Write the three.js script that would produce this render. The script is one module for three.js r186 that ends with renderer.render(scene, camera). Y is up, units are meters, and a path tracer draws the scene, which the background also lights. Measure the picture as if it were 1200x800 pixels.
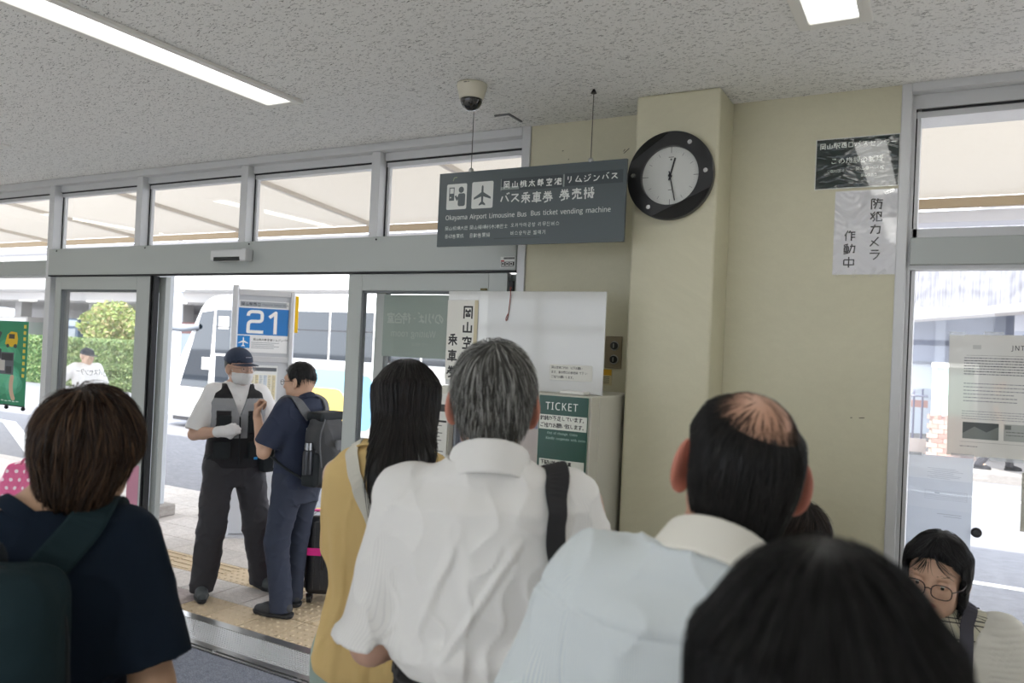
import * as THREE from 'three';
import { RoundedBoxGeometry } from 'three/addons/geometries/RoundedBoxGeometry.js';
import { mergeGeometries, mergeVertices } from 'three/addons/utils/BufferGeometryUtils.js';
import { ImprovedNoise } from 'three/addons/math/ImprovedNoise.js';
import { RectAreaLightUniformsLib } from 'three/addons/lights/RectAreaLightUniformsLib.js';

// ---------------------------------------------------------------- camera, sky, sun, exposure
RectAreaLightUniformsLib.init();
const scene = new THREE.Scene();
const renderer = new THREE.WebGLRenderer({ antialias: true });
renderer.toneMapping = THREE.LinearToneMapping;
renderer.toneMappingExposure = 1.17;
renderer.shadowMap.enabled = true;
const R = THREE.MathUtils.degToRad;
const camera = new THREE.PerspectiveCamera(2 * Math.atan(400 / 908) * 180 / Math.PI, 1.5, 0.05, 400);
camera.position.set(0, 1.8, 0);
camera.rotation.order = 'YXZ';
camera.rotation.set(R(0.57), R(28.8), R(2.58));
camera.focus = 3.6;
camera.userData.fStop = 3.6;
scene.add(camera);
scene.background = new THREE.Color().setRGB(0.90, 0.96, 1.06);   // bright hazy summer sky
scene.backgroundIntensity = 3.4;
const sun = new THREE.DirectionalLight(new THREE.Color().setRGB(1, 0.95, 0.86), 7);
sun.position.set(14, 44, 16); sun.target.position.set(-4, 0, -6);
sun.castShadow = true; sun.shadow.radius = 2; sun.shadow.mapSize.set(2048, 2048);
Object.assign(sun.shadow.camera, { left: -45, right: 45, top: 45, bottom: -45, near: 1, far: 140 });
sun.name = 'sun'; scene.add(sun, sun.target);
const LAMP = 4.2;                                                 // radiance of the ceiling panels
// ---------------------------------------------------------------- helpers
function rngOf(s) { return () => { s |= 0; s = s + 0x6D2B79F5 | 0; let t = Math.imul(s ^ s >>> 15, 1 | s); t = t + Math.imul(t ^ t >>> 7, 61 | t) ^ t; return ((t ^ t >>> 14) >>> 0) / 4294967296; }; }
const noise3 = new ImprovedNoise();
const N3 = (x, y, z) => noise3.noise(x, y, z);
const lerp = (a, b, t) => a + (b - a) * t, clamp = (x, a, b) => Math.max(a, Math.min(b, x));
const sstep = (a, b, x) => { const t = clamp((x - a) / (b - a), 0, 1); return t * t * (3 - 2 * t); };
const taken = {};
function numbered(n) { if (taken[n] === undefined) { taken[n] = 0; return n; } taken[n]++; return n + '_' + String(taken[n]).padStart(3, '0'); }
function lin(r, g, b) { return new THREE.Color().setRGB(r, g, b); }
function mat(color, rough = 0.6, o = {}) {
  const phys = ['clearcoat', 'transmission', 'sheen', 'anisotropy', 'thickness', 'specularIntensity'].some((k) => k in o);
  const c = color.isColor ? color : new THREE.Color(color);
  return new (phys ? THREE.MeshPhysicalMaterial : THREE.MeshStandardMaterial)({ color: c, roughness: rough, metalness: 0, ...o });
}
function mesh(name, geo, m, parent, pos, rot) {
  const o = new THREE.Mesh(geo, m); o.name = name;
  if (pos) o.position.set(...pos);
  if (rot) o.rotation.set(...rot);
  if (parent) parent.add(o);
  return o;
}
function thing(name, label, category, pos = [0, 0, 0], turn = 0, group) {
  const o = new THREE.Group(); o.name = numbered(name); scene.add(o);
  o.position.set(...pos); o.rotation.y = turn; o.userData = { label, category };
  if (group) o.userData.group = group;
  return o;
}
function single(name, label, category, geo, m, pos, rot, group) {
  const o = mesh(numbered(name), geo, m, scene, pos, rot); o.userData = { label, category };
  if (group) o.userData.group = group;
  return o;
}
function struct(name, geo, m, pos, rot, label) {
  const o = geo ? mesh(numbered(name), geo, m, scene, pos, rot) : new THREE.Group();
  if (!geo) { o.name = numbered(name); scene.add(o); }
  o.userData = { kind: 'structure' }; if (label) o.userData.label = label;
  return o;
}
// box from corner ranges, uv in metres by dominant axis
function boxUV(g, s = 1) {
  const p = g.attributes.position, n = g.attributes.normal, uv = new Float32Array(p.count * 2);
  for (let i = 0; i < p.count; i++) {
    const ax = Math.abs(n.getX(i)), ay = Math.abs(n.getY(i)), az = Math.abs(n.getZ(i)), x = p.getX(i), y = p.getY(i), z = p.getZ(i);
    const [u, v] = ay >= ax && ay >= az ? [x, -z] : ax > az ? [z, y] : [x, y];
    uv[2 * i] = u * s; uv[2 * i + 1] = v * s;
  }
  g.setAttribute('uv', new THREE.BufferAttribute(uv, 2)); return g;
}
function bx(x0, x1, y0, y1, z0, z1, r = 0) {
  const w = Math.abs(x1 - x0), h = Math.abs(y1 - y0), d = Math.abs(z1 - z0);
  const g = r ? new RoundedBoxGeometry(w, h, d, 2, Math.min(r, w / 2.01, h / 2.01, d / 2.01)) : new THREE.BoxGeometry(w, h, d);
  g.translate((x0 + x1) / 2, (y0 + y1) / 2, (z0 + z1) / 2);
  return boxUV(g);
}
function merge(list) {
  const gs = list.map((g) => { let q = g.index ? g.toNonIndexed() : g; for (const k of Object.keys(q.attributes)) if (!['position', 'normal', 'uv'].includes(k)) q.deleteAttribute(k); if (!q.attributes.uv) boxUV(q); return q; });
  return mergeGeometries(gs);
}
function cyl(r1, r2, h, n = 20, pos = [0, 0, 0], rot) { const g = new THREE.CylinderGeometry(r1, r2, h, n); if (rot) g.rotateX(rot[0]).rotateY(rot[1]).rotateZ(rot[2]); return g.translate(...pos); }
function bar(a, b, r, n = 10, r2 = r) {
  const A = new THREE.Vector3(...a), B = new THREE.Vector3(...b), d = B.clone().sub(A), L = d.length();
  const g = new THREE.CylinderGeometry(r2, r, L, n); g.translate(0, L / 2, 0);
  g.applyQuaternion(new THREE.Quaternion().setFromUnitVectors(new THREE.Vector3(0, 1, 0), d.normalize()));
  return g.translate(...a);
}
function tube(pts, r, seg = 40, n = 8, closed = false) { return new THREE.TubeGeometry(new THREE.CatmullRomCurve3(pts.map((p) => new THREE.Vector3(...p)), closed), seg, r, n, closed); }
// flat ribbon with thickness along a path (straps); w(t) across direction given by side vectors
function ribbon(pts, sides, w, th, seg = 48) {
  const c = new THREE.CatmullRomCurve3(pts.map((p) => new THREE.Vector3(...p))), sc = new THREE.CatmullRomCurve3(sides.map((p) => new THREE.Vector3(...p)));
  const pos = [], idx = [], uv = [], P = new THREE.Vector3(), S = new THREE.Vector3(), T = new THREE.Vector3(), U = new THREE.Vector3();
  const ring = [[-1, -0.6], [-0.85, 1], [0.85, 1], [1, -0.6], [0.85, -1], [-0.85, -1]];
  let len = 0; const last = new THREE.Vector3();
  for (let i = 0; i <= seg; i++) {
    const t = i / seg; c.getPoint(t, P); c.getTangent(t, T); sc.getPoint(t, S); if (i) len += P.distanceTo(last); last.copy(P);
    U.crossVectors(T, S).normalize(); S.crossVectors(U, T).normalize();
    const ww = typeof w === 'function' ? w(t) : w;
    ring.forEach(([a, b], k) => { pos.push(P.x + S.x * a * ww / 2 + U.x * b * th / 2, P.y + S.y * a * ww / 2 + U.y * b * th / 2, P.z + S.z * a * ww / 2 + U.z * b * th / 2); uv.push(a * ww / 2, len); });
    if (i) for (let k = 0; k < 6; k++) { const q = (i - 1) * 6 + k, q2 = (i - 1) * 6 + (k + 1) % 6; idx.push(q, q2, q + 6, q2, q2 + 6, q + 6); }
  }
  for (let k = 1; k < 5; k++) { idx.push(0, k + 1, k); const b = seg * 6; idx.push(b, b + k, b + k + 1); }
  let g = new THREE.BufferGeometry(); g.setAttribute('position', new THREE.Float32BufferAttribute(pos, 3)); g.setAttribute('uv', new THREE.Float32BufferAttribute(uv, 2)); g.setIndex(idx);
  g = g.toNonIndexed(); g.computeVertexNormals(); return g;
}
function canvasTex(w, h, draw, { repeat, srgb = true } = {}) {
  const c = document.createElement('canvas'); c.width = w; c.height = h; const x = c.getContext('2d'); draw(x, w, h);
  const t = new THREE.CanvasTexture(c); if (srgb) t.colorSpace = THREE.SRGBColorSpace; t.magFilter = THREE.LinearFilter; t.anisotropy = 8;
  if (repeat) { t.wrapS = t.wrapT = THREE.RepeatWrapping; t.repeat.set(...repeat); }
  return t;
}
function dataTex(n, f, { repeat, srgb = true } = {}) {
  const d = new Uint8Array(n * n * 4);
  for (let j = 0; j < n; j++) for (let i = 0; i < n; i++) { const v = f(i / n, j / n, i, j), k = 4 * (j * n + i); const a = Array.isArray(v) ? v : [v, v, v]; d[k] = clamp(a[0], 0, 255); d[k + 1] = clamp(a[1], 0, 255); d[k + 2] = clamp(a[2], 0, 255); d[k + 3] = 255; }
  const t = new THREE.DataTexture(d, n, n); if (srgb) t.colorSpace = THREE.SRGBColorSpace; t.magFilter = THREE.LinearFilter; t.minFilter = THREE.LinearMipmapLinearFilter; t.generateMipmaps = true;
  t.wrapS = t.wrapT = THREE.RepeatWrapping; if (repeat) t.repeat.set(...repeat); t.needsUpdate = true; return t;
}
// a periodic noise on the unit square
function pnoise(u, v, f, seed = 0) { const a = u * 2 * Math.PI, b = v * 2 * Math.PI, k = f / (2 * Math.PI); return N3(Math.cos(a) * k + seed, Math.sin(a) * k + Math.cos(b) * k * 1.7 + 9.1, Math.sin(b) * k * 1.7 - seed); }
// a printed sheet: plane of real thickness, picture on the +z face (local), plain edges
function sheet(name, w, h, tex, o = {}, parent, pos, rot) {
  const g = new THREE.PlaneGeometry(w, h);
  const m = mat(0xffffff, o.rough ?? 0.6, { map: tex, ...(o.mat || {}) });
  const back = new THREE.BoxGeometry(w, h, o.t ?? 0.0015); back.translate(0, 0, -(o.t ?? 0.0015) / 2 - 0.0003);
  const top = mesh(name, g, m, parent, pos, rot);
  if (!o.noBack) mesh(o.backName ?? 'backing', back, o.backMat ?? mat(o.back ?? 0xe8e8e4, 0.7), top);
  return top;
}

// ---------------------------------------------------------------- surface nets over a signed distance field
function nets(f, lo, hi, cell, o = {}) {
  const nx = Math.ceil((hi[0] - lo[0]) / cell) + 1, ny = Math.ceil((hi[1] - lo[1]) / cell) + 1, nz = Math.ceil((hi[2] - lo[2]) / cell) + 1;
  const S = 4, F = new Float32Array(nx * ny * nz), id = (i, j, k) => (k * ny + j) * nx + i;
  const reach = cell * S * 0.87 * (o.lip ?? 1.35) + (o.slack ?? 0.004);
  for (let k0 = 0; k0 < nz; k0 += S) for (let j0 = 0; j0 < ny; j0 += S) for (let i0 = 0; i0 < nx; i0 += S) {
    const c = f(lo[0] + (i0 + S / 2 - 0.5) * cell, lo[1] + (j0 + S / 2 - 0.5) * cell, lo[2] + (k0 + S / 2 - 0.5) * cell), far = Math.abs(c) > reach;
    for (let k = k0; k < Math.min(k0 + S, nz); k++) for (let j = j0; j < Math.min(j0 + S, ny); j++) for (let i = i0; i < Math.min(i0 + S, nx); i++)
      F[id(i, j, k)] = far ? c : f(lo[0] + i * cell, lo[1] + j * cell, lo[2] + k * cell);
  }
  const vid = new Int32Array(nx * ny * nz).fill(-1), pos = [], idx = [];
  const E = [[0, 1], [0, 2], [0, 4], [1, 3], [1, 5], [2, 3], [2, 6], [3, 7], [4, 5], [4, 6], [5, 7], [6, 7]], v8 = new Float32Array(8);
  for (let k = 0; k < nz - 1; k++) for (let j = 0; j < ny - 1; j++) for (let i = 0; i < nx - 1; i++) {
    let mask = 0;
    for (let q = 0; q < 8; q++) { const v = F[id(i + (q & 1), j + (q >> 1 & 1), k + (q >> 2))]; v8[q] = v; if (v < 0) mask |= 1 << q; }
    if (mask === 0 || mask === 255) continue;
    let sx = 0, sy = 0, sz = 0, n = 0;
    for (const [a, b] of E) if ((v8[a] < 0) !== (v8[b] < 0)) { const t = v8[a] / (v8[a] - v8[b]); sx += lerp(a & 1, b & 1, t); sy += lerp(a >> 1 & 1, b >> 1 & 1, t); sz += lerp(a >> 2, b >> 2, t); n++; }
    vid[id(i, j, k)] = pos.length / 3; pos.push(lo[0] + (i + sx / n) * cell, lo[1] + (j + sy / n) * cell, lo[2] + (k + sz / n) * cell);
  }
  const quad = (a, b, c, d, flip) => { if (a < 0 || b < 0 || c < 0 || d < 0) return; if (flip) idx.push(a, c, b, a, d, c); else idx.push(a, b, c, a, c, d); };
  for (let k = 1; k < nz - 1; k++) for (let j = 1; j < ny - 1; j++) for (let i = 1; i < nx - 1; i++) {
    const s = F[id(i, j, k)] < 0;
    if (s !== F[id(i + 1, j, k)] < 0) quad(vid[id(i, j - 1, k - 1)], vid[id(i, j, k - 1)], vid[id(i, j, k)], vid[id(i, j - 1, k)], !s);
    if (s !== F[id(i, j + 1, k)] < 0) quad(vid[id(i - 1, j, k - 1)], vid[id(i - 1, j, k)], vid[id(i, j, k)], vid[id(i, j, k - 1)], !s);
    if (s !== F[id(i, j, k + 1)] < 0) quad(vid[id(i - 1, j - 1, k)], vid[id(i, j - 1, k)], vid[id(i, j, k)], vid[id(i - 1, j, k)], !s);
  }
  const n = pos.length / 3, nor = new Float32Array(n * 3), uv = new Float32Array(n * 2), col = o.color ? new Float32Array(n * 3) : null, e = o.eps ?? cell * 0.6;
  for (let q = 0; q < n; q++) {
    let x = pos[3 * q], y = pos[3 * q + 1], z = pos[3 * q + 2];
    const gx = f(x + e, y, z) - f(x - e, y, z), gy = f(x, y + e, z) - f(x, y - e, z), gz = f(x, y, z + e) - f(x, y, z - e), L = Math.hypot(gx, gy, gz) || 1;
    if (o.snap !== false) { const d = clamp(f(x, y, z), -cell * 0.6, cell * 0.6) * 0.8; x = pos[3 * q] -= d * gx / L; y = pos[3 * q + 1] -= d * gy / L; z = pos[3 * q + 2] -= d * gz / L; }
    nor[3 * q] = gx / L; nor[3 * q + 1] = gy / L; nor[3 * q + 2] = gz / L;
    const w = o.uv ? o.uv(x, y, z) : [x, y]; uv[2 * q] = w[0]; uv[2 * q + 1] = w[1];
    if (col) { const c = o.color(x, y, z); col[3 * q] = c[0]; col[3 * q + 1] = c[1]; col[3 * q + 2] = c[2]; }
  }
  const g = new THREE.BufferGeometry();
  g.setAttribute('position', new THREE.Float32BufferAttribute(pos, 3)); g.setAttribute('normal', new THREE.BufferAttribute(nor, 3)); g.setAttribute('uv', new THREE.BufferAttribute(uv, 2));
  if (col) g.setAttribute('color', new THREE.BufferAttribute(col, 3));
  g.setIndex(idx); return g;
}
// distance primitives: functions of (x, y, z)
function cone(a, b, ra, rb = ra) {
  const bx_ = b[0] - a[0], by = b[1] - a[1], bz = b[2] - a[2], L = bx_ * bx_ + by * by + bz * bz || 1e-9;
  return (x, y, z) => { const px = x - a[0], py = y - a[1], pz = z - a[2]; let t = (px * bx_ + py * by + pz * bz) / L; t = t < 0 ? 0 : t > 1 ? 1 : t; return Math.hypot(px - t * bx_, py - t * by, pz - t * bz) - (ra + (rb - ra) * t); };
}
function ell(c, r, rot) {
  let m = null; if (rot) m = new THREE.Matrix4().makeRotationFromEuler(new THREE.Euler(...rot)).invert().elements;
  return (x, y, z) => {
    x -= c[0]; y -= c[1]; z -= c[2];
    if (m) { const X = m[0] * x + m[4] * y + m[8] * z, Y = m[1] * x + m[5] * y + m[9] * z, Z = m[2] * x + m[6] * y + m[10] * z; x = X; y = Y; z = Z; }
    const a = x / r[0], b = y / r[1], d = z / r[2], k0 = Math.hypot(a, b, d), k1 = Math.hypot(a / r[0], b / r[1], d / r[2]);
    return k1 < 1e-9 ? -Math.min(...r) : k0 * (k0 - 1) / k1;
  };
}
function rbox(c, h, r = 0.02, rot) {
  let m = null; if (rot) m = new THREE.Matrix4().makeRotationFromEuler(new THREE.Euler(...rot)).invert().elements;
  return (x, y, z) => {
    x -= c[0]; y -= c[1]; z -= c[2];
    if (m) { const X = m[0] * x + m[4] * y + m[8] * z, Y = m[1] * x + m[5] * y + m[9] * z, Z = m[2] * x + m[6] * y + m[10] * z; x = X; y = Y; z = Z; }
    const a = Math.abs(x) - h[0] + r, b = Math.abs(y) - h[1] + r, d = Math.abs(z) - h[2] + r;
    return Math.hypot(Math.max(a, 0), Math.max(b, 0), Math.max(d, 0)) + Math.min(Math.max(a, b, d), 0) - r;
  };
}
const smin = (a, b, k) => { const h = Math.max(k - Math.abs(a - b), 0) / k; return Math.min(a, b) - h * h * k * 0.25; };
const smax = (a, b, k) => -smin(-a, -b, k);
function blend(k, ...fs) { return (x, y, z) => { let d = fs[0](x, y, z); for (let i = 1; i < fs.length; i++) d = smin(d, fs[i](x, y, z), k); return d; }; }
// ---------------------------------------------------------------- stroke lettering: each glyph is a list of polylines on a 20 x 20 grid, a point being two characters 0-9 a-k
const GLYPHS = `
岡 3k32h2hk 6678 e6c8 59f9 a9ag 7c7gdgdc
山 a2ah 373hhhh7
桃 1676 424k 461d 487b b2bb8j f2fhghjhjf 8588 8cb9 j5g8 gajd
太 27i7 a2a8 a81j a8jj 9ebi
郎 6163 34949939 3696 343h 3h8e 579h c3ck c3h3e8hbhecd
空 a1a3 3734h4h7 8469 c4c9i9 4cgc acaj 2jij
港 2345 1835 1i5b 75k5 b2b9 f2f9 69k9 a96d e9jd accccg9g 9c9ijijg
リ 535b d3dc8j
ム 932g 2gih cajj
ジ 3467 1a4c 2ibgi7 d2e5 h1i4
ン 3687 3ibgi7
バ 663f c5if e1g3 h0j2
ス 34g43g aaig
乗 e253 27i7 2bib 575b f7fb a3ak 9b2i bbii
車 24i4 57f7fe5e57 5afa 1hjh a1ak
券 5275 f2d5 36h6 2aia a2a6 a61f a6jf 6dfdfieh adai4k
売 a1a7 24i4 57f7 3c39h9hc 8b8f3j cbcijijg
機 1676 414k 472d 477c 92b4 96c6 e1fahj h1f4 h6j6 8aja aa9i bcdh jaej
駅 22a2 222b 5696 2aabaj8j 525a 1d1h 4d4f 7d7f b3j3jaba b3bb9j dakj
西 22i2 4h46h6hi 4hhh 826b c2cbgb
口 4i43g3gi 4hgh
セ 28i6hbf9 737hij
タ 722a 75h5fc8j 8afd
ー 2aia
こ 44f4c6 3c4h8hgg
の a48d4h2c58a4f5ibhg9j
施 5254 1595 542j 5999 9j7i c1a6 b4j4 a9j8je cbd6 ccchjhjf g5gf
設 2282 1595 2888 2b8b 2e8e8i2i2e b2b8 b2h2h8j8 9bibgg8k bbjk
管 4224 3494 d2b4 c4j4 3937h7h9 5k59e9ed5d 5fgfgk5k
理 1383 1989 2h9e 535g b2j2j9b9b2 b5j5 f2fi adjd 8iki
公 822a c2ja 9b4i gh4i ceij
益 5275 f2d5 26i6 862a c6ia 4i4dgdgi 8d8i cdci 1ijiji
社 5254 1696 961e 5b5k 6b9d a8k8 f2fi 9iki
団 2k22i2ik 2jij 57g7 c4cg9g 799c
法 2345 1835 1i5b d1d9 85j5 79k9 c99i 9iji gdjj
人 a2992i a8ij
県 73g3gc7c73 76g6 79g9 343fhf afak 6h3j dhhj
防 2k22 228256995d c1c4 84k4 b4b77j b8i8hjei
犯 8238 14498f5j 951f b3i3ibc3 b3bijijf
カ 26h6ghci 924e2i
メ f22i 48gh
ラ 43g3 28h8ee8j
作 722b 484k b286 95j5 d5dk d9j9 deje
動 1482 1696 28989e2e28 2b9b 636i 1g9g 1j9i b6j6ihgh e2e6ai
中 26i6if2f26 a1ak
待 7226 851c 4a4k a4i4 e1e8 98k8 8cjc g8gkej acbf
合 a21a a2ja 79d9 4k4dhdhj 4jhj
室 a1a3 3734h4h7 58g8 a85d 5dgd dagd acaj 4ggg 1jij
り 535b5987 d2ed9j
ば 333j 88h8 d4df9i7gbeih h1i3 j0k2
・ 9a9c aaac babc
釣 6219 629a 4888 2c9c 686j 3e4h 9e8h 1j9i d2a9 c5j5ihfh c9eb
銭 6219 629a 4888 2c9c 686j 3e4h 9e8h 1j9i b5j4 b8j7 acjb d1eehkjg jadi
が 26d6de9i 722i e7hc h1i3 j0k2
不 22i2 a21c a6ak b8ic
足 52f2f75752 a7ai achc 5b1k 3fajjj
し 626eahgf
て 25i4d6bcfi
い 343c6g8d f5hc
ま 25h5 39g9 a1ag5i4faehi
す 25i5 b2bc7e7bbabg5k
。 2g4g4i2i2g
ご 44e4c6 3d5hfh g1h3 i0j2
協 1888 424k 95i5gacb d1b97c edafeffj8k feheefjkgj fdfk
力 26h6ghci 924e2i
お 26d6 727i3g7ccagbifci h3k6
願 22922 222g1k 44848a4a44 4787 6a6j4i 4d2h 8d9h a2k2 f2d5 b5j5jfbfb5 b8j8 bbjb dfak hfkk
致 1292 521888 6698 1c9c 595h 1i9g c2a9 b5k5 f8hd9k c9kk
下 12j2 a2ak b8id
記 2282 1595 2888 2b8b 2e8e8i2i2e b3i3ibbb bbbijijf
以 323f 3f9c 858a h2gcak gdji
外 521a 56b69b2k 698c e1ek e9jc
自 a183 53f3fj5j53 58f8 5dfd
大 27i7 a2a8 a81j a8jj
巴 33h3ha3a 333iii if aa a3aa
士 27i7 a1ah 3hhh
利 8344 1899 525k 581e 589c d3dd i1ijgi
木 26i6 a1ak a61f a6jf
津 2345 1835 1i5b e1ek 94i4i9 69k9 97i7 9bib 8fjf
場 1787 424e 1f8d b2i2i8b8b2 b5i5 9aka ca9g bcjciihj fcbi
机 1676 414k 472d 477c b2bc8k b2g2ghjhjf
票 12j2 34h4h93934 8289 c2c9 5bgb 2eie aeak 5g3j fgij
售 5239 454c 45g5 48g8 4bhb a1ab 5k5dfdfk5k
动 3373 1888 471f8e 7c9g a5j5jhgi e1dc9k
오 a26568abe8e5a2 abag 2gig
카 34949a2h 3999 e1ek eaia
야 6345496b898563 e1ek e7i7 ebib
마 34949e3e34 e1ek eaia
공 43f3f8 a8ab 2bib ae6f6iakeieg ae
항 5254 2595 47878b4b47 e1ed e7i7 ae6g6iakeiegae
리 349499393f9f e1ek
무 42g2g94942 2did adak
진 33a3 632b 67ab f1fe 4e4jgj
버 333gaga3 39a9 f1fk aafa
스 a32b a3ib 2gig
승 a228 a2i8 2aia ae6f6iakeiegae
차 6164 2494 643d 67ad e1ek e9i9
권 33a399 2bbb 6b6f f1fe bafa 4e4jgj
발 3238a8a2 35a5 e1ea e5i5 4cgcgg4g4jhj
매 343eaea434 d2dj g1gk daga
기 34a4a98c2h g1gk`;
const G = {};
for (const row of GLYPHS.trim().split('\n')) {
  const [k, ...strokes] = row.split(' ');
  G[k] = strokes.map((s) => { const p = []; for (let i = 0; i + 1 < s.length; i += 2) p.push([parseInt(s[i], 21), parseInt(s[i + 1], 21)]); return p; }).filter((p) => p.length > 1);
}
function text(ctx, s, x, y, size, o = {}) {           // x, y: top left; size: em in pixels
  const lw = o.lw ?? size * 0.1, adv = o.adv ?? size * 1.02, font = o.font ?? 'sans-serif';
  ctx.save(); ctx.strokeStyle = ctx.fillStyle = o.color ?? '#000'; ctx.lineWidth = lw; ctx.lineCap = o.cap ?? 'butt'; ctx.lineJoin = 'miter'; ctx.miterLimit = 2; ctx.textBaseline = 'alphabetic';
  for (const ch of s) {
    if (ch === ' ') { o.vertical ? y += size * 0.5 : x += size * 0.4; continue; }
    const g = G[ch], k = size / 21;
    if (g) {
      ctx.beginPath();
      for (const p of g) p.forEach(([a, b], i) => { let px = x + (a + 0.5) * k, py = y + (b + 0.5) * k; if (ch === 'ー' && o.vertical) [px, py] = [x + (b + 0.5) * k, y + (a + 0.5) * k]; i ? ctx.lineTo(px, py) : ctx.moveTo(px, py); });
      ctx.stroke(); o.vertical ? y += adv : x += adv;
    } else { ctx.font = `${o.bold ? 'bold ' : ''}${Math.round(size)}px ${font}`; ctx.fillText(ch, x, y + size * 0.86); o.vertical ? y += adv : x += ctx.measureText(ch).width + (o.track ?? 0); }
  }
  ctx.restore(); return x;
}
// ---------------------------------------------------------------- materials of the building
const T = {};
T.fissure = canvasTex(1024, 1024, (c, w, h) => {          // rock-wool ceiling board: short dark fissures along x, 0.9 m a side
  const r = rngOf(7); c.fillStyle = '#f2f2f0'; c.fillRect(0, 0, w, h);
  for (let i = 0; i < 14000; i++) { const g = 190 + r() * 40; c.fillStyle = `rgba(${g},${g},${g},0.5)`; c.fillRect(r() * w, r() * h, 2 + r() * 3, 1 + r() * 2); }
  const put = (x, y, f) => { for (const dx of [-w, 0, w]) for (const dy of [-h, 0, h]) f(x + dx, y + dy); };
  for (let i = 0; i < 3600; i++) {
    const x = r() * w, y = r() * h, L = 3 + r() * r() * 22, a = (r() - 0.5) * 0.9, k = 40 + r() * 70, t = 0.8 + r() * 1.8;
    const m = (r() - 0.5) * 5;
    put(x, y, (X, Y) => { if (X < -40 || Y < -40 || X > w + 40 || Y > h + 40) return; c.strokeStyle = `rgba(${k},${k},${k},${0.55 + 0.4 * t / 2.6})`; c.lineWidth = t; c.beginPath(); c.moveTo(X, Y); c.quadraticCurveTo(X + L / 2, Y + a * L / 2 + m, X + L, Y + a * L); c.stroke(); });
  }
  for (let i = 0; i < 2500; i++) { const k = 60 + r() * 80; c.fillStyle = `rgba(${k},${k},${k},0.7)`; c.fillRect(r() * w, r() * h, 1 + r() * 1.6, 1 + r() * 1.6); }
}, { repeat: [1 / 0.9, 1 / 0.9] });
T.wall = dataTex(512, (u, v) => { const n = pnoise(u, v, 40) * 2 + pnoise(u, v, 8, 3) * 2 + pnoise(u, v, 160, 5) * 2; return [214 + n, 210 + n, 184 + n]; }, { repeat: [0.6, 0.6] });
T.carpet = (() => { const r = rngOf(3); return dataTex(512, (u, v) => { const n = r() * 70 + pnoise(u, v, 60) * 25 + pnoise(u, v, 12, 2) * 12; return [86 + n, 91 + n, 104 + n]; }, { repeat: [2.2, 2.2] }); })();
const MT = {
  ceiling: mat(0xffffff, 0.95, { map: T.fissure }),
  wall: mat(0xffffff, 0.55, { map: T.wall }),
  wallSide: mat(lin(0.74, 0.72, 0.66), 0.8),
  alu: mat(lin(0.66, 0.67, 0.68), 0.42, { metalness: 0.15 }),
  aluDark: mat(lin(0.45, 0.48, 0.465), 0.45, { metalness: 0.15 }),
  gasket: mat(0x1d1f23, 0.6), bead: mat(0x6a6f72, 0.6),
  glass: mat(0xffffff, 0.02, { transmission: 1, thickness: 0, ior: 1.5 }),
  steel: mat(lin(0.55, 0.55, 0.54), 0.3, { metalness: 0.9 }),
  white: mat(0xecebe6, 0.45),
  black: mat(0x15161a, 0.5),
};
const CE = 2.815, WZ = -3.1;
// ---------------------------------------------------------------- room shell
{ const f = struct('floor', bx(-7.6, 2.7, -0.12, -0.004, 3.7, -3.08), mat(lin(0.66, 0.64, 0.6), 0.45)); f.userData.label = 'pale vinyl waiting room floor';
  mesh('door_mat', bx(-5.6, -1.85, -0.004, 0.0, -3.08, -1.5), mat(0xffffff, 0.95, { map: T.carpet }), f); }
struct('ceiling', bx(-7.7, 2.8, CE, CE + 0.35, 3.8, -3.34), MT.ceiling);
struct('wall_upper', bx(-7.7, 2.8, CE + 0.35, 5.2, 3.8, -3.34), mat(lin(0.62, 0.6, 0.56), 0.9), null, null, 'upper storey over the waiting room');
struct('wall_left', bx(-7.7, -7.6, -0.12, CE, 3.7, -3.3), MT.wallSide);
struct('wall_right', bx(2.7, 2.8, -0.12, CE, 3.7, -3.3), MT.wallSide);
{ // back wall with the glazed opening that the acrylic board mirrors
  const w = struct('wall_back'); const put = (...a) => mesh('wall_panel', bx(...a), MT.wallSide, w);
  put(-7.7, -6.4, -0.12, CE, 3.7, 3.8); put(0.6, 2.8, -0.12, CE, 3.7, 3.8); put(-6.4, 0.6, 2.5, CE, 3.7, 3.8); put(-6.4, 0.6, -0.12, 0.6, 3.7, 3.8);
  const win = struct('window_back'); mesh('pane', bx(-6.4, 0.6, 0.6, 2.5, 3.745, 3.755), MT.glass, win);
  for (const x of [-6.4, -4.65, -2.9, -1.15, 0.54]) mesh('mullion', bx(x, x + 0.06, 0.6, 2.5, 3.7, 3.8), MT.alu, win);
  mesh('rail', bx(-6.4, 0.6, 2.06, 2.12, 3.7, 3.8), MT.alu, win);
}
{ const w = struct('wall_front', bx(-1.65, -0.145, -0.12, CE, -3.3, WZ), MT.wall); w.userData.label = 'cream painted wall between the doors and the window'; }
{ const w = struct('wall_pillar', bx(-1.072, -0.742, 0, CE, -3.1, -2.88, 0.012), MT.wall); w.userData.label = 'square cream painted pillar standing out of the wall'; }
{ // scuffs in the paint, seen on the wall by the window and above the sign
  const m = mat(0x6a6656, 0.8), put = (x, y, w, a) => { const s = mesh('paint_chip', bx(-w / 2, w / 2, -0.0015, 0.0015, 0, 0.001), m, scene.getObjectByName('wall_front'), [x, y, WZ], [0, 0, a]); };
  put(-1.19, 2.665, 0.03, 0.7); put(-1.2, 2.668, 0.012, 0.9); put(-1.49, 2.69, 0.008, 0.2); put(-1.46, 2.65, 0.006, 1); put(-0.235, 1.607, 0.018, 0.1); put(-0.27, 1.605, 0.006, 0);
}
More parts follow.
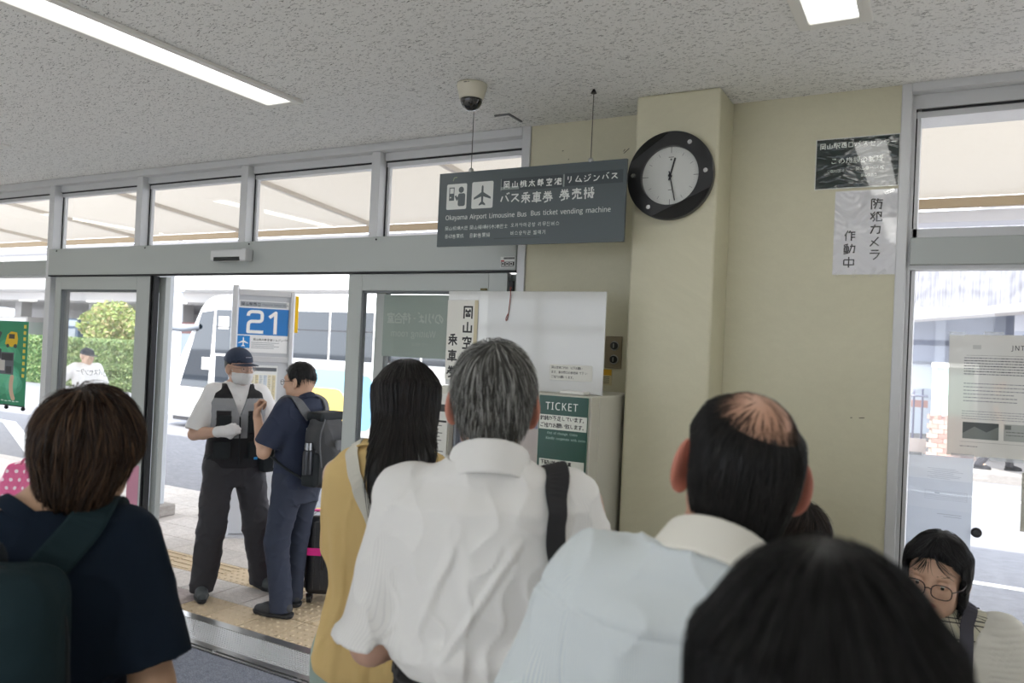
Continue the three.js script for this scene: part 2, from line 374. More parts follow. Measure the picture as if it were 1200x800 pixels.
// ---------------------------------------------------------------- shop-front frame on the left (structure): posts, rails, panes
const front = struct('window_1'); front.userData.label = 'aluminium shop-front frame with a row of transom lights';
function mull(x, y0, y1, w = 0.055, d = 0.08) {
  mesh('mullion', bx(x, x + w, y0, y1, WZ - d, WZ, 0.004), MT.alu, front);
  mesh('glazing_bead', bx(x + w, x + w + 0.018, y0, y1, WZ - d, WZ - d + 0.02), MT.alu, front);
  mesh('bead_groove', bx(x + w, x + w + 0.004, y0, y1, WZ - d + 0.02, WZ - d + 0.026), MT.gasket, front);
}
mesh('head_frame', bx(-7.6, -1.693, 2.775, CE, WZ - 0.1, WZ + 0.012, 0.004), MT.alu, front);
mesh('head_inner', bx(-7.6, -1.65, 2.735, 2.775, WZ - 0.1, WZ - 0.04), MT.alu, front);
mesh('head_groove', bx(-7.6, -1.65, 2.727, 2.735, WZ - 0.1, WZ - 0.05), MT.gasket, front);
mesh('head_bead', bx(-7.6, -1.65, 2.705, 2.727, WZ - 0.1, WZ - 0.055), MT.alu, front);
for (const x of [-7.23, -6.3]) mull(x, 0, 2.775);
mull(-5.37, 0, 2.775, 0.06, 0.085);
for (const x of [-4.44, -3.515, -2.57]) mull(x, 2.335, 2.775);
mesh('end_post', bx(-1.692, -1.65, 0, CE, WZ - 0.1, WZ + 0.012, 0.003), MT.alu, front);
mesh('transom_rail', bx(-7.6, -5.37, 2.165, 2.265, WZ - 0.085, WZ, 0.004), MT.aluDark, front);
mesh('transom_sill', bx(-7.6, -5.37, 2.15, 2.165, WZ - 0.085, WZ - 0.02), MT.alu, front);
mesh('bottom_rail', bx(-7.6, -5.37, 0, 0.12, WZ - 0.085, WZ, 0.004), MT.aluDark, front);
{
  const xs = [-7.6, -7.23, -6.3, -5.37, -4.44, -3.515, -2.57, -1.66];
  for (let i = 0; i < 7; i++) mesh('pane', bx(xs[i] + 0.02, xs[i + 1] + 0.02, i < 3 ? 2.25 : 2.33, 2.72, WZ - 0.07, WZ - 0.066), MT.glass, front);
  for (let i = 0; i < 3; i++) mesh('pane', bx(xs[i] + 0.02, xs[i + 1] + 0.02, 0.1, 2.17, WZ - 0.07, WZ - 0.066), MT.glass, front);
}
// door operator box
const header = struct('trim_1', bx(-5.31, -1.692, 2.16, 2.337, WZ - 0.1, WZ + 0.02, 0.004), MT.aluDark, null, null, 'grey metal casing of the automatic door drive');
header.name = 'trim_1';
for (const x of [-5.22, -4.3, -3.4, -2.5]) mesh('screw', cyl(0.005, 0.005, 0.004, 10, [x, 2.322, WZ + 0.021], [Math.PI / 2, 0, 0]), MT.gasket, header);
mesh('header_lip', bx(-5.31, -1.692, 2.152, 2.16, WZ - 0.03, WZ + 0.018), MT.gasket, header);
// ---------------------------------------------------------------- sliding doors
function leaf(name, label, x0, x1, sl, sr, z, gasketAt) {
  const d = thing(name, label, 'door', [0, 0, 0]);
  const M1 = MT.aluDark, zt = z + 0.035;
  mesh('stile', bx(x0, x0 + sl, 0.02, 2.15, z, zt, 0.003), M1, d); mesh('stile', bx(x1 - sr, x1, 0.02, 2.15, z, zt, 0.003), M1, d);
  mesh('top_rail', bx(x0 + sl, x1 - sr, 2.065, 2.15, z, zt, 0.003), M1, d); mesh('bottom_rail', bx(x0 + sl, x1 - sr, 0.02, 0.14, z, zt, 0.003), M1, d);
  mesh('pane', bx(x0 + sl - 0.005, x1 - sr + 0.005, 0.135, 2.07, z + 0.015, z + 0.021), MT.glass, d);
  mesh('glazing_gasket', merge([bx(x0 + sl, x0 + sl + 0.012, 0.14, 2.065, z + 0.006, zt - 0.004), bx(x0 + sl, x1 - sr, 2.055, 2.065, z + 0.006, zt - 0.004)]), MT.bead, d);
  if (gasketAt) { mesh('edge_gasket', bx(gasketAt, gasketAt + 0.012, 0.02, 2.15, z + 0.002, zt + 0.002), MT.gasket, d); mesh('edge_gasket', bx(gasketAt + 0.02, gasketAt + 0.032, 0.02, 2.15, z - 0.004, zt - 0.004), MT.gasket, d); }
  return d;
}
const doorL = leaf('sliding_door', 'open glass sliding door with mirrored black lettering and a black edge seal', -5.24, -4.255, 0.065, 0.13, WZ - 0.03, -4.255);
const doorR = leaf('sliding_door', 'open glass sliding door leaf behind the ticket machine board', -2.68, -1.74, 0.09, 0.1, WZ - 0.03);
leaf('fixed_door_panel', 'fixed glazed panel behind the lettered sliding door', -5.3, -4.2, 0.06, 0.06, WZ - 0.098);
leaf('fixed_door_panel', 'fixed glazed panel behind the green waiting room sign', -2.55, -1.70, 0.06, 0.06, WZ - 0.098);
{ // sliding door pull plate and pink film on the stile, lettering on the pane
  mesh('pull_plate', bx(-4.345, -4.315, 1.02, 1.22, WZ + 0.005, WZ + 0.011, 0.004), MT.black, doorL);
  for (const y of [1.04, 1.2]) mesh('plate_screw', cyl(0.006, 0.006, 0.004, 10, [-4.33, y, WZ + 0.013], [Math.PI / 2, 0, 0]), MT.steel, doorL);
  mesh('pull_recess', bx(-4.337, -4.323, 1.06, 1.18, WZ + 0.0112, WZ + 0.0125), mat(0x3a3a3c, 0.5), doorL);
  mesh('pink_film', bx(-4.385, -4.275, 0.72, 0.98, WZ + 0.0052, WZ + 0.0062), mat(0xc98ba0, 0.5), doorL);
  // letters cut in black film, read from outside
  const gs = [];
  const str = [...'岡山駅西口バスセンター'], size = 0.047, k = size / 21;
  str.forEach((ch, i) => { const ox = -4.46 - i * size * 1.02; for (const p of G[ch]) for (let q = 0; q + 1 < p.length; q++) { const a = p[q], b = p[q + 1], A = [ox - a[0] * k, 1.55 - a[1] * k], B = [ox - b[0] * k, 1.55 - b[1] * k], L = Math.hypot(B[0] - A[0], B[1] - A[1]); if (L < 1e-6) continue; const g = new THREE.BoxGeometry(L + 0.002, 0.0026, 0.0006); g.rotateZ(Math.atan2(B[1] - A[1], B[0] - A[0])); g.translate((A[0] + B[0]) / 2, (A[1] + B[1]) / 2, WZ - 0.0085); gs.push(g); } });
  const l = mesh('lettering', merge(gs), mat(0x26282c, 0.6), doorL); l.userData.kind = 'stuff';
}
{ // motion sensor on the header
  const t = thing('motion_sensor', 'small grey motion sensor box on the door casing', 'sensor', [-3.515, 2.255, WZ + 0.021]);
  mesh('housing', bx(-0.14, 0.14, -0.03, 0.033, 0, 0.05, 0.01), MT.alu, t); mesh('end_cap', bx(0.115, 0.15, -0.032, 0.036, 0, 0.056, 0.008), MT.alu, t); mesh('lens', bx(-0.11, 0.1, -0.031, -0.008, 0.044, 0.052, 0.004), mat(0x2c3032, 0.15), t);
}
{ // stickers on the casing and magnet on the end post
  const tex = canvasTex(256, 160, (c, w, h) => { c.fillStyle = '#d8dad6'; c.fillRect(0, 0, w, h); c.fillStyle = '#222'; c.fillRect(60, 10, 190, 26); c.fillStyle = '#d8dad6'; for (let i = 0; i < 9; i++) c.fillRect(78 + i * 19, 14, 4, 18); c.fillStyle = '#b03030'; c.fillRect(10, 52, 60, 18); c.fillStyle = '#222'; c.fillRect(10, 74, 240, 60); c.fillStyle = '#e8e8e4'; for (const x of [22, 98, 170]) { c.fillRect(x, 82, 52, 42); } c.fillStyle = '#222'; for (const x of [30, 106, 178]) { c.fillRect(x, 90, 36, 26); } c.fillStyle = '#444'; c.fillRect(10, 144, 240, 8); });
  const t = single('maker_sticker', 'small printed maker stickers at the end of the door casing', 'sticker', new THREE.PlaneGeometry(0.075, 0.05), mat(0xffffff, 0.4, { map: tex }), [-1.735, 2.196, WZ + 0.0212]);
  single('door_latch', 'small black latch block on the white door post', 'latch', bx(-0.012, 0.012, -0.032, 0.032, 0, 0.014, 0.003), MT.gasket, [-1.715, 2.08, WZ]);
}
// ---------------------------------------------------------------- right window (structure)
const winR = struct('window_2'); winR.userData.label = 'tall aluminium window with transom light';
{
  const A = MT.alu, put = (n, g, m = A) => mesh(n, g, m, winR);
  put('jamb', bx(-0.145, -0.11, 0, CE, -3.3, WZ + 0.012, 0.004)); put('jamb_step', bx(-0.11, -0.098, 0, 2.735, -3.3, WZ - 0.03)); put('jamb_groove', bx(-0.098, -0.094, 0, 2.735, -3.3, WZ - 0.06), MT.gasket); put('jamb_bead', bx(-0.094, -0.082, 0, 2.735, -3.3, WZ - 0.05));
  put('head_frame', bx(-0.11, 2.7, 2.785, CE, -3.3, WZ + 0.012)); put('head_inner', bx(-0.11, 2.7, 2.735, 2.785, -3.3, WZ - 0.04)); put('head_groove', bx(-0.11, 2.7, 2.727, 2.735, -3.3, WZ - 0.05), MT.gasket); put('head_bead', bx(-0.11, 2.7, 2.705, 2.727, -3.3, WZ - 0.055));
  put('transom_rail', bx(-0.1, 2.7, 2.165, 2.262, WZ - 0.085, WZ, 0.004), MT.aluDark); put('transom_sill', bx(-0.1, 2.7, 2.15, 2.165, WZ - 0.085, WZ - 0.02)); put('upper_bead', bx(-0.099, 2.7, 2.262, 2.3, WZ - 0.085, WZ - 0.05));
  put('bottom_rail', bx(-0.1, 2.7, 0, 0.12, WZ - 0.085, WZ)); put('mullion', bx(1.55, 1.61, 0, 2.735, WZ - 0.085, WZ));
  put('pane', bx(-0.09, 2.7, 2.28, 2.72, WZ - 0.07, WZ - 0.066), MT.glass); put('pane', bx(-0.09, 1.56, 0.1, 2.17, WZ - 0.07, WZ - 0.066), MT.glass); put('pane', bx(1.6, 2.7, 0.1, 2.17, WZ - 0.07, WZ - 0.066), MT.glass);
}
// ---------------------------------------------------------------- ceiling luminaires
function luminaire(x, z0, z1, label) {
  const w = 0.205, t = thing('ceiling_light', label, 'ceiling light', [x, CE, 0], 0, 'recessed strip lights in the ceiling');
  const em = mat(0x000000, 0.5, { emissive: lin(1, 0.99, 0.95), emissiveIntensity: 2.2 });
  const fr = new THREE.Group(); fr.name = 'frame'; t.add(fr);
  mesh('frame_side', bx(-w / 2, -0.068, -0.014, 0, z0, z1, 0.003), MT.white, fr); mesh('frame_side', bx(0.068, w / 2, -0.014, 0, z0, z1, 0.003), MT.white, fr);
  mesh('frame_end', bx(-0.068, 0.068, -0.014, 0, z0, z0 + 0.04, 0.003), MT.white, fr); mesh('frame_end', bx(-0.068, 0.068, -0.014, 0, z1 - 0.04, z1, 0.003), MT.white, fr);
  mesh('diffuser', bx(-0.068, 0.068, -0.006, -0.002, z0 + 0.04, z1 - 0.04), em, t);
  const L = new THREE.RectAreaLight(lin(1, 0.985, 0.93), LAMP, 0.136, Math.abs(z1 - z0) - 0.08);
  L.position.set(0, -0.016, (z0 + z1) / 2); L.rotation.x = -Math.PI / 2; L.name = 'lamp_light'; t.add(L);
}
luminaire(-0.3, -2.455, -1.2, 'white recessed strip light by the window with the laminated notices');
luminaire(-2.5, -2.43, -1.17, 'long white recessed strip light before the open sliding doors');
for (const [x, z] of [[-4.7, -2.43], [-6.9, -2.43]]) luminaire(x, z, z + 1.255, 'white recessed strip light further along the ceiling');
for (const x of [-4.7, -2.5, -0.3, 1.9]) for (const z of [-0.45, 1.5]) luminaire(x, z, z + 1.255, 'white recessed strip light behind the queue');
// ---------------------------------------------------------------- threshold
{
  const tr = struct('trim_2'); tr.name = 'trim_2'; tr.userData.label = 'metal door track and grating';
  const grate = mat(lin(0.72, 0.73, 0.74), 0.35, { metalness: 0.45 });
  mesh('track_rail', bx(-5.3, -1.7, 0, 0.006, -3.1, -3.085), MT.steel, tr); mesh('track_rail', bx(-5.3, -1.7, 0, 0.008, -3.125, -3.112), MT.steel, tr); mesh('track_slot', bx(-5.3, -1.7, -0.05, -0.004, -3.13, -3.08), MT.gasket, tr);
  mesh('edge_strip', bx(-5.3, -1.7, -0.05, 0.004, -3.165, -3.13), MT.steel, tr); mesh('edge_strip', bx(-5.3, -1.7, -0.05, 0.004, -3.45, -3.385), MT.steel, tr);
  mesh('drain_pan', bx(-5.3, -1.7, -0.05, -0.012, -3.385, -3.165), mat(0x8a8d90, 0.6), tr);
  const gs = []; for (let x = -5.3; x < -1.7; x += 0.02) gs.push(new THREE.BoxGeometry(0.0085, 0.012, 0.22).translate(x + 0.005, -0.004, -3.275)); for (let z = -3.38; z < -3.17; z += 0.02) gs.push(new THREE.BoxGeometry(3.6, 0.012, 0.0085).translate(-3.5, -0.005, z + 0.005));
  const g = mesh('grating', merge(gs), grate, tr); g.userData.kind = 'stuff';
  mesh('floor_bolt', cyl(0.012, 0.012, 0.008, 12, [-3.55, 0.006, -3.105]), MT.steel, tr); mesh('floor_bolt', cyl(0.012, 0.012, 0.008, 12, [-2.9, 0.006, -3.105]), MT.steel, tr);
}
// ---------------------------------------------------------------- outside: ground
T.asphalt = (() => { const r = rngOf(11); return dataTex(512, (u, v) => { const n = r() * 46 + pnoise(u, v, 20) * 14; return [150 + n, 151 + n, 155 + n]; }, { repeat: [0.5, 0.5] }); })();
T.paver = (() => { const r = rngOf(12); return dataTex(256, (u, v) => { const n = r() * 50 + pnoise(u, v, 14) * 12; return [182 + n, 178 + n, 175 + n]; }, { repeat: [1.6, 1.6] }); })();
struct('ground_road', merge([bx(-90, 60, -0.4, -0.15, -70, -6.2), bx(-90, 60, -0.4, -0.15, 3.8, 60)]), mat(lin(0.5, 0.5, 0.52), 0.9, { map: T.asphalt }));
scene.getObjectByName('ground_road').name = 'road_surface';
const pave = struct('pavement', bx(-40, 12, -0.4, -0.03, -6.16, -3.3), mat(lin(0.2, 0.195, 0.19), 0.95));
{
  const tints = [[0.95, 0.93, 0.91], [0.88, 0.865, 0.85], [1, 0.98, 0.96]].map((c) => mat(lin(...c), 0.9, { map: T.paver }));
  const dark = mat(lin(0.62, 0.56, 0.56), 0.9, { map: T.paver });
  const tac = [[0.62, 0.50, 0.34], [0.66, 0.535, 0.37], [0.585, 0.47, 0.32]].map((c) => mat(lin(...c), 0.8));
  const g0 = bx(-0.147, 0.147, -0.03, 0, -0.147, 0.147, 0.004);
  const dots = [bx(-0.147, 0.147, -0.03, 0, -0.147, 0.147, 0.003)];
  for (let a = 0; a < 5; a++) for (let b = 0; b < 5; b++) dots.push(new THREE.CylinderGeometry(0.009, 0.016, 0.006, 8).translate(-0.12 + a * 0.06, 0.003, -0.12 + b * 0.06));
  const gDots = merge(dots), bars = [bx(-0.147, 0.147, -0.03, 0, -0.147, 0.147, 0.003)];
  for (let a = 0; a < 4; a++) bars.push(bx(-0.135, 0.135, 0, 0.006, -0.1275 + a * 0.075, -0.0975 + a * 0.075));
  const gBars = merge(bars), r = rngOf(5);
  for (let j = 0; j < 9; j++) for (let i = -16; i < 9; i++) {
    const x = -4.22 + 0.3 * i, z = -3.6 - 0.3 * j;
    if (z < -6.05) continue;
    let g = g0, m = tints[Math.floor(r() * 3)], name = 'paver', turn = 0;
    const T3 = tac[Math.floor(r() * 3)];
    if (j === 0 && i >= 0) { g = gDots; m = T3; name = 'tactile_tile'; }
    else if (j === 0 && i === -1 || j === 1 && i === -1 && false) m = dark;
    else if (j === 1 && i >= 3 || j === 2 && i < -1) { g = gBars; m = T3; name = 'tactile_bar_tile'; turn = j === 1 ? Math.PI / 2 : 0; }
    else if (j === 1 && i === 2 || j === 2 && i >= -1) { g = gDots; m = T3; name = 'tactile_tile'; }
    mesh(name, g, m, pave, [x, 0, z], [0, turn, 0]);
  }
  mesh('paving_beyond', merge([bx(-40, -9.17, -0.03, 0, -6.0, -3.45), bx(-1.68, 12, -0.03, 0, -6.0, -3.3)]), mat(lin(0.95, 0.93, 0.91), 0.9, { map: T.paver }), pave);
  const kb = mat(lin(0.9, 0.89, 0.87), 0.85, { map: T.paver }), kg = bx(-0.496, 0.496, -0.15, 0.0, -0.075, 0.075, 0.012);
  for (let x = -20; x < 5; x++) mesh('kerb_stone', kg, kb, pave, [x + 0.5, 0.002, -6.09]);
}
{ // road markings, with film thickness
  const w = mat(0xf4f4f0, 0.8), line = (x0, z0, x1, z1, b) => { const L = Math.hypot(x1 - x0, z1 - z0), g = new THREE.BoxGeometry(L, 0.004, b); const o = mesh('painted_line', g, w, pl, [(x0 + x1) / 2, -0.148, (z0 + z1) / 2], [0, -Math.atan2(z1 - z0, x1 - x0), 0]); };
  const pl = struct('road_marking'); pl.userData.label = 'white lines painted on the road';
  line(-12.4, -7.1, -16.6, -9.0, 0.22); line(-16.6, -9.0, -24, -9.4, 0.18); line(-8, -8.35, 6, -8.35, 0.12); line(-2, -13.9, 8, -13.9, 0.15);
}
// ---------------------------------------------------------------- canopy over the pavement
{
  const c = struct('canopy_roof'); c.userData.label = 'translucent cream canopy over the pavement';
  const panelM = mat(lin(0.56, 0.515, 0.445), 1, { transmission: 0.2, thickness: 0 }), ribM = mat(lin(0.55, 0.5, 0.43), 0.6), beamM = mat(lin(0.38, 0.29, 0.18), 0.6), facia = mat(lin(0.72, 0.72, 0.76), 0.6);
  const yz = (z) => 3.345 + (z + 8) * 0.0865, ang = Math.atan(0.0865);
  for (let k = -3; k < 9; k++) {
    const x = -14.0 + 2.42 * k + 0.2, L = 4.75 / Math.cos(ang);
    const g = new THREE.PlaneGeometry(2.425, L); g.rotateX(-Math.PI / 2); mesh('panel', g, panelM, c, [x + 1.21, yz(-5.65) + 0.012, -5.65], [-ang, 0, 0]);
    mesh('rib', bx(-0.03, 0.03, -0.035, 0.035, -L / 2, L / 2, 0.005), ribM, c, [x, yz(-5.65), -5.65], [-ang, 0, 0]);
  }
  mesh('edge_beam', bx(-21.3, 8, 3.255, 3.345, -8.06, -8.0, 0.006), beamM, c);
  mesh('wall_plate', bx(-21.3, 8, 3.62, 3.78, -3.42, -3.34), facia, c);
  mesh('gutter', bx(-21.3, 8, 3.13, 3.24, -8.34, -8.06, 0.01), facia, c);
  for (const x of [-6.82]) {
    const t = thing('square_pillar', 'pale blue-grey square pillar on a concrete plinth beside the glass door', 'pillar', [x, 0, -5.03]);
    mesh('shaft', bx(-0.12, 0.12, 0.1, 2.5, -0.12, 0.12, 0.012), mat(lin(0.60, 0.64, 0.68), 0.4), t); mesh('plinth', bx(-0.22, 0.22, 0, 0.11, -0.18, 0.18, 0.015), mat(lin(0.62, 0.6, 0.57), 0.85, { map: T.paver }), t);
  }
}
// ---------------------------------------------------------------- bus stop sign pillar
{
  const t = thing('bus_stop_sign', 'tall silver bus stop pillar with a blue panel numbered 21', 'bus stop', [-5.42, 0, -5.12], Math.atan2(0.70, 0.72));
  const W = 0.275, al = mat(lin(0.66, 0.67, 0.7), 0.35, { metalness: 0.3 });
  mesh('body', bx(-W + 0.03, W - 0.03, 0.02, 2.2, -0.05, 0.03, 0.006), mat(lin(0.62, 0.64, 0.68), 0.45), t);
  mesh('side_post', bx(-W, -W + 0.06, 0, 2.27, -0.06, 0.06, 0.015), al, t); mesh('side_post', bx(W - 0.045, W, 0, 2.235, -0.06, 0.06, 0.015), al, t);
  mesh('top_cap', bx(-W + 0.06, W - 0.045, 2.18, 2.235, -0.06, 0.06, 0.006), al, t); mesh('middle_rail', bx(-W + 0.06, W - 0.045, 1.58, 1.63, -0.06, 0.055, 0.006), al, t);
  const tex = canvasTex(600, 640, (c, w, h) => {
    c.fillStyle = '#f2f3f5'; c.fillRect(0, 0, w, h); c.fillStyle = '#aab0b8'; c.fillRect(20, 10, 550, 66); text(c, '岡山駅西口', 30, 22, 46, { color: '#4a4f58', lw: 6 }); text(c, 'Okayama Station West', 280, 28, 30, { color: '#5a606a' });
    c.fillStyle = '#3580ca'; c.fillRect(0, 92, w, 330); c.strokeStyle = '#fff'; c.lineWidth = 40; c.lineJoin = 'round';
    c.beginPath(); c.moveTo(120, 190); c.quadraticCurveTo(120, 135, 175, 135); c.lineTo(235, 135); c.quadraticCurveTo(285, 135, 285, 180); c.lineTo(285, 215); c.quadraticCurveTo(285, 255, 240, 255); c.lineTo(180, 255); c.quadraticCurveTo(125, 255, 125, 310); c.lineTo(125, 385); c.lineTo(305, 385); c.stroke();
    c.beginPath(); c.moveTo(370, 200); c.lineTo(445, 140); c.lineTo(445, 405); c.stroke();
    c.fillStyle = '#2a8ad8'; c.fillRect(0, 436, 152, 152); plane(c, 76, 512, 60, '#fff');
    text(c, '岡山桃太郎空港リムジンバス', 190, 462, 32, { color: '#555', lw: 4 }); c.fillStyle = '#a9adb4'; for (let i = 0; i < 4; i++) c.fillRect(170, 512 + i * 22, 330 - (i % 2) * 60, 8);
  });
  sheet('number_panel', 0.44, 0.47, tex, { rough: 0.35, t: 0.006, back: 0xd0d2d6 }, t, [0.0, 1.9, 0.038]);
  const tt = canvasTex(400, 640, (c, w, h) => { c.fillStyle = '#eef0f0'; c.fillRect(0, 0, w, h); c.fillStyle = '#6a6f76'; c.fillRect(10, 20, 380, 34); const r = rngOf(4); for (let s = 0; s < 2; s++) { c.fillStyle = '#f5f5ef'; c.fillRect(10, 80 + s * 270, 380, 250); for (let q = 0; q < 9; q++) { c.fillStyle = ['#e6d9b0', '#dfe3e6', '#d4dde8', '#efe6c8'][q % 4]; c.fillRect(20 + q * 41, 90 + s * 270, 34, 230); c.fillStyle = '#9aa0a6'; for (let l = 0; l < 14; l++) c.fillRect(24 + q * 41, 98 + s * 270 + l * 16, 10 + r() * 18, 4); } } });
  sheet('timetable', 0.36, 0.62, tt, { rough: 0.4, t: 0.004 }, t, [-0.035, 1.24, 0.036]);
  mesh('yellow_plate', bx(W - 0.006, W + 0.03, 1.86, 2.2, -0.015, 0.03, 0.004), mat(0xf2c40e, 0.5), t);
  mesh('foot_plate', bx(-W - 0.02, W + 0.02, 0, 0.015, -0.12, 0.12), al, t);
}
function plane(c, x, y, s, col) {      // the airport pictogram: fuselage, swept wings, tail
  c.save(); c.translate(x, y); c.fillStyle = col; c.beginPath();
  const p = [[0, -1], [0.1, -0.85], [0.12, -0.3], [0.95, 0.2], [0.95, 0.38], [0.12, 0.12], [0.1, 0.6], [0.36, 0.85], [0.36, 0.98], [0, 0.88]];
  p.forEach(([a, b], i) => c[i ? 'lineTo' : 'moveTo'](a * s, b * s)); [...p].reverse().forEach(([a, b]) => c.lineTo(-a * s, b * s)); c.fill(); c.restore();
}
// ---------------------------------------------------------------- coach
{
  const t = thing('coach', 'white small coach with dark windows and yellow and blue side artwork', 'bus', [0, 0, -11]);
  const body = mat(lin(0.82, 0.82, 0.82), 0.22, { clearcoat: 0.6, clearcoatRoughness: 0.1 }), glassD = mat(lin(0.015, 0.022, 0.03), 0.04, { clearcoat: 1, clearcoatRoughness: 0.02 }), trimD = mat(lin(0.05, 0.05, 0.055), 0.5);
  const s = new THREE.Shape(); s.moveTo(-14.35, 0.12); s.lineTo(-6.4, 0.12); s.lineTo(-6.35, 2.4); s.quadraticCurveTo(-6.4, 2.62, -6.7, 2.64); s.lineTo(-12.9, 2.58); s.quadraticCurveTo(-13.3, 2.56, -13.45, 2.3); s.quadraticCurveTo(-14.05, 1.2, -14.3, 0.8); s.quadraticCurveTo(-14.4, 0.5, -14.35, 0.12);
  const g = new THREE.ExtrudeGeometry(s, { depth: 1.9, bevelEnabled: true, bevelThickness: 0.08, bevelSize: 0.07, bevelSegments: 3 }); g.translate(0, 0, -1.98); mesh('body_shell', g, body, t);
  const pane = (n, pts) => { const h = new THREE.Shape(); pts.forEach(([x, y], i) => i ? h.lineTo(x, y) : h.moveTo(x, y)); mesh(n, new THREE.ExtrudeGeometry(h, { depth: 0.008, bevelEnabled: false }), glassD, t, [0, 0, 0.001]); };
  pane('side_window', [[-14.0, 0.72], [-13.15, 0.72], [-13.05, 2.32], [-13.42, 2.28]]);
  for (const [a, b] of [[-12.98, -12.0], [-11.95, -10.95], [-10.9, -9.95], [-9.9, -8.9], [-8.85, -7.85], [-7.8, -6.7]]) { pane('side_window', [[a, 1.45], [b, 1.45], [b, 2.34], [a, 2.34]]); mesh('window_bar', bx(a, b, 1.98, 2.0, 0.009, 0.016), trimD, t); }
  mesh('lower_window', bx(-12.95, -12.3, 0.75, 1.4, 0.001, 0.009), glassD, t);
  mesh('skirt_band', bx(-14.2, -6.42, 0.0, 0.13, -1.9, -0.02), trimD, t);
  for (const x of [-12.55, -7.9]) { const w = new THREE.Group(); w.name = 'wheel'; t.add(w); mesh('tyre', cyl(0.39, 0.39, 0.26, 28, [x, 0.24, -0.12], [Math.PI / 2, 0, 0]), trimD, w); mesh('hub', cyl(0.22, 0.22, 0.02, 20, [x, 0.24, 0.018], [Math.PI / 2, 0, 0]), MT.steel, w); mesh('wheel_arch', new THREE.TorusGeometry(0.44, 0.03, 8, 24, Math.PI).translate(x, 0.24, 0.005), trimD, w); }
  mesh('mirror_arm', tube([[-13.45, 1.98, 0.0], [-13.8, 1.92, 0.12], [-14.4, 1.93, 0.25], [-14.75, 1.85, 0.3]], 0.06, 24, 10), mat(lin(0.2, 0.22, 0.25), 0.4), t);
  mesh('mirror', bx(-14.95, -14.7, 1.45, 1.9, 0.2, 0.38, 0.05), mat(lin(0.1, 0.1, 0.12), 0.4), t);
  mesh('driver_notice', bx(-13.35, -13.1, 1.1, 1.35, 0.0095, 0.011), MT.white, t); mesh('window_notice', bx(-12.9, -12.6, 1.95, 2.2, 0.0095, 0.011), MT.white, t);
  // side artwork: plain yellow and blue rounded fields
  const blob = (n, x, y, w, h, r, col, d) => { const q = new THREE.Shape(); q.moveTo(x + r, y); q.lineTo(x + w - r, y); q.quadraticCurveTo(x + w, y, x + w, y + r); q.lineTo(x + w, y + h - r); q.quadraticCurveTo(x + w, y + h, x + w - r, y + h); q.lineTo(x + r, y + h); q.quadraticCurveTo(x, y + h, x, y + h - r); q.lineTo(x, y + r); q.quadraticCurveTo(x, y, x + r, y); mesh(n, new THREE.ExtrudeGeometry(q, { depth: 0.002, bevelEnabled: false }), mat(col, 0.35), t, [0, 0, d]); };
  blob('blue_artwork', -10.35, 0.85, 1.0, 0.42, 0.2, 0x8fc4dc, 0.0005); blob('yellow_artwork', -10.55, 0.2, 1.05, 0.72, 0.25, 0xf0cf6a, 0.001); blob('blue_artwork', -9.35, 0.2, 0.5, 1.0, 0.2, 0x7fb6dc, 0.0012); blob('blue_artwork', -8.75, 1.0, 0.42, 0.36, 0.17, 0x58bcc8, 0.0005); blob('pink_artwork', -8.3, 0.75, 0.6, 0.4, 0.15, 0xe8b0b8, 0.0005); blob('blue_artwork', -11.1, 0.85, 0.36, 0.36, 0.17, 0x58bcc8, 0.0005);
}
// ---------------------------------------------------------------- greenery
function leafCloud(n, place, size, seed, cols) {
  const r = rngOf(seed), pos = [], col = [], c = new THREE.Color();
  for (let i = 0; i < n; i++) {
    const p = place(r), s = size * (0.6 + r() * 0.8), a = new THREE.Vector3(r() - 0.5, r() - 0.5, r() - 0.5).normalize(), b = new THREE.Vector3(r() - 0.5, r() - 0.5, r() - 0.5).cross(a).normalize(), q = cols[Math.floor(r() * cols.length)], k = 0.8 + r() * 0.4;
    const v = (u, w) => [p[0] + a.x * u * s + b.x * w * s, p[1] + a.y * u * s + b.y * w * s, p[2] + a.z * u * s + b.z * w * s];
    const A = v(-1, 0), B = v(0, 0.5), C = v(1, 0), D = v(0, -0.5);
    for (const t of [A, B, C, A, C, D]) { pos.push(...t); col.push(q[0] * k, q[1] * k, q[2] * k); }
  }
  const g = new THREE.BufferGeometry(); g.setAttribute('position', new THREE.Float32BufferAttribute(pos, 3)); g.setAttribute('color', new THREE.Float32BufferAttribute(col, 3)); g.computeVertexNormals(); return g;
}
const leafM = mat(lin(0.8, 0.8, 0.8), 0.8, { vertexColors: true, transmission: 0.35, thickness: 0 });
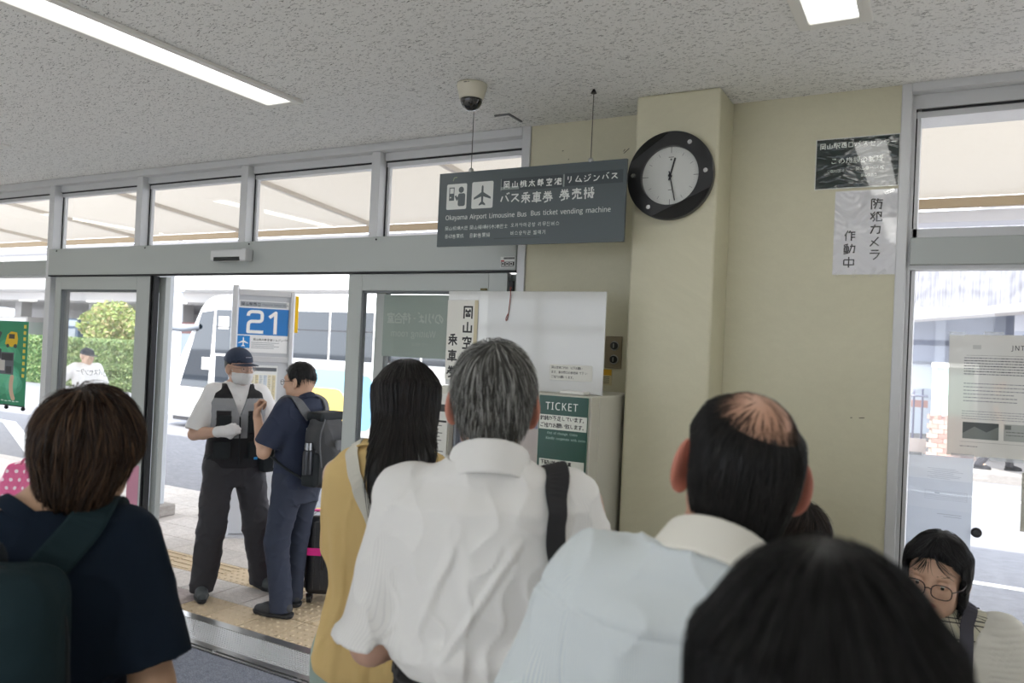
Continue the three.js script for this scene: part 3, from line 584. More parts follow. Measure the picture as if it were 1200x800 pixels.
{
  const t = thing('street_tree', 'light green leafy tree above the hedge across the road', 'tree', [-27.6, -0.15, -18.6]);
  mesh('trunk', bar([0, 0, 0], [0.1, 1.8, 0], 0.12, 10, 0.07), mat(0x5c4a38, 0.9), t);
  const cl = [[-0.9, 2.2, 0, 0.7], [0.2, 2.5, 0.2, 0.75], [0.9, 2.15, -0.2, 0.65], [0.1, 1.7, 0.3, 0.7], [-0.5, 1.35, 0, 0.5], [0.9, 1.5, 0, 0.5]];
  const f = mesh('foliage', leafCloud(5200, (r) => { const k = cl[Math.floor(r() * cl.length)], u = new THREE.Vector3(r() - 0.5, r() - 0.5, r() - 0.5).normalize().multiplyScalar(k[3] * (0.6 + 0.45 * r())); return [k[0] + u.x * 1.25, k[1] + u.y * 0.8, k[2] + u.z]; }, 0.09, 3, [[0.36, 0.46, 0.13], [0.46, 0.52, 0.16], [0.28, 0.40, 0.12], [0.6, 0.5, 0.26]]), leafM, t); f.userData.kind = 'stuff';
  const h = thing('hedge', 'long clipped green hedge beyond the road', 'hedge', [-27, -0.15, -16.6]);
  mesh('core', bx(-6, 5, 0, 1.55, -0.5, 0.5, 0.1), mat(lin(0.26, 0.38, 0.13), 0.95), h);
  const hf = mesh('foliage', leafCloud(16000, (r) => { const f = r(); return f < 0.65 ? [-6 + 11 * r(), 1.62 * r(), 0.5 + 0.1 * r()] : [-6 + 11 * r(), 1.55 + 0.1 * r(), -0.5 + r()]; }, 0.07, 8, [[0.2, 0.32, 0.1], [0.28, 0.4, 0.14], [0.16, 0.27, 0.09], [0.36, 0.44, 0.18]]), leafM, h); hf.userData.kind = 'stuff';
  const s = thing('shrub', 'yellow-green shrub top showing above the coach roof', 'shrub', [-15.9, -0.15, -14.3]);
  mesh('stem', bar([0, 0, 0], [0, 2.3, 0], 0.05, 8), mat(0x5c4a38, 0.9), s);
  const sf = mesh('foliage', leafCloud(900, (r) => { const u = new THREE.Vector3(r() - 0.5, r() - 0.5, r() - 0.5).normalize().multiplyScalar(0.28 * (0.5 + 0.5 * r())); return [u.x * 1.9, 2.62 + u.y, u.z]; }, 0.06, 5, [[0.7, 0.62, 0.2], [0.62, 0.6, 0.2]]), leafM, s); sf.userData.kind = 'stuff';
}
// ---------------------------------------------------------------- elevated deck with the station concourse beneath it, pole, kiosks
{
  const d = thing('elevated_deck', 'long white elevated deck on columns beyond the road', 'deck', [0, 0, -25]);
  const deckM = mat(lin(0.72, 0.7, 0.68), 0.85);
  mesh('fascia', bx(-75, -9, 3.95, 6.2, -0.4, 0, 0.03), deckM, d);
  mesh('soffit', bx(-75, -9, 3.9, 4.3, -24, -0.4), deckM, d);
  for (let i = 0; i < 10; i++) mesh('soffit_beam', bx(-75, -9, 3.45, 3.9, -2.2 - i * 2.2, -1.8 - i * 2.2), deckM, d);
  for (let i = 0; i < 8; i++) mesh('deck_column', bx(-70 + i * 8, -69.3 + i * 8, -0.15, 3.9, -5, -4.3), deckM, d);
  mesh('concourse_wall', bx(-75, -9, -0.15, 3.9, -16, -15.6), deckM, d);
  const shop = [[-58, 0x6f8fa8, 4], [-52, 0xb9b4ae, 5], [-46, 0x5b6f86, 3.4], [-41.5, 0x4f9d9a, 2.2], [-38, 0xd8d4d0, 2.4], [-34, 0x8c6a66, 3], [-29, 0x9aa3ad, 3.5], [-24, 0xb5aca4, 4], [-18, 0x7a8490, 4]];
  shop.forEach(([x, c, w], i) => { const k = thing('kiosk', ['blue-grey kiosk front under the elevated deck', 'wide beige shop front under the elevated deck', 'slate blue shop front beneath the deck soffit', 'teal kiosk under the elevated deck by the tree', 'white panelled booth beside the teal kiosk', 'reddish brown shop front behind the tree', 'pale grey stall front behind the coach', 'sandy shop front under the deck behind the coach', 'grey shutter front at the far end of the deck'][i], 'kiosk', [x, -0.15, -27.6]); const m = mat(c, 0.8); mesh('cabin', bx(-w / 2, w / 2, 0, 2.6, -1.2, 0, 0.03), m, k); mesh('shop_window', bx(-w / 2 + 0.2, w / 2 - 0.2, 0.9, 2.0, 0.001, 0.02), mat(lin(0.35, 0.4, 0.42), 0.15), k); mesh('sign_board', bx(-w / 2 + 0.1, w / 2 - 0.1, 2.15, 2.5, 0.001, 0.05), mat(i % 2 ? 0xe8e8e8 : 0xc9d6df, 0.6), k); });
  for (let i = 0; i < 7; i++) { const l = thing('soffit_light', 'white strip light under the elevated deck soffit', 'light', [-60 + i * 6.5, 3.4, -26.2], 0, 'strip lights under the elevated deck'); mesh('tube', bx(-0.8, 0.8, -0.05, 0.03, -0.08, 0.08, 0.02), mat(0x000000, 0.5, { emissive: lin(1, 1, 1), emissiveIntensity: 2 }), l); }
  const p = thing('street_pole', 'pale stepped steel street pole behind the coach mirror', 'pole', [-19.1, -0.15, -14.8]); const pm = mat(lin(0.5, 0.52, 0.57), 0.5);
  mesh('lower_shaft', cyl(0.13, 0.15, 3.2, 16, [0, 1.6, 0]), pm, p); mesh('collar', cyl(0.09, 0.17, 0.14, 16, [0, 3.25, 0]), pm, p); mesh('upper_shaft', cyl(0.06, 0.075, 1.4, 14, [0, 4.0, 0]), pm, p); mesh('base_plate', cyl(0.28, 0.28, 0.3, 16, [0, 0.15, 0]), mat(lin(0.3, 0.3, 0.33), 0.6), p);
  const g = thing('hanging_sign', 'small turquoise sign beside the street pole', 'sign', [-20.6, 0, -15.2]); mesh('panel', bx(-0.16, 0.16, 2.7, 3.35, -0.04, 0.04, 0.02), mat(0x7fd0c4, 0.5), g); mesh('sign_post', bar([0, -0.15, 0], [0, 2.72, 0], 0.03), pm, g);
  struct('embankment_wall', bx(-60, -16, -0.15, 0.55, -19.6, -19.2), mat(lin(0.5, 0.49, 0.47), 0.9)).name = 'trim_3';
}
// ---------------------------------------------------------------- across the road on the right
{
  const v = thing('viaduct_beam', 'streaky white concrete viaduct edge over the far pavement', 'viaduct', [-0.46, 0, -21], -Math.atan2(-3.5, -1.86) + Math.PI);
  const st = dataTex(512, (a, b) => { const n = pnoise(a, b * 0.02, 60, 2) * 26 + pnoise(a, b, 9, 4) * 16 + pnoise(a, b * 0.2, 24, 7) * 16; return [172 + n * 1.3, 170 + n * 1.3, 174 + n * 1.3]; }, { repeat: [0.25, 0.4] });
  mesh('edge_girder', bx(-14, 8, 3.0, 5.2, -0.5, 0.0, 0.02), mat(0xffffff, 0.85, { map: st }), v); mesh('girder_lip', bx(-14, 8, 2.94, 3.1, -0.45, 0.12, 0.02), mat(lin(0.6, 0.58, 0.58), 0.85), v); mesh('deck_slab', bx(-14, 8, 3.3, 3.6, -9, -0.5), mat(lin(0.4, 0.4, 0.42), 0.9), v);
  const fp = struct('far_pavement', bx(-8, 12, -0.3, 0, -34, -15.9), mat(lin(0.5, 0.49, 0.48), 0.9, { map: T.paver })); fp.name = 'pavement_far';
  const w = thing('underpass_wall', 'blue-grey wall under the concrete viaduct', 'wall', [-0.2, 0, -24]); mesh('upper_wall', bx(-6, 9, 1.95, 3.3, -0.2, 0), mat(lin(0.32, 0.35, 0.44), 0.85), w); mesh('lower_wall', bx(-6, 9, 0, 1.95, -0.22, -0.02), mat(lin(0.62, 0.66, 0.7), 0.85), w); mesh('lintel', bx(-6, 9, 1.9, 1.98, -0.02, 0.06), mat(lin(0.2, 0.22, 0.27), 0.8), w); for (const x of [0.25, 1.6]) mesh('wall_pier', bx(x - 0.12, x + 0.12, 0, 3.3, 0, 0.2), mat(lin(0.42, 0.46, 0.55), 0.85), w);
  const b = thing('gate_booth', 'small white booth with pale green glass on a brick base across the road', 'booth', [0.32, 0, -18.2]);
  mesh('booth_frame', merge([bx(-0.4, -0.33, 0.84, 1.88, 0.2, 0.27), bx(0.33, 0.4, 0.84, 1.88, 0.2, 0.27), bx(-0.42, 0.42, 1.82, 1.92, -0.3, 0.3), bx(-0.2, -0.15, 0.84, 1.88, 0.2, 0.27)]), mat(0xf2f4f2, 0.5), b);
  mesh('booth_glass', bx(-0.36, 0.36, 0.86, 1.85, 0.21, 0.22), mat(lin(0.5, 0.66, 0.6), 0.1), b); mesh('booth_wall', bx(-0.36, 0.36, 0.86, 1.85, -0.28, 0.15), mat(lin(0.6, 0.7, 0.68), 0.7), b);
  const bm = [0xb59c94, 0xa98d86, 0xc0aaa2].map((c) => mat(c, 0.9)), bg = bx(-0.1, 0.1, -0.045, 0.045, -0.05, 0.05); let rr = rngOf(2);
  mesh('brick_core', bx(-0.42, 0.42, 0, 0.86, -0.3, 0.22), mat(0xb9aaa0, 0.95), b);
  for (let j = 0; j < 9; j++) for (let i = 0; i < 4; i++) mesh('brick', bg, bm[Math.floor(rr() * 3)], b, [-0.315 + i * 0.21 + (j % 2 ? 0.05 : -0.05), 0.047 + j * 0.096, 0.19]);
  const f = thing('railing', 'dark railing posts on a low wall beside the brick base', 'railing', [-0.75, 0, -18.6]); for (let i = 0; i < 6; i++) mesh('railing_post', bar([i * 0.16 - 0.3, 0.1, 0], [i * 0.16 - 0.3, 1.35, 0], 0.02), mat(lin(0.2, 0.2, 0.26), 0.6), f); mesh('top_rail', bar([-0.4, 1.2, 0], [0.6, 1.2, 0], 0.025), mat(lin(0.3, 0.3, 0.36), 0.6), f); mesh('low_wall', bx(-0.8, 0.6, 0, 0.3, -0.1, 0.1), mat(lin(0.5, 0.45, 0.42), 0.9), f); mesh('upper_band', bx(-0.8, 0.6, 0.95, 1.1, -0.28, -0.2), mat(lin(0.55, 0.36, 0.33), 0.9), f);
  const sg = thing('shop_sign', 'white roadside sign with red letters under the viaduct', 'sign', [2.35, 0, -19.5]);
  const tx = canvasTex(512, 160, (c, w2, h) => { c.fillStyle = '#e4e6ee'; c.fillRect(0, 0, w2, h); c.fillStyle = '#c9cedc'; c.fillRect(0, 96, w2, 64); text(c, 'DIZZLE', 40, -18, 110, { color: '#c9606a', bold: true, track: 8 }); c.fillStyle = '#8a96ac'; for (let i = 0; i < 10; i++) c.fillRect(40 + i * 42, 116, 30, 22); });
  sheet('sign_face', 1.9, 0.6, tx, { t: 0.05 }, sg, [0, 2.72, 0.06]); mesh('sign_post', bar([-0.6, 0, 0], [-0.6, 3.0, 0], 0.04), MT.alu, sg); mesh('sign_post', bar([0.6, 0, 0], [0.6, 3.0, 0], 0.04), MT.alu, sg);
}
// ---------------------------------------------------------------- hanging sign
{
  const t = thing('hanging_sign', 'dark slate hanging sign for the airport bus ticket machine', 'sign', [-1.468, 2.378, -2.74]);
  const W = 0.845, H = 0.312, ink = '#d9dcd8';
  const tex = canvasTex(1690, 624, (c, w, h) => {
    c.fillStyle = '#4e585b'; c.fillRect(0, 0, w, h); const r = rngOf(9); for (let i = 0; i < 900; i++) { c.fillStyle = `rgba(${60 + r() * 60},${70 + r() * 60},${72 + r() * 60},0.12)`; c.fillRect(r() * w, r() * h, 4 + r() * 40, 1 + r() * 3); }
    const rr = (x, y, s) => { c.fillStyle = ink; c.beginPath(); c.roundRect(x, y, s, s * 1.08, 14); c.fill(); };
    rr(80, 96, 200); rr(330, 92, 206);
    c.fillStyle = '#4e585b'; c.fillRect(104, 124, 52, 112); c.fillStyle = ink; c.fillRect(112, 132, 36, 44); c.fillStyle = '#4e585b'; c.fillRect(116, 190, 30, 30); c.fillStyle = ink; c.fillRect(112, 204, 14, 10);
    c.fillStyle = '#4e585b'; c.beginPath(); c.arc(224, 148, 26, 0, 7); c.fill(); c.beginPath(); c.roundRect(194, 178, 72, 108, 18); c.fill(); c.lineWidth = 17; c.strokeStyle = '#4e585b'; c.beginPath(); c.moveTo(204, 200); c.lineTo(184, 226); c.lineTo(168, 196); c.stroke();
    plane(c, 433, 206, 86, '#4e585b');
    c.fillStyle = '#3b4447'; c.fillRect(606, 84, 560, 100); c.fillRect(1180, 78, 484, 100);
    c.fillStyle = 'rgba(190,198,190,0.55)'; c.fillRect(606, 84, 6, 100); c.fillRect(606, 150, 170, 26); c.fillRect(1166, 84, 14, 96);
    text(c, '岡山桃太郎空港', 628, 100, 66, { color: '#e4e7e3', lw: 8, adv: 77 }); text(c, 'リムジンバス', 1192, 92, 66, { color: '#e4e7e3', lw: 8, adv: 74 });
    text(c, 'バス乗車券', 596, 196, 100, { color: ink, lw: 11, adv: 98 }); text(c, '券売機', 1134, 190, 100, { color: ink, lw: 11, adv: 103 });
    text(c, 'Okayama Airport Limousine Bus', 76, 352, 55, { color: ink, track: -1.5 }); text(c, 'Bus ticket vending machine', 890, 348, 55, { color: ink, track: -0.5 });
    text(c, '岡山机場大巴', 76, 452, 38, { color: '#c3c8c4', lw: 4 }); text(c, '岡山機場利木津巴士', 322, 450, 40, { color: '#c3c8c4', lw: 4, adv: 41 }); text(c, '오카야마공항 리무진버스', 712, 446, 38, { color: '#c3c8c4', lw: 4 });
    text(c, '自动售票机', 76, 518, 38, { color: '#c3c8c4', lw: 4 }); text(c, '自動售票機', 322, 516, 40, { color: '#c3c8c4', lw: 4 }); text(c, '버스승차권 발매기', 712, 510, 38, { color: '#c3c8c4', lw: 4 });
    c.strokeStyle = 'rgba(150,165,130,0.8)'; c.lineWidth = 8; c.beginPath(); c.moveTo(138, 70); c.lineTo(150, 42); c.lineTo(178, 40); c.stroke(); c.fillStyle = 'rgba(50,58,58,0.6)'; c.fillRect(560, 566, 420, 7);
  });
  const dark = mat(0x4a5356, 0.4);
  sheet('face', W, H, tex, { rough: 0.36, t: 0.012, backMat: dark, backName: 'panel' }, t, [0, 0, 0.0065]);
  for (const x of [-0.27, 0.272]) { mesh('ball_clip', new THREE.SphereGeometry(0.0105, 14, 10).translate(x, H / 2 + 0.006, 0), MT.steel, t); mesh('wire', bar([x, H / 2, 0], [x, CE - 2.378, 0], 0.0016, 6), mat(0x3a3a38, 0.5), t); mesh('ceiling_hook', cyl(0.004, 0.012, 0.016, 12, [x, CE - 2.378 - 0.008, 0]), MT.black, t); }
}
// ---------------------------------------------------------------- clock on the pillar
{
  const t = thing('wall_clock', 'round black rimmed wall clock with silver studs on the pillar', 'clock', [-0.918, 2.488, -2.879]);
  const ring = new THREE.Shape(); ring.absarc(0, 0, 0.166, 0, Math.PI * 2, false); const hole = new THREE.Path(); hole.absarc(0, 0, 0.115, 0, Math.PI * 2, true); ring.holes.push(hole);
  const rimM = mat(0x2c2d2f, 0.28), gl = mat(0x101113, 0.12);
  mesh('rim', new THREE.ExtrudeGeometry(ring, { depth: 0.022, bevelEnabled: true, bevelThickness: 0.003, bevelSize: 0.003, bevelSegments: 2, curveSegments: 64 }), rimM, t, [0, 0, 0.004]);
  for (const [a0, a1] of [[R(92), R(158)], [R(-112), R(-20)]]) { const s = new THREE.Shape(); s.absarc(0, 0, 0.1655, a0, a1, false); s.closePath(); const cut = new THREE.ExtrudeGeometry(s, { depth: 0.0018, bevelEnabled: false, curveSegments: 40 }); mesh('rim_inlay', cut, gl, t, [0, 0, 0.0291]); }
  const tex = canvasTex(512, 512, (c, w) => {
    c.fillStyle = '#d6d8d4'; c.fillRect(0, 0, w, w); c.translate(256, 256); c.strokeStyle = '#3c3e40';
    for (let i = 0; i < 60; i++) { c.save(); c.rotate(i * Math.PI / 30); c.lineWidth = i % 15 === 0 ? 4 : i % 5 === 0 ? 4 : 2; c.strokeStyle = i % 15 === 0 ? '#2a2c2e' : i % 5 === 0 ? '#8a8c8c' : '#a8aaa8'; c.beginPath(); c.moveTo(0, i % 15 === 0 ? -252 : i % 5 === 0 ? -214 : -206); c.lineTo(0, i % 15 === 0 ? -192 : i % 5 === 0 ? -186 : -200); c.stroke(); c.restore(); }
    c.fillStyle = '#555'; c.fillRect(-22, -160, 44, 5); c.beginPath(); c.arc(0, -138, 8, 0, 7); c.fill(); c.fillRect(-16, 112, 32, 5);
  });
  const dial = mesh('dial', new THREE.CircleGeometry(0.118, 64), mat(0xffffff, 0.45, { map: tex }), t, [0, 0, 0.012]);
  const hand = (n, a, L, w) => mesh(n, bx(-w / 2, w / 2, -0.018, L, 0, 0.002), MT.black, t, [0, 0, n === 'hour_hand' ? 0.016 : 0.019], [0, 0, -R(a)]);
  hand('hour_hand', 14, 0.07, 0.0055); hand('minute_hand', 167, 0.098, 0.004); mesh('hand_pin', cyl(0.006, 0.006, 0.012, 14, [0, 0, 0.018], [Math.PI / 2, 0, 0]), MT.black, t);
  for (const a of [57, 178, 238, 3]) mesh('stud', cyl(0.0085, 0.0095, 0.01, 18, [Math.cos(R(a)) * 0.141, Math.sin(R(a)) * 0.141, 0.034], [Math.PI / 2, 0, 0]), mat(0xd8d8d8, 0.2, { metalness: 0.8 }), t);
  mesh('back_case', cyl(0.13, 0.13, 0.012, 40, [0, 0, 0.003], [Math.PI / 2, 0, 0]), MT.black, t);
}
// ---------------------------------------------------------------- dome camera, bracket mark
{
  const t = thing('dome_camera', 'cream dome security camera with a black bubble on the ceiling', 'camera', [-1.612, CE, -2.52]);
  const pr = [[0, 0], [0.058, 0], [0.059, -0.006], [0.058, -0.014], [0.047, -0.056], [0.044, -0.06], [0, -0.06]].map(([a, b]) => new THREE.Vector2(a, b)).reverse();
  mesh('housing', new THREE.LatheGeometry(pr, 40), mat(0xd9d4c2, 0.4), t); mesh('bubble', new THREE.SphereGeometry(0.043, 32, 16, 0, 7, Math.PI / 2, Math.PI / 2).scale(1, 1.05, 1), mat(0x0b0c10, 0.05, { clearcoat: 1 }), t, [0, -0.058, 0]);
  const tex = canvasTex(128, 32, (c) => { c.fillStyle = '#cfcab8'; c.fillRect(0, 0, 128, 32); c.fillStyle = '#57534a'; c.fillRect(8, 8, 60, 18); c.fillStyle = '#8a8474'; c.fillRect(76, 10, 44, 14); });
  mesh('maker_mark', new THREE.PlaneGeometry(0.026, 0.006), mat(0xffffff, 0.5, { map: tex }), t, [0.012, -0.009, 0.0582], [0.12, 0.2, 0]);
  mesh('lens_barrel', cyl(0.017, 0.017, 0.03, 18, [0, -0.066, 0.01], [0.7, 0, 0]), MT.black, t);
  single('ceiling_bracket', 'thin bent grey metal strip fixed to the ceiling beside the camera', 'bracket', merge([bx(-1.727, -1.655, CE - 0.006, CE, -2.899, -2.889), bx(-1.662, -1.652, CE - 0.006, CE, -3.01, -2.889)]), mat(0x6d6f70, 0.5));
}
// ---------------------------------------------------------------- notices on the wall
const filmBump = dataTex(256, (u, v) => 128 + pnoise(u, v, 5, 1) * 110 + pnoise(u, v, 12, 5) * 40, { srgb: false });
{
  const lam = { clearcoat: 1, clearcoatRoughness: 0.03, bumpMap: filmBump, bumpScale: 0.007, clearcoatNormalMap: null };
  const t = thing('laminated_notice', 'dark green laminated landscape notice with white lettering', 'notice', [-0.287, 2.546, WZ + 0.004]);
  const tex = canvasTex(900, 600, (c, w, h) => { c.fillStyle = '#e6e6e0'; c.fillRect(0, 0, w, h); c.fillStyle = '#1d2e2c'; c.fillRect(10, 10, w - 20, h - 20); text(c, '岡山駅西口バスセンター', 40, 50, 76, { color: '#e9ece6', lw: 9, adv: 76 }); text(c, 'この施設の管理', 170, 230, 78, { color: '#e9ece6', lw: 8, adv: 80 }); text(c, '公益社団法人', 130, 366, 38, { color: '#dfe3dc', lw: 4 }); text(c, '岡山県バス協', 440, 350, 50, { color: '#dfe3dc', lw: 5 }); text(c, '岡山駅西口', 500, 440, 34, { color: '#dfe3dc', lw: 4 }); });
  sheet('print', 0.286, 0.19, tex, { rough: 0.12, t: 0.0012, mat: lam }, t, [0, 0, 0]);
  const t2 = thing('laminated_notice', 'white laminated portrait notice with vertical black lettering', 'notice', [-0.249, 2.286, WZ + 0.004]);
  const tex2 = canvasTex(640, 936, (c, w, h) => { c.fillStyle = '#dcdce0'; c.fillRect(0, 0, w, h); text(c, '防犯カメラ', 360, 90, 132, { lw: 13, vertical: true, adv: 140, color: '#1c1c1e' }); text(c, '作動中', 100, 430, 132, { lw: 13, vertical: true, adv: 150, color: '#1c1c1e' }); });
  sheet('print', 0.212, 0.31, tex2, { rough: 0.14, t: 0.0012, mat: lam }, t2, [0, 0, 0]);
  const tape = mat(0xffffff, 0.06, { transmission: 0.96, thickness: 0 });
  for (const [x, y, a] of [[-0.085, -0.15, 0.5], [-0.03, -0.15, 1.3], [0.03, -0.148, 1.1], [0.06, -0.15, 0.6], [0.075, 0.145, 0.3]]) mesh('clear_tape', bx(-0.018, 0.018, -0.007, 0.007, 0, 0.0008), tape, t2, [x, y, 0.001], [0, 0, a]);
}
{ // key switches
  const t = thing('switch_plate', 'beige metal plate with two key switches on the wall', 'switch', [-1.208, 1.806, WZ]);
  mesh('plate', bx(-0.038, 0.038, -0.068, 0.068, 0, 0.008, 0.004), mat(0x8f836a, 0.45), t);
  for (const y of [-0.03, 0.028]) { mesh('key_switch', cyl(0.016, 0.016, 0.014, 20, [0.006, y, 0.014], [Math.PI / 2, 0, 0]), MT.black, t); mesh('switch_ring', new THREE.TorusGeometry(0.017, 0.003, 8, 24).translate(0.006, y, 0.01), MT.steel, t); mesh('key_slot', bx(0.004, 0.008, y - 0.009, y + 0.009, 0.021, 0.0235), MT.steel, t); }
  const g = thing('wall_tag', 'small yellow and white printed tag below the key switches', 'tag', [-1.235, 1.70, WZ]); const tx = canvasTex(64, 96, (c) => { c.fillStyle = '#cfc49a'; c.fillRect(0, 0, 64, 96); c.fillStyle = '#d8a520'; c.fillRect(4, 4, 56, 34); c.fillStyle = '#444'; for (let i = 0; i < 5; i++) c.fillRect(8, 46 + i * 9, 40, 3); });
  sheet('print', 0.05, 0.07, tx, {}, g, [0, 0, 0.002]);
}
// ---------------------------------------------------------------- ticket machine
{
  const t = thing('ticket_machine', 'cream ticket vending machine with a green plate marked ticket', 'machine', [-1.435, 0, -2.6]);
  const body = mat(lin(0.62, 0.61, 0.54), 0.4), z0 = -0.48;
  mesh('cabinet', bx(-0.345, 0.345, 0.0, 1.64, z0, -0.08, 0.008), body, t);
  mesh('side_panel', bx(-0.345, -0.265, 0.06, 1.64, -0.08, 0, 0.006), body, t); mesh('side_panel', bx(0.13, 0.345, 0.06, 1.64, -0.08, 0, 0.006), body, t); mesh('lower_panel', bx(-0.265, 0.13, 0.06, 1.02, -0.08, -0.01, 0.006), body, t); mesh('top_panel', bx(-0.265, 0.13, 1.58, 1.64, -0.08, 0, 0.006), body, t);
  mesh('screen', bx(-0.25, 0.115, 1.06, 1.56, -0.08, -0.055, 0.006), mat(lin(0.32, 0.34, 0.46), 0.15), t); mesh('screen_frame', bx(-0.262, -0.25, 1.04, 1.58, -0.08, -0.03), mat(lin(0.28, 0.3, 0.34), 0.4), t);
  mesh('coin_panel', bx(0.02, 0.12, 1.08, 1.5, -0.055, -0.045, 0.004), mat(lin(0.55, 0.5, 0.48), 0.5), t);
  const tex = canvasTex(420, 600, (c, w, h) => {
    c.fillStyle = '#0a4a3d'; c.fillRect(0, 0, w, h); text(c, 'TICKET', 56, 40, 82, { color: '#e6ece6', track: 6 }); c.fillStyle = '#dfe3da'; c.fillRect(6, 150, 414, 116); text(c, '釣銭が不足しています。', 12, 156, 40, { lw: 4.5, adv: 37 }); text(c, 'ご協力お願い致します。', 12, 212, 40, { lw: 4.5, adv: 37 });
    text(c, 'Out of change. Coins', 80, 280, 26, { color: '#b9cfc4', font: 'serif' }); text(c, 'Kindly cooperate with notes', 70, 322, 25, { color: '#b9cfc4', font: 'serif' });
    c.fillStyle = '#d9ddd4'; c.fillRect(20, 500, 390, 100); text(c, '下記以外の利木車は', 30, 508, 36, { lw: 5, adv: 34 }); text(c, '券売機', 250, 556, 40, { lw: 6 });
  });
  sheet('green_plate', 0.195, 0.28, tex, { rough: 0.3, t: 0.006, back: 0x0d5a4a }, t, [0.238, 1.495, 0.012]);
  const tt = canvasTex(160, 512, (c, w, h) => { c.fillStyle = '#dcdcd6'; c.fillRect(0, 0, w, h); c.fillStyle = '#333'; c.fillRect(30, 44, 110, 30); c.fillRect(10, 110, 140, 8); c.fillRect(10, 330, 140, 8); const r = rngOf(6); for (let i = 0; i < 26; i++) { c.fillStyle = '#777'; c.fillRect(40, 130 + i * 15, 30 + r() * 60, 4); } });
  sheet('timetable', 0.07, 0.5, tt, {}, t, [-0.305, 1.36, 0.004]);
}
{ // acrylic board on top of the machine
  const t = thing('acrylic_board', 'translucent white acrylic board standing on the ticket machine', 'board', [-1.4425, 1.641, -2.7]);
  mesh('panel', bx(-0.3525, 0.3525, 0, 0.39, -0.004, 0.0, 0.002), mat(lin(0.74, 0.75, 0.73), 0.07, { transmission: 0.25, thickness: 0 }), t);
  mesh('board_foot', bx(-0.3, -0.2, 0, 0.012, -0.06, 0.05, 0.003), MT.white, t); mesh('board_foot', bx(0.2, 0.3, 0, 0.012, -0.06, 0.05, 0.003), MT.white, t);
  const tex = canvasTex(340, 800, (c, w, h) => { c.fillStyle = '#dddcd4'; c.fillRect(0, 0, w, h); text(c, '岡山空港', 176, 50, 138, { lw: 17, vertical: true, adv: 150 }); text(c, '乗車券', 12, 330, 132, { lw: 16, vertical: true, adv: 158 }); });
  const p = thing('banner_paper', 'white paper with bold vertical lettering taped to the acrylic board', 'paper', [-1.725, 1.828, -2.698]);
  sheet('print', 0.14, 0.33, tex, { rough: 0.35, t: 0.001 }, p, [0, 0, 0.001]); mesh('yellowed_tape', bx(0.062, 0.078, -0.16, 0.165, 0.001, 0.0018), mat(0xc9bf9e, 0.3), p);
  const tx2 = canvasTex(420, 140, (c, w, h) => { c.fillStyle = '#d9d9d2'; c.fillRect(0, 0, w, h); ['岡山空港ご利の方は以下お願い', 'ます。車中西口の券売機にて下さい', 'ご協力お願いします。'].forEach((s, i) => text(c, s, 14, 14 + i * 42, 26, { lw: 2.6, color: '#444', adv: 24 })); });
  const n = thing('small_notice', 'small white paper strip with fine print low on the acrylic board', 'paper', [-1.222, 1.72, -2.699]); sheet('print', 0.178, 0.06, tx2, { t: 0.001 }, n, [0, 0, 0.001]);
  single('red_cord', 'thin looped red cord hanging over the acrylic board', 'cord', merge([tube([[0, 0.012, -0.006], [0, 0.016, 0.001], [0.002, -0.02, 0.004], [-0.001, -0.06, 0.004], [-0.006, -0.105, 0.004], [-0.012, -0.12, 0.004], [-0.013, -0.108, 0.005], [-0.004, -0.09, 0.005]], 0.0018, 50, 6)]), mat(0x8a3a2c, 0.7), [-1.5, 2.031, -2.699]);
  single('sensor_clip', 'small brass latch clip above the acrylic board', 'clip', bx(-0.016, 0.016, -0.005, 0.005, 0, 0.012, 0.002), mat(0x6a6238, 0.4), [-1.86, 2.072, WZ + 0.006]);
}
{ // green glass sign, lettering read from outside
  const t = thing('waiting_room_sign', 'grey-green sign on the glass with mirrored waiting room lettering', 'sign', [-2.27, 1.892, -3.128]);
  const tex = canvasTex(800, 620, (c, w, h) => { c.fillStyle = '#8b9a92'; c.fillRect(0, 0, w, h); c.translate(w, 0); c.scale(-1, 1); text(c, 'のりば・待合室', 60, 170, 116, { color: '#a9b4ac', lw: 14, adv: 98 }); text(c, 'Waiting room', 150, 340, 88, { color: '#a9b4ac' }); text(c, '大巴 待合室', 240, 470, 36, { color: '#98a59c', lw: 4 }); });
  const s = sheet('print', 0.40, 0.31, tex, { rough: 0.4, t: 0.002, back: 0x2f7a6a }, t, [0, 0, 0]);
}
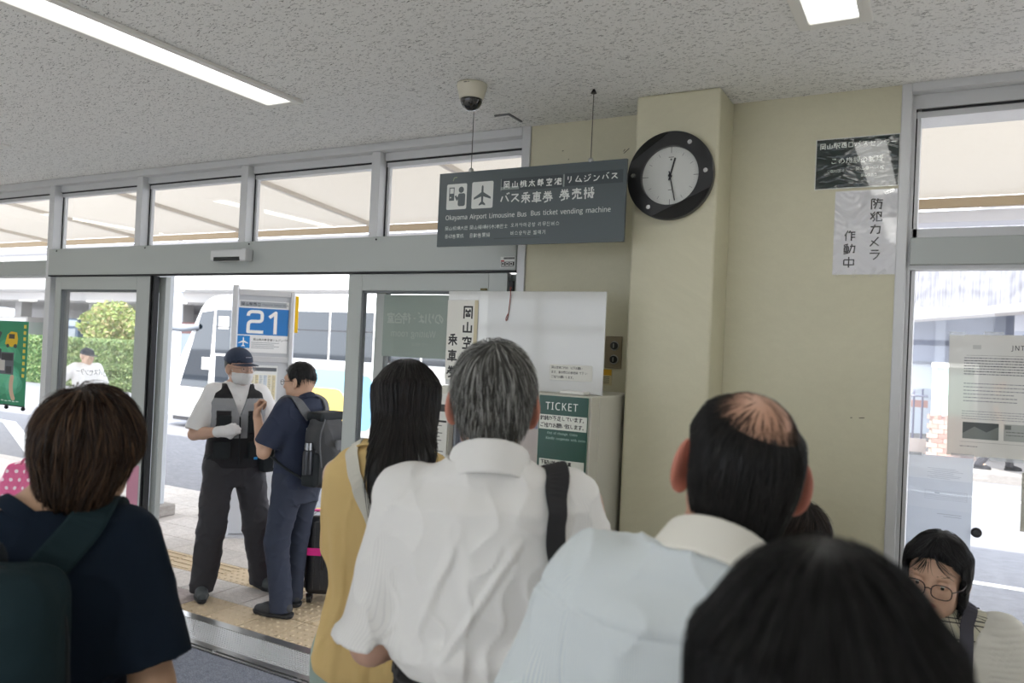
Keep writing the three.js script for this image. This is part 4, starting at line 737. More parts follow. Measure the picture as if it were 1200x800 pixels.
// ---------------------------------------------------------------- poster on the left window
{
  const t = thing('green_poster', 'green hanging poster with a yellow car and a grey house', 'poster', [-5.86, 1.545, WZ + 0.012]);
  const tex = canvasTex(560, 720, (c, w, h) => {
    const g = c.createLinearGradient(0, 0, w, 0); c.fillStyle = '#1f8a63'; c.fillRect(0, 0, w, h); const r = rngOf(3); for (let i = 0; i < 26; i++) { c.fillStyle = `rgba(${90 + r() * 60},${190 + r() * 30},${150 + r() * 40},0.28)`; c.beginPath(); c.ellipse(w * 0.55 + (r() - 0.5) * 300, h * (0.35 + 0.5 * r()), 60 + r() * 90, 40 + r() * 60, r() * 3, 0, 7); c.fill(); }
    c.fillStyle = '#e0b81c'; c.beginPath(); c.moveTo(330, 200); c.lineTo(350, 120); c.lineTo(390, 90); c.lineTo(450, 96); c.lineTo(462, 150); c.lineTo(456, 205); c.lineTo(400, 225); c.closePath(); c.fill(); c.fillStyle = '#3a3a34'; c.fillRect(368, 112, 60, 40); c.beginPath(); c.arc(360, 214, 16, 0, 7); c.arc(438, 214, 18, 0, 7); c.fill();
    c.fillStyle = '#5c5f6a'; c.fillRect(210, 270, 220, 190); c.fillStyle = '#c8c4c0'; c.fillRect(220, 330, 120, 100); c.fillStyle = '#2f3138'; c.fillRect(300, 280, 120, 60); c.fillRect(350, 390, 60, 60); c.beginPath(); c.moveTo(190, 300); c.lineTo(260, 230); c.lineTo(300, 250); c.lineTo(290, 320); c.fill();
    c.fillStyle = '#2f3138'; c.save(); c.translate(260, 130); c.rotate(0.4); c.fillRect(-24, -40, 48, 80); c.fillRect(-30, 330, 30, 50); c.restore();
    c.strokeStyle = '#d8b79c'; c.lineCap = 'round'; c.lineWidth = 40; c.beginPath(); c.moveTo(210, 640); c.quadraticCurveTo(260, 580, 250, 480); c.moveTo(440, 660); c.quadraticCurveTo(400, 590, 420, 480); c.stroke();
    c.fillStyle = '#e2cf50'; for (let i = 0; i < 9; i++) c.fillRect(516, 30 + i * 52, 26, 30); c.fillStyle = '#d2e6da'; for (let i = 0; i < 11; i++) c.fillRect(90 + i * 38, 680 + (i % 2) * 3, 28, 9);
  });
  sheet('print', 0.68, 0.59, tex, { rough: 0.4, t: 0.002, back: 0x5fa888 }, t, [0, 0, 0]);
  for (const x of [0.12, 0.325]) mesh('hem_weight', new THREE.SphereGeometry(0.014, 12, 10).translate(x, -0.312, 0), MT.black, t);
  mesh('hem_rod', bar([-0.34, -0.297, 0], [0.34, -0.297, 0], 0.004, 8), MT.black, t);
}
// ---------------------------------------------------------------- papers on the right window
{
  const t = thing('information_sheet', 'large laminated white information sheet with fine print on the window', 'sheet', [0.188, 1.712, WZ - 0.055]);
  const tex = canvasTex(840, 1180, (c, w, h) => {
    c.fillStyle = '#dcdbd4'; c.fillRect(0, 0, w, h); text(c, 'JNTO', 520, 90, 62, { color: '#23262c', track: 4 }); c.fillStyle = '#c2c2bc'; c.fillRect(200, 100, 70, 40); c.fillStyle = '#3a3c40'; c.fillRect(150, 200, 560, 2);
    const r = rngOf(8), ln = (y, x0, x1, hgt, col) => { c.fillStyle = col; let x = x0; while (x < x1) { const k = 6 + r() * 26; c.fillRect(x, y, k, hgt); x += k + 5; } };
    for (let i = 0; i < 7; i++) ln(222 + i * 26, 130, 760 - r() * 60, 9, i % 2 ? '#56585c' : '#74767a'); for (let i = 0; i < 6; i++) ln(470 + i * 34, 130, (i < 3 ? 760 : 560) - r() * 40, 8, '#85878a'); for (let i = 0; i < 4; i++) ln(740 + i * 24, 120, 760, 7, '#9a9b9c');
    c.fillStyle = '#e3e2dc'; c.fillRect(118, 838, 310, 2); c.fillStyle = '#4c5250'; c.fillRect(130, 850, 300, 160); c.fillStyle = '#777d78'; c.beginPath(); c.moveTo(130, 960); c.lineTo(230, 890); c.lineTo(330, 940); c.lineTo(430, 880); c.lineTo(430, 1010); c.lineTo(130, 1010); c.fill(); c.fillStyle = '#a5a8a2'; c.fillRect(470, 850, 290, 160); c.fillStyle = '#6c706c'; c.fillRect(480, 860, 50, 40); c.fillRect(640, 880, 40, 40); ln(920, 490, 740, 8, '#686c68'); ln(950, 490, 740, 8, '#686c68');
    c.fillStyle = '#6a6c6c'; c.fillRect(110, 1040, 650, 2); ln(1080, 110, 260, 8, '#888'); c.strokeStyle = '#555'; c.lineWidth = 4; c.beginPath(); c.arc(680, 1084, 14, 0, 7); c.stroke();
  });
  sheet('print', 0.302, 0.425, tex, { rough: 0.8, t: 0.0012, noBack: true, mat: { clearcoat: 0.5, clearcoatRoughness: 0.05, bumpMap: filmBump, bumpScale: 0.002, transmission: 0.4, thickness: 0, side: THREE.DoubleSide } }, t, [0, 0, 0], [0, 0, 0.012]);
  const tape = mat(0xf4f6f8, 0.1, { transmission: 0.7, thickness: 0 });
  for (const [x, y, w] of [[-0.13, 0.214, 0.05], [-0.02, 0.217, 0.06], [-0.1, -0.214, 0.07], [0.03, -0.216, 0.1]]) mesh('clear_tape', bx(-w / 2, w / 2, -0.006, 0.006, 0, 0.0008), tape, t, [x, y, 0.001]);
  const t2 = thing('leaflet_strip', 'column of three pale blue-white leaflets on the window', 'leaflet', [0.022, 1.252, WZ - 0.055]);
  const tx = canvasTex(400, 960, (c, w, h) => { ['#dfe5ee', '#d2d9e4', '#ccd4e0'].forEach((k, i) => { c.fillStyle = k; c.fillRect(0, [0, 170, 380][i], w, 700); }); const r = rngOf(14); c.fillStyle = '#a3abb8'; for (let i = 0; i < 8; i++) c.fillRect(120 + (i % 3) * 20, 90 + i * 10, 120 + r() * 120, 2); c.strokeStyle = '#b4bcc8'; c.lineWidth = 2; c.strokeRect(110, 250, 260, 60); for (let i = 0; i < 5; i++) c.strokeRect(110, 250 + i * 12, 260, 12); c.fillStyle = '#8f98a6'; c.fillRect(170, 262, 30, 6); c.fillRect(190, 410, 150, 3); c.fillRect(230, 425, 110, 3); });
  sheet('print', 0.2, 0.478, tx, { rough: 0.9, t: 0.001, noBack: true, mat: { transmission: 0.55, thickness: 0, side: THREE.DoubleSide } }, t2, [0, 0, 0]);
  mesh('clear_tape', bx(-0.02, 0.02, -0.005, 0.005, 0, 0.001), tape, t2, [-0.08, 0.24, 0.001]);
  const t3 = thing('window_note', 'cream sheet on the window beside the black suction knob', 'sheet', [0.37, 1.36, WZ - 0.055]); sheet('print', 0.21, 0.2, canvasTex(128, 128, (c) => { c.fillStyle = '#d6d5ca'; c.fillRect(0, 0, 128, 128); c.fillStyle = '#8a8a84'; for (let i = 0; i < 8; i++) c.fillRect(14, 20 + i * 11, 90, 3); }), {}, t3, [0, 0, 0]);
  const k = thing('suction_knob', 'round black suction knob on the window glass', 'knob', [0.139, 1.235, WZ - 0.065]); mesh('cup', cyl(0.0165, 0.0175, 0.008, 28, [0, 0, 0.004], [Math.PI / 2, 0, 0]), MT.black, k); mesh('cap', new THREE.SphereGeometry(0.012, 20, 10).scale(1, 1, 0.35).translate(0, 0, 0.009), mat(0x3a3c40, 0.25), k);
}
// ---------------------------------------------------------------- people: fields for heads, hands, bodies, clothes and hair
const up = new THREE.Vector3(0, 1, 0);
const add3 = (a, b) => [a[0] + b[0], a[1] + b[1], a[2] + b[2]], sub3 = (a, b) => [a[0] - b[0], a[1] - b[1], a[2] - b[2]], mul3 = (a, k) => [a[0] * k, a[1] * k, a[2] * k], len3 = (a) => Math.hypot(...a), norm3 = (a) => mul3(a, 1 / (len3(a) || 1)), mix3 = (a, b, t) => [lerp(a[0], b[0], t), lerp(a[1], b[1], t), lerp(a[2], b[2], t)], cross3 = (a, b) => [a[1] * b[2] - a[2] * b[1], a[2] * b[0] - a[0] * b[2], a[0] * b[1] - a[1] * b[0]], dot3 = (a, b) => a[0] * b[0] + a[1] * b[1] + a[2] * b[2];
function frame(c, rot) {                       // local coordinates of a turned head
  const e = new THREE.Matrix4().makeRotationFromEuler(new THREE.Euler(rot[1], rot[0], rot[2], 'YXZ')).elements;
  return {
    c, to: (x, y, z) => { x -= c[0]; y -= c[1]; z -= c[2]; return [e[0] * x + e[1] * y + e[2] * z, e[4] * x + e[5] * y + e[6] * z, e[8] * x + e[9] * y + e[10] * z]; },
    out: (p) => [c[0] + e[0] * p[0] + e[4] * p[1] + e[8] * p[2], c[1] + e[1] * p[0] + e[5] * p[1] + e[9] * p[2], c[2] + e[2] * p[0] + e[6] * p[1] + e[10] * p[2]],
    dir: (p) => [e[0] * p[0] + e[4] * p[1] + e[8] * p[2], e[1] * p[0] + e[5] * p[1] + e[9] * p[2], e[2] * p[0] + e[6] * p[1] + e[10] * p[2]],
    group: (parent) => { const g = new THREE.Group(); g.position.set(...c); g.rotation.set(rot[1], rot[0], rot[2], 'YXZ'); parent.add(g); return g; },
  };
}
function headField(o = {}) {                   // head coordinates: between the ears, y up, z to the face
  const w = o.w ?? 1, skull = ell([0, 0.03, -0.012], [0.076 * w, 0.086, 0.096]), back = ell([0, 0.0, -0.05], [0.064 * w, 0.07, 0.055]), face = ell([0, -0.03, 0.03], [0.062 * w, 0.085, 0.062]), jawL = ell([0.036, -0.066, 0.03], [0.026, 0.034, 0.04]), jawR = ell([-0.036, -0.066, 0.03], [0.026, 0.034, 0.04]), chin = ell([0, -0.096, 0.064], [0.026, 0.02, 0.024]);
  const nose = cone([0, 0.012, 0.088], [0, -0.03, 0.106], 0.0075, 0.012), tip = ell([0, -0.035, 0.102], [0.018, 0.0095, 0.011]), brow = cone([-0.036, 0.026, 0.076], [0.036, 0.026, 0.076], 0.013), cheekL = ell([0.04, -0.022, 0.066], [0.022, 0.02, 0.02]), cheekR = ell([-0.04, -0.022, 0.066], [0.022, 0.02, 0.02]);
  const lipU = ell([0, -0.0585, 0.0905], [0.021, 0.006, 0.009]), lipD = ell([0, -0.068, 0.0885], [0.018, 0.007, 0.009]), mouth = cone([-0.022, -0.0635, 0.094], [0.022, -0.0635, 0.094], 0.0025), sockL = ell([0.032, 0.002, 0.097], [0.017, 0.012, 0.014]), sockR = ell([-0.032, 0.002, 0.097], [0.017, 0.012, 0.014]);
  const lidL = ell([0.032, 0.001, 0.079], [0.0165, 0.0125, 0.0135]), lidR = ell([-0.032, 0.001, 0.079], [0.0165, 0.0125, 0.0135]), slitL = cone([0.021, 0, 0.093], [0.043, 0.001, 0.09], 0.0032), slitR = cone([-0.021, 0, 0.093], [-0.043, 0.001, 0.09], 0.0032);
  const base = blend(0.03, skull, back, face, jawL, jawR, chin), feat = blend(0.014, cheekL, cheekR, brow), n2 = blend(0.012, nose, tip), lips = blend(0.006, lipU, lipD);
  const E = o.ear ?? 1, ears = [-1, 1].map((s) => { const ea = o.earOut ?? 0.4, rot = [0, -s * ea, s * 0.1], c = [s * (0.0755 * w + Math.sin(ea) * 0.015 * E), -0.008, -0.012], outer = ell(c, [0.009, 0.034 * E, 0.021 * E], rot), cup = ell([c[0] + s * Math.cos(ea) * 0.009, -0.005, c[2] + Math.sin(ea) * 0.009 + 0.004], [0.007, 0.021 * E, 0.011 * E], rot), lobe = ell([c[0] - s * 0.003, -0.008 - 0.028 * E, -0.006], [0.007, 0.012, 0.011], rot); return (x, y, z) => smax(smin(outer(x, y, z), lobe(x, y, z), 0.01), -cup(x, y, z), 0.006); });
  return (x, y, z) => {
    if (Math.abs(x) > 0.2 || Math.abs(y) > 0.25 || Math.abs(z) > 0.25) return Math.hypot(x, y, z) - 0.14;
    let d = base(x, y, z);
    if (z > 0.03) { d = smin(d, feat(x, y, z), 0.022); d = smax(d, -Math.min(sockL(x, y, z), sockR(x, y, z)), 0.012); d = smin(d, n2(x, y, z), 0.014); d = smin(d, lips(x, y, z), 0.008); d = smax(d, -mouth(x, y, z), 0.003); d = smin(d, Math.min(lidL(x, y, z), lidR(x, y, z)), 0.004); if (o.eyes !== 'closed') d = smax(d, -Math.min(slitL(x, y, z), slitR(x, y, z)), 0.003); }
    return smin(d, Math.min(ears[0](x, y, z), ears[1](x, y, z)), 0.008);
  };
}
// hand: wrist w, pointing dir d, palm normal n (to the palm side), thumb side s = +1 / -1; curl in radians for each joint
function handField(w, d, n, s, curl, thumb = 0.5) {
  d = norm3(d); n = norm3(sub3(n, mul3(d, dot3(n, d)))); const sd = mul3(cross3(d, n), s), P = (a, b, c) => add3(w, add3(mul3(d, a), add3(mul3(sd, b), mul3(n, c)))), fs = [];
  fs.push(blend(0.016, cone(P(0.0, 0, 0), P(0.03, 0.012, 0), 0.026, 0.022), cone(P(0.02, 0.014, 0), P(0.082, 0.026, 0), 0.017, 0.013), cone(P(0.02, 0, 0), P(0.086, 0.004, 0), 0.016, 0.013), cone(P(0.02, -0.012, 0), P(0.078, -0.022, 0), 0.016, 0.012)));
  const F = [[0.084, 0.028, [0.04, 0.025, 0.02], 0.0088], [0.089, 0.009, [0.044, 0.028, 0.022], 0.0092], [0.085, -0.009, [0.041, 0.026, 0.021], 0.0088], [0.077, -0.026, [0.032, 0.02, 0.018], 0.0078]], chains = [];
  F.forEach(([a, b, L, r], i) => { let p = P(a, b, 0), ang = 0; const c = Array.isArray(curl) ? curl[i] : curl, seg = []; for (let k = 0; k < 3; k++) { ang += c * [0.9, 1.15, 0.8][k]; const q = add3(p, add3(mul3(d, Math.cos(ang) * L[k]), mul3(n, Math.sin(ang) * L[k]))); seg.push(cone(p, q, r * (1 - 0.1 * k), r * (0.92 - 0.12 * k))); p = q; } chains.push(blend(0.004, ...seg)); });
  const t0 = P(0.022, 0.022, 0.006), t1 = P(0.05, 0.046, 0.018 + 0.01 * thumb), t2 = P(0.075, 0.05 - 0.022 * thumb, 0.03 + 0.014 * thumb), t3 = P(0.096, 0.046 - 0.036 * thumb, 0.034 + 0.018 * thumb), th = blend(0.01, cone(t0, t1, 0.015, 0.012), cone(t1, t2, 0.011, 0.0095), cone(t2, t3, 0.0095, 0.0075));
  const palm = fs[0];
  return (x, y, z) => { let m = Math.min(chains[0](x, y, z), chains[1](x, y, z), chains[2](x, y, z), chains[3](x, y, z)); return smin(smin(palm(x, y, z), m, 0.009), th(x, y, z), 0.012); };
}
// stacked elliptical sections: rows of [y, half width, half depth, centre z]
function sections(rows, yTop, yBot, k = 2.25) {
  return (x, y, z) => {
    const yy = clamp(y, rows[0][0], rows[rows.length - 1][0]); let i = 0; while (i < rows.length - 2 && yy > rows[i + 1][0]) i++;
    const a = rows[i], b = rows[i + 1]; let t = (yy - a[0]) / (b[0] - a[0]); t = t * t * (3 - 2 * t) * 0.5 + t * 0.5;
    const W = lerp(a[1], b[1], t), D = lerp(a[2], b[2], t), zc = z - lerp(a[3], b[3], t), u = Math.abs(x) / W, v = Math.abs(zc) / D;
    const q = Math.pow(Math.pow(u, k) + Math.pow(v, k), 1 / k), gx = Math.pow(u, k - 1) / W, gz = Math.pow(v, k - 1) / D, gl = Math.hypot(gx, gz) || 1 / Math.min(W, D);
    let d = q < 1e-4 ? -Math.min(W, D) : (q - 1) * Math.pow(q, k - 1) / gl; if (d < -0.06) d = -0.06; if (d > 0.5) d = 0.5;
    return Math.max(d, y - yTop, yBot - y);
  };
}
const TORSO = [[0.78, 0.13, 0.095, 0], [0.90, 0.168, 0.118, -0.005], [1.02, 0.156, 0.112, 0], [1.10, 0.148, 0.108, 0.005], [1.22, 0.162, 0.116, 0.005], [1.33, 0.176, 0.118, 0], [1.40, 0.166, 0.1, -0.012], [1.45, 0.12, 0.078, -0.022], [1.485, 0.07, 0.062, -0.025]];
function skeleton(h, o = {}) {
  const S = h / 1.7, q = (a) => mul3(a, S), J = {};
  for (const [n, x, y, z] of [['hip', 0.09, 0.9, 0], ['knee', 0.095, 0.48, 0.012], ['ankle', 0.098, 0.085, -0.02], ['shoulder', 0.178, 1.402, -0.012], ['elbow', 0.235, 1.105, -0.03], ['wrist', 0.235, 0.87, 0.06]]) { J[n + 'L'] = q([x, y, z]); J[n + 'R'] = q([-x, y, z]); }
  J.neck = q([0, 1.452, -0.024]); J.head = [0, h - 0.115, 0.025]; J.handDirL = [0, -1, 0.25]; J.handDirR = [0, -1, 0.25]; J.palmL = [-1, 0, 0]; J.palmR = [1, 0, 0]; J.footL = [0.15, 0, 1]; J.footR = [-0.15, 0, 1];
  Object.assign(J, o); J.S = S; return J;
}
function rowsFor(S, ease, o = {}) { const bw = o.bulkW ?? 0, bd = o.bulkD ?? 0; return TORSO.map(([y, W, D, z]) => [y * S, W + ease * (y > 1.4 ? 0.5 : 1) + bw * (y > 1.4 ? 0.3 : 1), D + ease * (y > 1.4 ? 0.5 : 1) + bd * (y > 1.4 ? 0.2 : 1), z]); }
function armField(J, s, r = [0.05, 0.04, 0.028]) { const sh = J['shoulder' + s], el = J['elbow' + s], wr = J['wrist' + s]; return blend(0.02, cone(sh, el, r[0], r[1]), cone(el, mix3(el, wr, 0.35), r[1], r[1] * 1.02), cone(mix3(el, wr, 0.35), wr, r[1] * 1.02, r[2])); }
function bounds(pts, m) { const lo = [1e9, 1e9, 1e9], hi = [-1e9, -1e9, -1e9]; for (const p of pts) for (let i = 0; i < 3; i++) { lo[i] = Math.min(lo[i], p[i] - m); hi[i] = Math.max(hi[i], p[i] + m); } return [lo, hi]; }
function fold(seed, amp, fx = 1, fy = 1) { return (x, y, z) => { const a = N3(x * 7 * fx + seed, y * 4.5 * fy + seed, z * 7), r = 1 - Math.abs(N3(x * 9 * fx + y * 3 + seed * 2, y * 7 * fy - x * 3, z * 9 + seed)) * 2.2; return amp * (a * 0.9 + (r > 0 ? r * r * r : 0) * 0.55 + N3(x * 26, y * 16 + seed, z * 26) * 0.18); }; }

function person(o) {
  const t = thing('person', o.label, 'person', [o.x, o.y ?? 0, o.z], R(o.turn)), J = skeleton(o.h, o.J), S = J.S;
  const hf = frame(J.head, (o.head ?? [0, 0, 0]).map(R)), H = headField(o.face ?? {});
  const headW = (x, y, z) => { const p = hf.to(x, y, z); return H(p[0], p[1], p[2]); };
  const nt = hf.out([0, -0.045, -0.022]), neckR = o.neckR ?? 0.055, neck = cone(J.neck, nt, neckR + 0.004, neckR - 0.003), torso = sections(rowsFor(S, -0.008, o), 1.485 * S, 0.78 * S);
  const arms = ['L', 'R'].map((s) => armField(J, s, o.armR)), legs = ['L', 'R'].map((s) => blend(0.02, cone(J['hip' + s], J['knee' + s], 0.078, 0.054), cone(J['knee' + s], J['ankle' + s], 0.052, 0.036), cone(J['ankle' + s], add3(J['ankle' + s], [norm3(J['foot' + s])[0] * 0.09, -0.04, norm3(J['foot' + s])[2] * 0.09]), 0.033, 0.026)));
  const hands = ['L', 'R'].map((s) => handField(J['wrist' + s], J['handDir' + s], J['palm' + s], s === 'L' ? (o.thumbL ?? -1) : (o.thumbR ?? 1), o['curl' + s] ?? 0.35, o['thumbBend' + s] ?? 0.5));
  const pose = o.bend ?? ((x, y, z) => [x, y, z]);
  // ---- body: one skin, fine cells for head and hands
  const skinM = o.skinM ?? mat(lin(...(o.skin ?? [0.56, 0.37, 0.27])), 0.55, o.skinColor ? { vertexColors: true, color: 0xffffff } : {});
  const coarse = blend(0.03, torso, neck, arms[0], arms[1], legs[0], legs[1]);
  const [lo, hi] = bounds([J.ankleL, J.ankleR, J.elbowL, J.elbowR, J.wristL, J.wristR, J.neck, add3(J.shoulderL, [0, 0.05, 0]), add3(J.shoulderR, [0, 0.05, 0]), [0.2, 1, 0.14], [-0.2, 1, -0.16]], 0.09);
  lo[1] = Math.max(lo[1], 0.03);
  const gs = [nets(coarse, lo, hi, 0.015, { color: o.skinColor })];
  const hb = bounds([hf.out([0.1, 0.13, 0.125]), hf.out([-0.1, 0.13, 0.125]), hf.out([0.1, -0.12, -0.12]), hf.out([-0.1, -0.12, -0.12]), hf.out([0.1, 0.13, -0.12]), hf.out([-0.1, 0.13, -0.12]), hf.out([0, -0.13, 0.1]), J.neck], 0.012);
  const hn = (x, y, z) => smin(headW(x, y, z), neck(x, y, z), 0.025);
  gs.push(nets(hn, hb[0], hb[1], o.headCell ?? 0.005, { color: o.skinColor }));
  ['L', 'R'].forEach((s, i) => { if (o['noHand' + s]) return; const w = J['wrist' + s], d = norm3(J['handDir' + s]), c = add3(w, mul3(d, 0.08)), f = blend(0.012, hands[i], cone(mix3(J['elbow' + s], w, 0.75), w, 0.031, 0.027)); gs.push(nets(f, sub3(c, [0.13, 0.13, 0.13]), add3(c, [0.13, 0.13, 0.13]), o.handCell ?? 0.006, { color: o.skinColor })); });
  const idx = gs.map((g) => { const q = g; if (!o.skinColor && q.attributes.color) q.deleteAttribute('color'); return q; });
  mesh('body', mergeGeometries(idx), skinM, t);
  // ---- top garment
  const P = { t, J, S, hf, H, headW, hn, skinM, arms };
  if (o.top) {
    const g = o.top, ease = g.ease ?? 0.016, hem = g.hem ?? 0.86 * S, rows = (g.rows ? g.rows(rowsFor(S, ease, o), S) : rowsFor(S, ease, o)), tor = sections(rows, (g.neckY ?? 1.482) * S, hem), fd = fold(g.seed ?? 1, g.fold ?? 0.006, g.fx ?? 1, g.fy ?? 1), neckHole = cone(add3(J.neck, [0, -0.02, 0.0]), nt, neckR + (g.neckGap ?? 0.006));
    const sl = ['L', 'R'].map((s) => {
      const sh = J['shoulder' + s], el = J['elbow' + s], wr = J['wrist' + s], f = g.sleeve ?? 0.75, r = g.sleeveR ?? [0.074, 0.072], segs = [], inner = [];
      let end, dir;
      if (f <= 1) { end = mix3(sh, el, f); dir = norm3(sub3(el, sh)); const ext = add3(end, mul3(dir, 0.06)); const s0 = add3(sh, [(s === 'L' ? -1 : 1) * 0.03, -0.004, 0]), ax = norm3(sub3(ext, s0)); segs.push(cone(s0, ext, r[0], r[1])); inner.push(cone(mix3(s0, ext, 0.72), add3(ext, mul3(ax, 0.12)), Math.min(r[0], r[1]) - 0.017)); }
      else { end = mix3(el, wr, f - 1); dir = norm3(sub3(wr, el)); segs.push(cone(add3(sh, [(s === 'L' ? -1 : 1) * 0.03, -0.004, 0]), el, r[0], (r[0] + r[1]) / 2), cone(el, add3(end, mul3(dir, 0.05)), (r[0] + r[1]) / 2, r[1])); inner.push(cone(mix3(el, end, 0.8), add3(end, mul3(dir, 0.1)), r[1] - 0.016)); }
      const A = segs.length > 1 ? blend(0.02, ...segs) : segs[0], B = inner[0];
      return (x, y, z) => { const c = (x - end[0]) * dir[0] + (y - end[1]) * dir[1] + (z - end[2]) * dir[2]; let d = A(x, y, z); if (c > -0.07) d = Math.max(d, c, -B(x, y, z)); return d; };
    });
    const f0 = (x, y, z) => { let d = smin(tor(x, y, z), Math.min(sl[0](x, y, z), sl[1](x, y, z)), g.k ?? 0.035); if (Math.abs(d) < 0.05) d -= fd(x, y, z) * (g.foldAt ? g.foldAt(x, y, z) : 1) + (g.extra ? g.extra(x, y, z) : 0); if (y < hem + 0.02) d = Math.max(d, hem - y); return Math.max(d, -neckHole(x, y, z), g.cut ? g.cut(x, y, z) : -1); };
    const pts = [J.shoulderL, J.shoulderR, J.elbowL, J.elbowR, [0.22, hem, 0.17], [-0.22, hem, -0.18], [0, 1.49 * S, 0]]; if ((g.sleeve ?? 0.75) > 1) pts.push(J.wristL, J.wristR);
    const [a, b] = bounds(pts, 0.1); a[1] = Math.max(a[1], hem - 0.03);
    const uvf = (x, y, z) => [Math.atan2(x, -z) * 0.17, y];
    P.topF = f0; P.top = mesh(g.name ?? 'shirt', nets(f0, a, b, g.cell ?? 0.009, { uv: uvf, color: g.color }), g.mat, t);
    if (g.collar) {
      const c = g.collar, ax = norm3(sub3(nt, J.neck)), r0 = neckR + (c.gap ?? 0.009), hC = c.h ?? 0.036, base = add3(J.neck, mul3(ax, c.at ?? -0.008));
      const cf = (x, y, z) => { const px = x - base[0], py = y - base[1], pz = z - base[2], q = px * ax[0] + py * ax[1] + pz * ax[2], rad = Math.hypot(px - q * ax[0], py - q * ax[1], (pz - q * ax[2]) * 0.92), tilt = q + pz * (c.tilt ?? 0.35), flare = r0 + (hC - tilt) * (c.flare ?? 0.28); let d = Math.abs(rad - flare) - (c.th ?? 0.0035); d = smax(d, tilt - hC, 0.004); d = smax(d, -tilt - 0.02, 0.004); if (c.open && pz > 0) d = Math.max(d, c.open - Math.abs(px)); return d; };
      P.collar = mesh('collar', nets(cf, sub3(base, [0.12, 0.09, 0.12]), add3(base, [0.12, 0.1, 0.12]), 0.005, { uv: uvf }), c.mat ?? g.mat, P.top);
    }
  }
  // ---- trousers and shoes
  if (o.bottom) {
    const g = o.bottom, e = g.ease ?? 0.014, yw = (g.waist ?? 0.99) * S, hips = sections(rowsFor(S, e, { bulkW: (o.bulkW ?? 0) * 0.6, bulkD: (o.bulkD ?? 0) * 0.6 }), yw, 0.76 * S), fd = fold(g.seed ?? 5, g.fold ?? 0.006, 1, 1.4);
    const lg = ['L', 'R'].map((s) => { const hp = J['hip' + s], kn = J['knee' + s], an = J['ankle' + s]; return blend(0.03, cone(hp, kn, 0.09 + e, g.r?.[0] ?? 0.075), cone(kn, add3(an, [0, (g.cuff ?? -0.03) + 0.0, 0]), g.r?.[0] ?? 0.075, g.r?.[1] ?? 0.062)); });
    const f = (x, y, z) => { let d = smin(lg[0](x, y, z), lg[1](x, y, z), 0.012); d = smin(d, hips(x, y, z), 0.03); if (Math.abs(d) < 0.04) d -= fd(x, y, z); return Math.max(d, y - yw, (J.ankleL[1] + (g.cuff ?? -0.03)) - y); };
    const [a, b] = bounds([J.kneeL, J.kneeR, J.ankleL, J.ankleR, J.hipL, J.hipR, [0.2, yw, 0.13], [-0.2, yw, -0.15]], 0.11); a[1] = 0.02; b[1] = yw + 0.03;
    P.bottomF = f; P.bottom = mesh(g.name ?? 'trousers', nets(f, a, b, g.cell ?? 0.013, { uv: (x, y, z) => [Math.atan2(x, -z) * 0.17, y] }), g.mat, t);
    if (g.belt) mesh('belt', nets((x, y, z) => { const d = hips(x, y, z); return Math.max(Math.abs(d - 0.004) - 0.005, Math.abs(y - yw + 0.02) - 0.018); }, [-0.27, yw - 0.06, -0.2], [0.27, yw + 0.02, 0.2], 0.009), g.belt, P.bottom);
  }
  if (o.shoes) ['L', 'R'].forEach((s) => {
    const an = J['ankle' + s], d = norm3([J['foot' + s][0], 0, J['foot' + s][2]]), at = (k, y) => [an[0] + d[0] * k, y, an[2] + d[2] * k], y0 = J.floor ?? 0;
    const up_ = blend(0.03, cone(at(-0.035, 0.06), at(0.02, 0.075), 0.042, 0.042), cone(at(0.02, 0.062), at(0.1, 0.046), 0.043, 0.036), cone(at(0.1, 0.044), at(0.165, 0.036), 0.037, 0.03)), sole = blend(0.02, cone(at(-0.045, 0.028), at(0.08, 0.028), 0.043, 0.045), cone(at(0.08, 0.028), at(0.17, 0.028), 0.045, 0.034));
    const sg = mesh('shoe', nets((x, y, z) => { let q = up_(x, y, z); return Math.max(q, 0.026 - y, y - 0.105); }, sub3(at(0.06, 0), [0.18, 0, 0.18]), add3(at(0.06, 0.13), [0.18, 0, 0.18]), 0.008), o.shoes, t);
    mesh('sole', nets((x, y, z) => Math.max(sole(x, y, z), Math.abs(y - 0.017) - 0.015), sub3(at(0.06, -0.01), [0.18, 0, 0.18]), add3(at(0.06, 0.06), [0.18, 0, 0.18]), 0.008), o.soleM ?? mat(0x2a2b2e, 0.7), sg);
  });
  if (o.eyes !== false) { // eyes set behind the lids
    const eg = (s) => { const m = mesh('eye', new THREE.SphereGeometry(0.0118, 16, 12), mat(0xe9e4dc, 0.25), t, hf.out([s * 0.032, 0.001, 0.0785])); mesh('iris', new THREE.SphereGeometry(0.0056, 12, 10).scale(1, 1, 0.5), mat(0x17100c, 0.15), m, mul3(hf.dir([s * 0.04, (o.gaze ?? -0.1), 1]), 0.0098)); };
    eg(1); eg(-1);
  }
  return P;
}
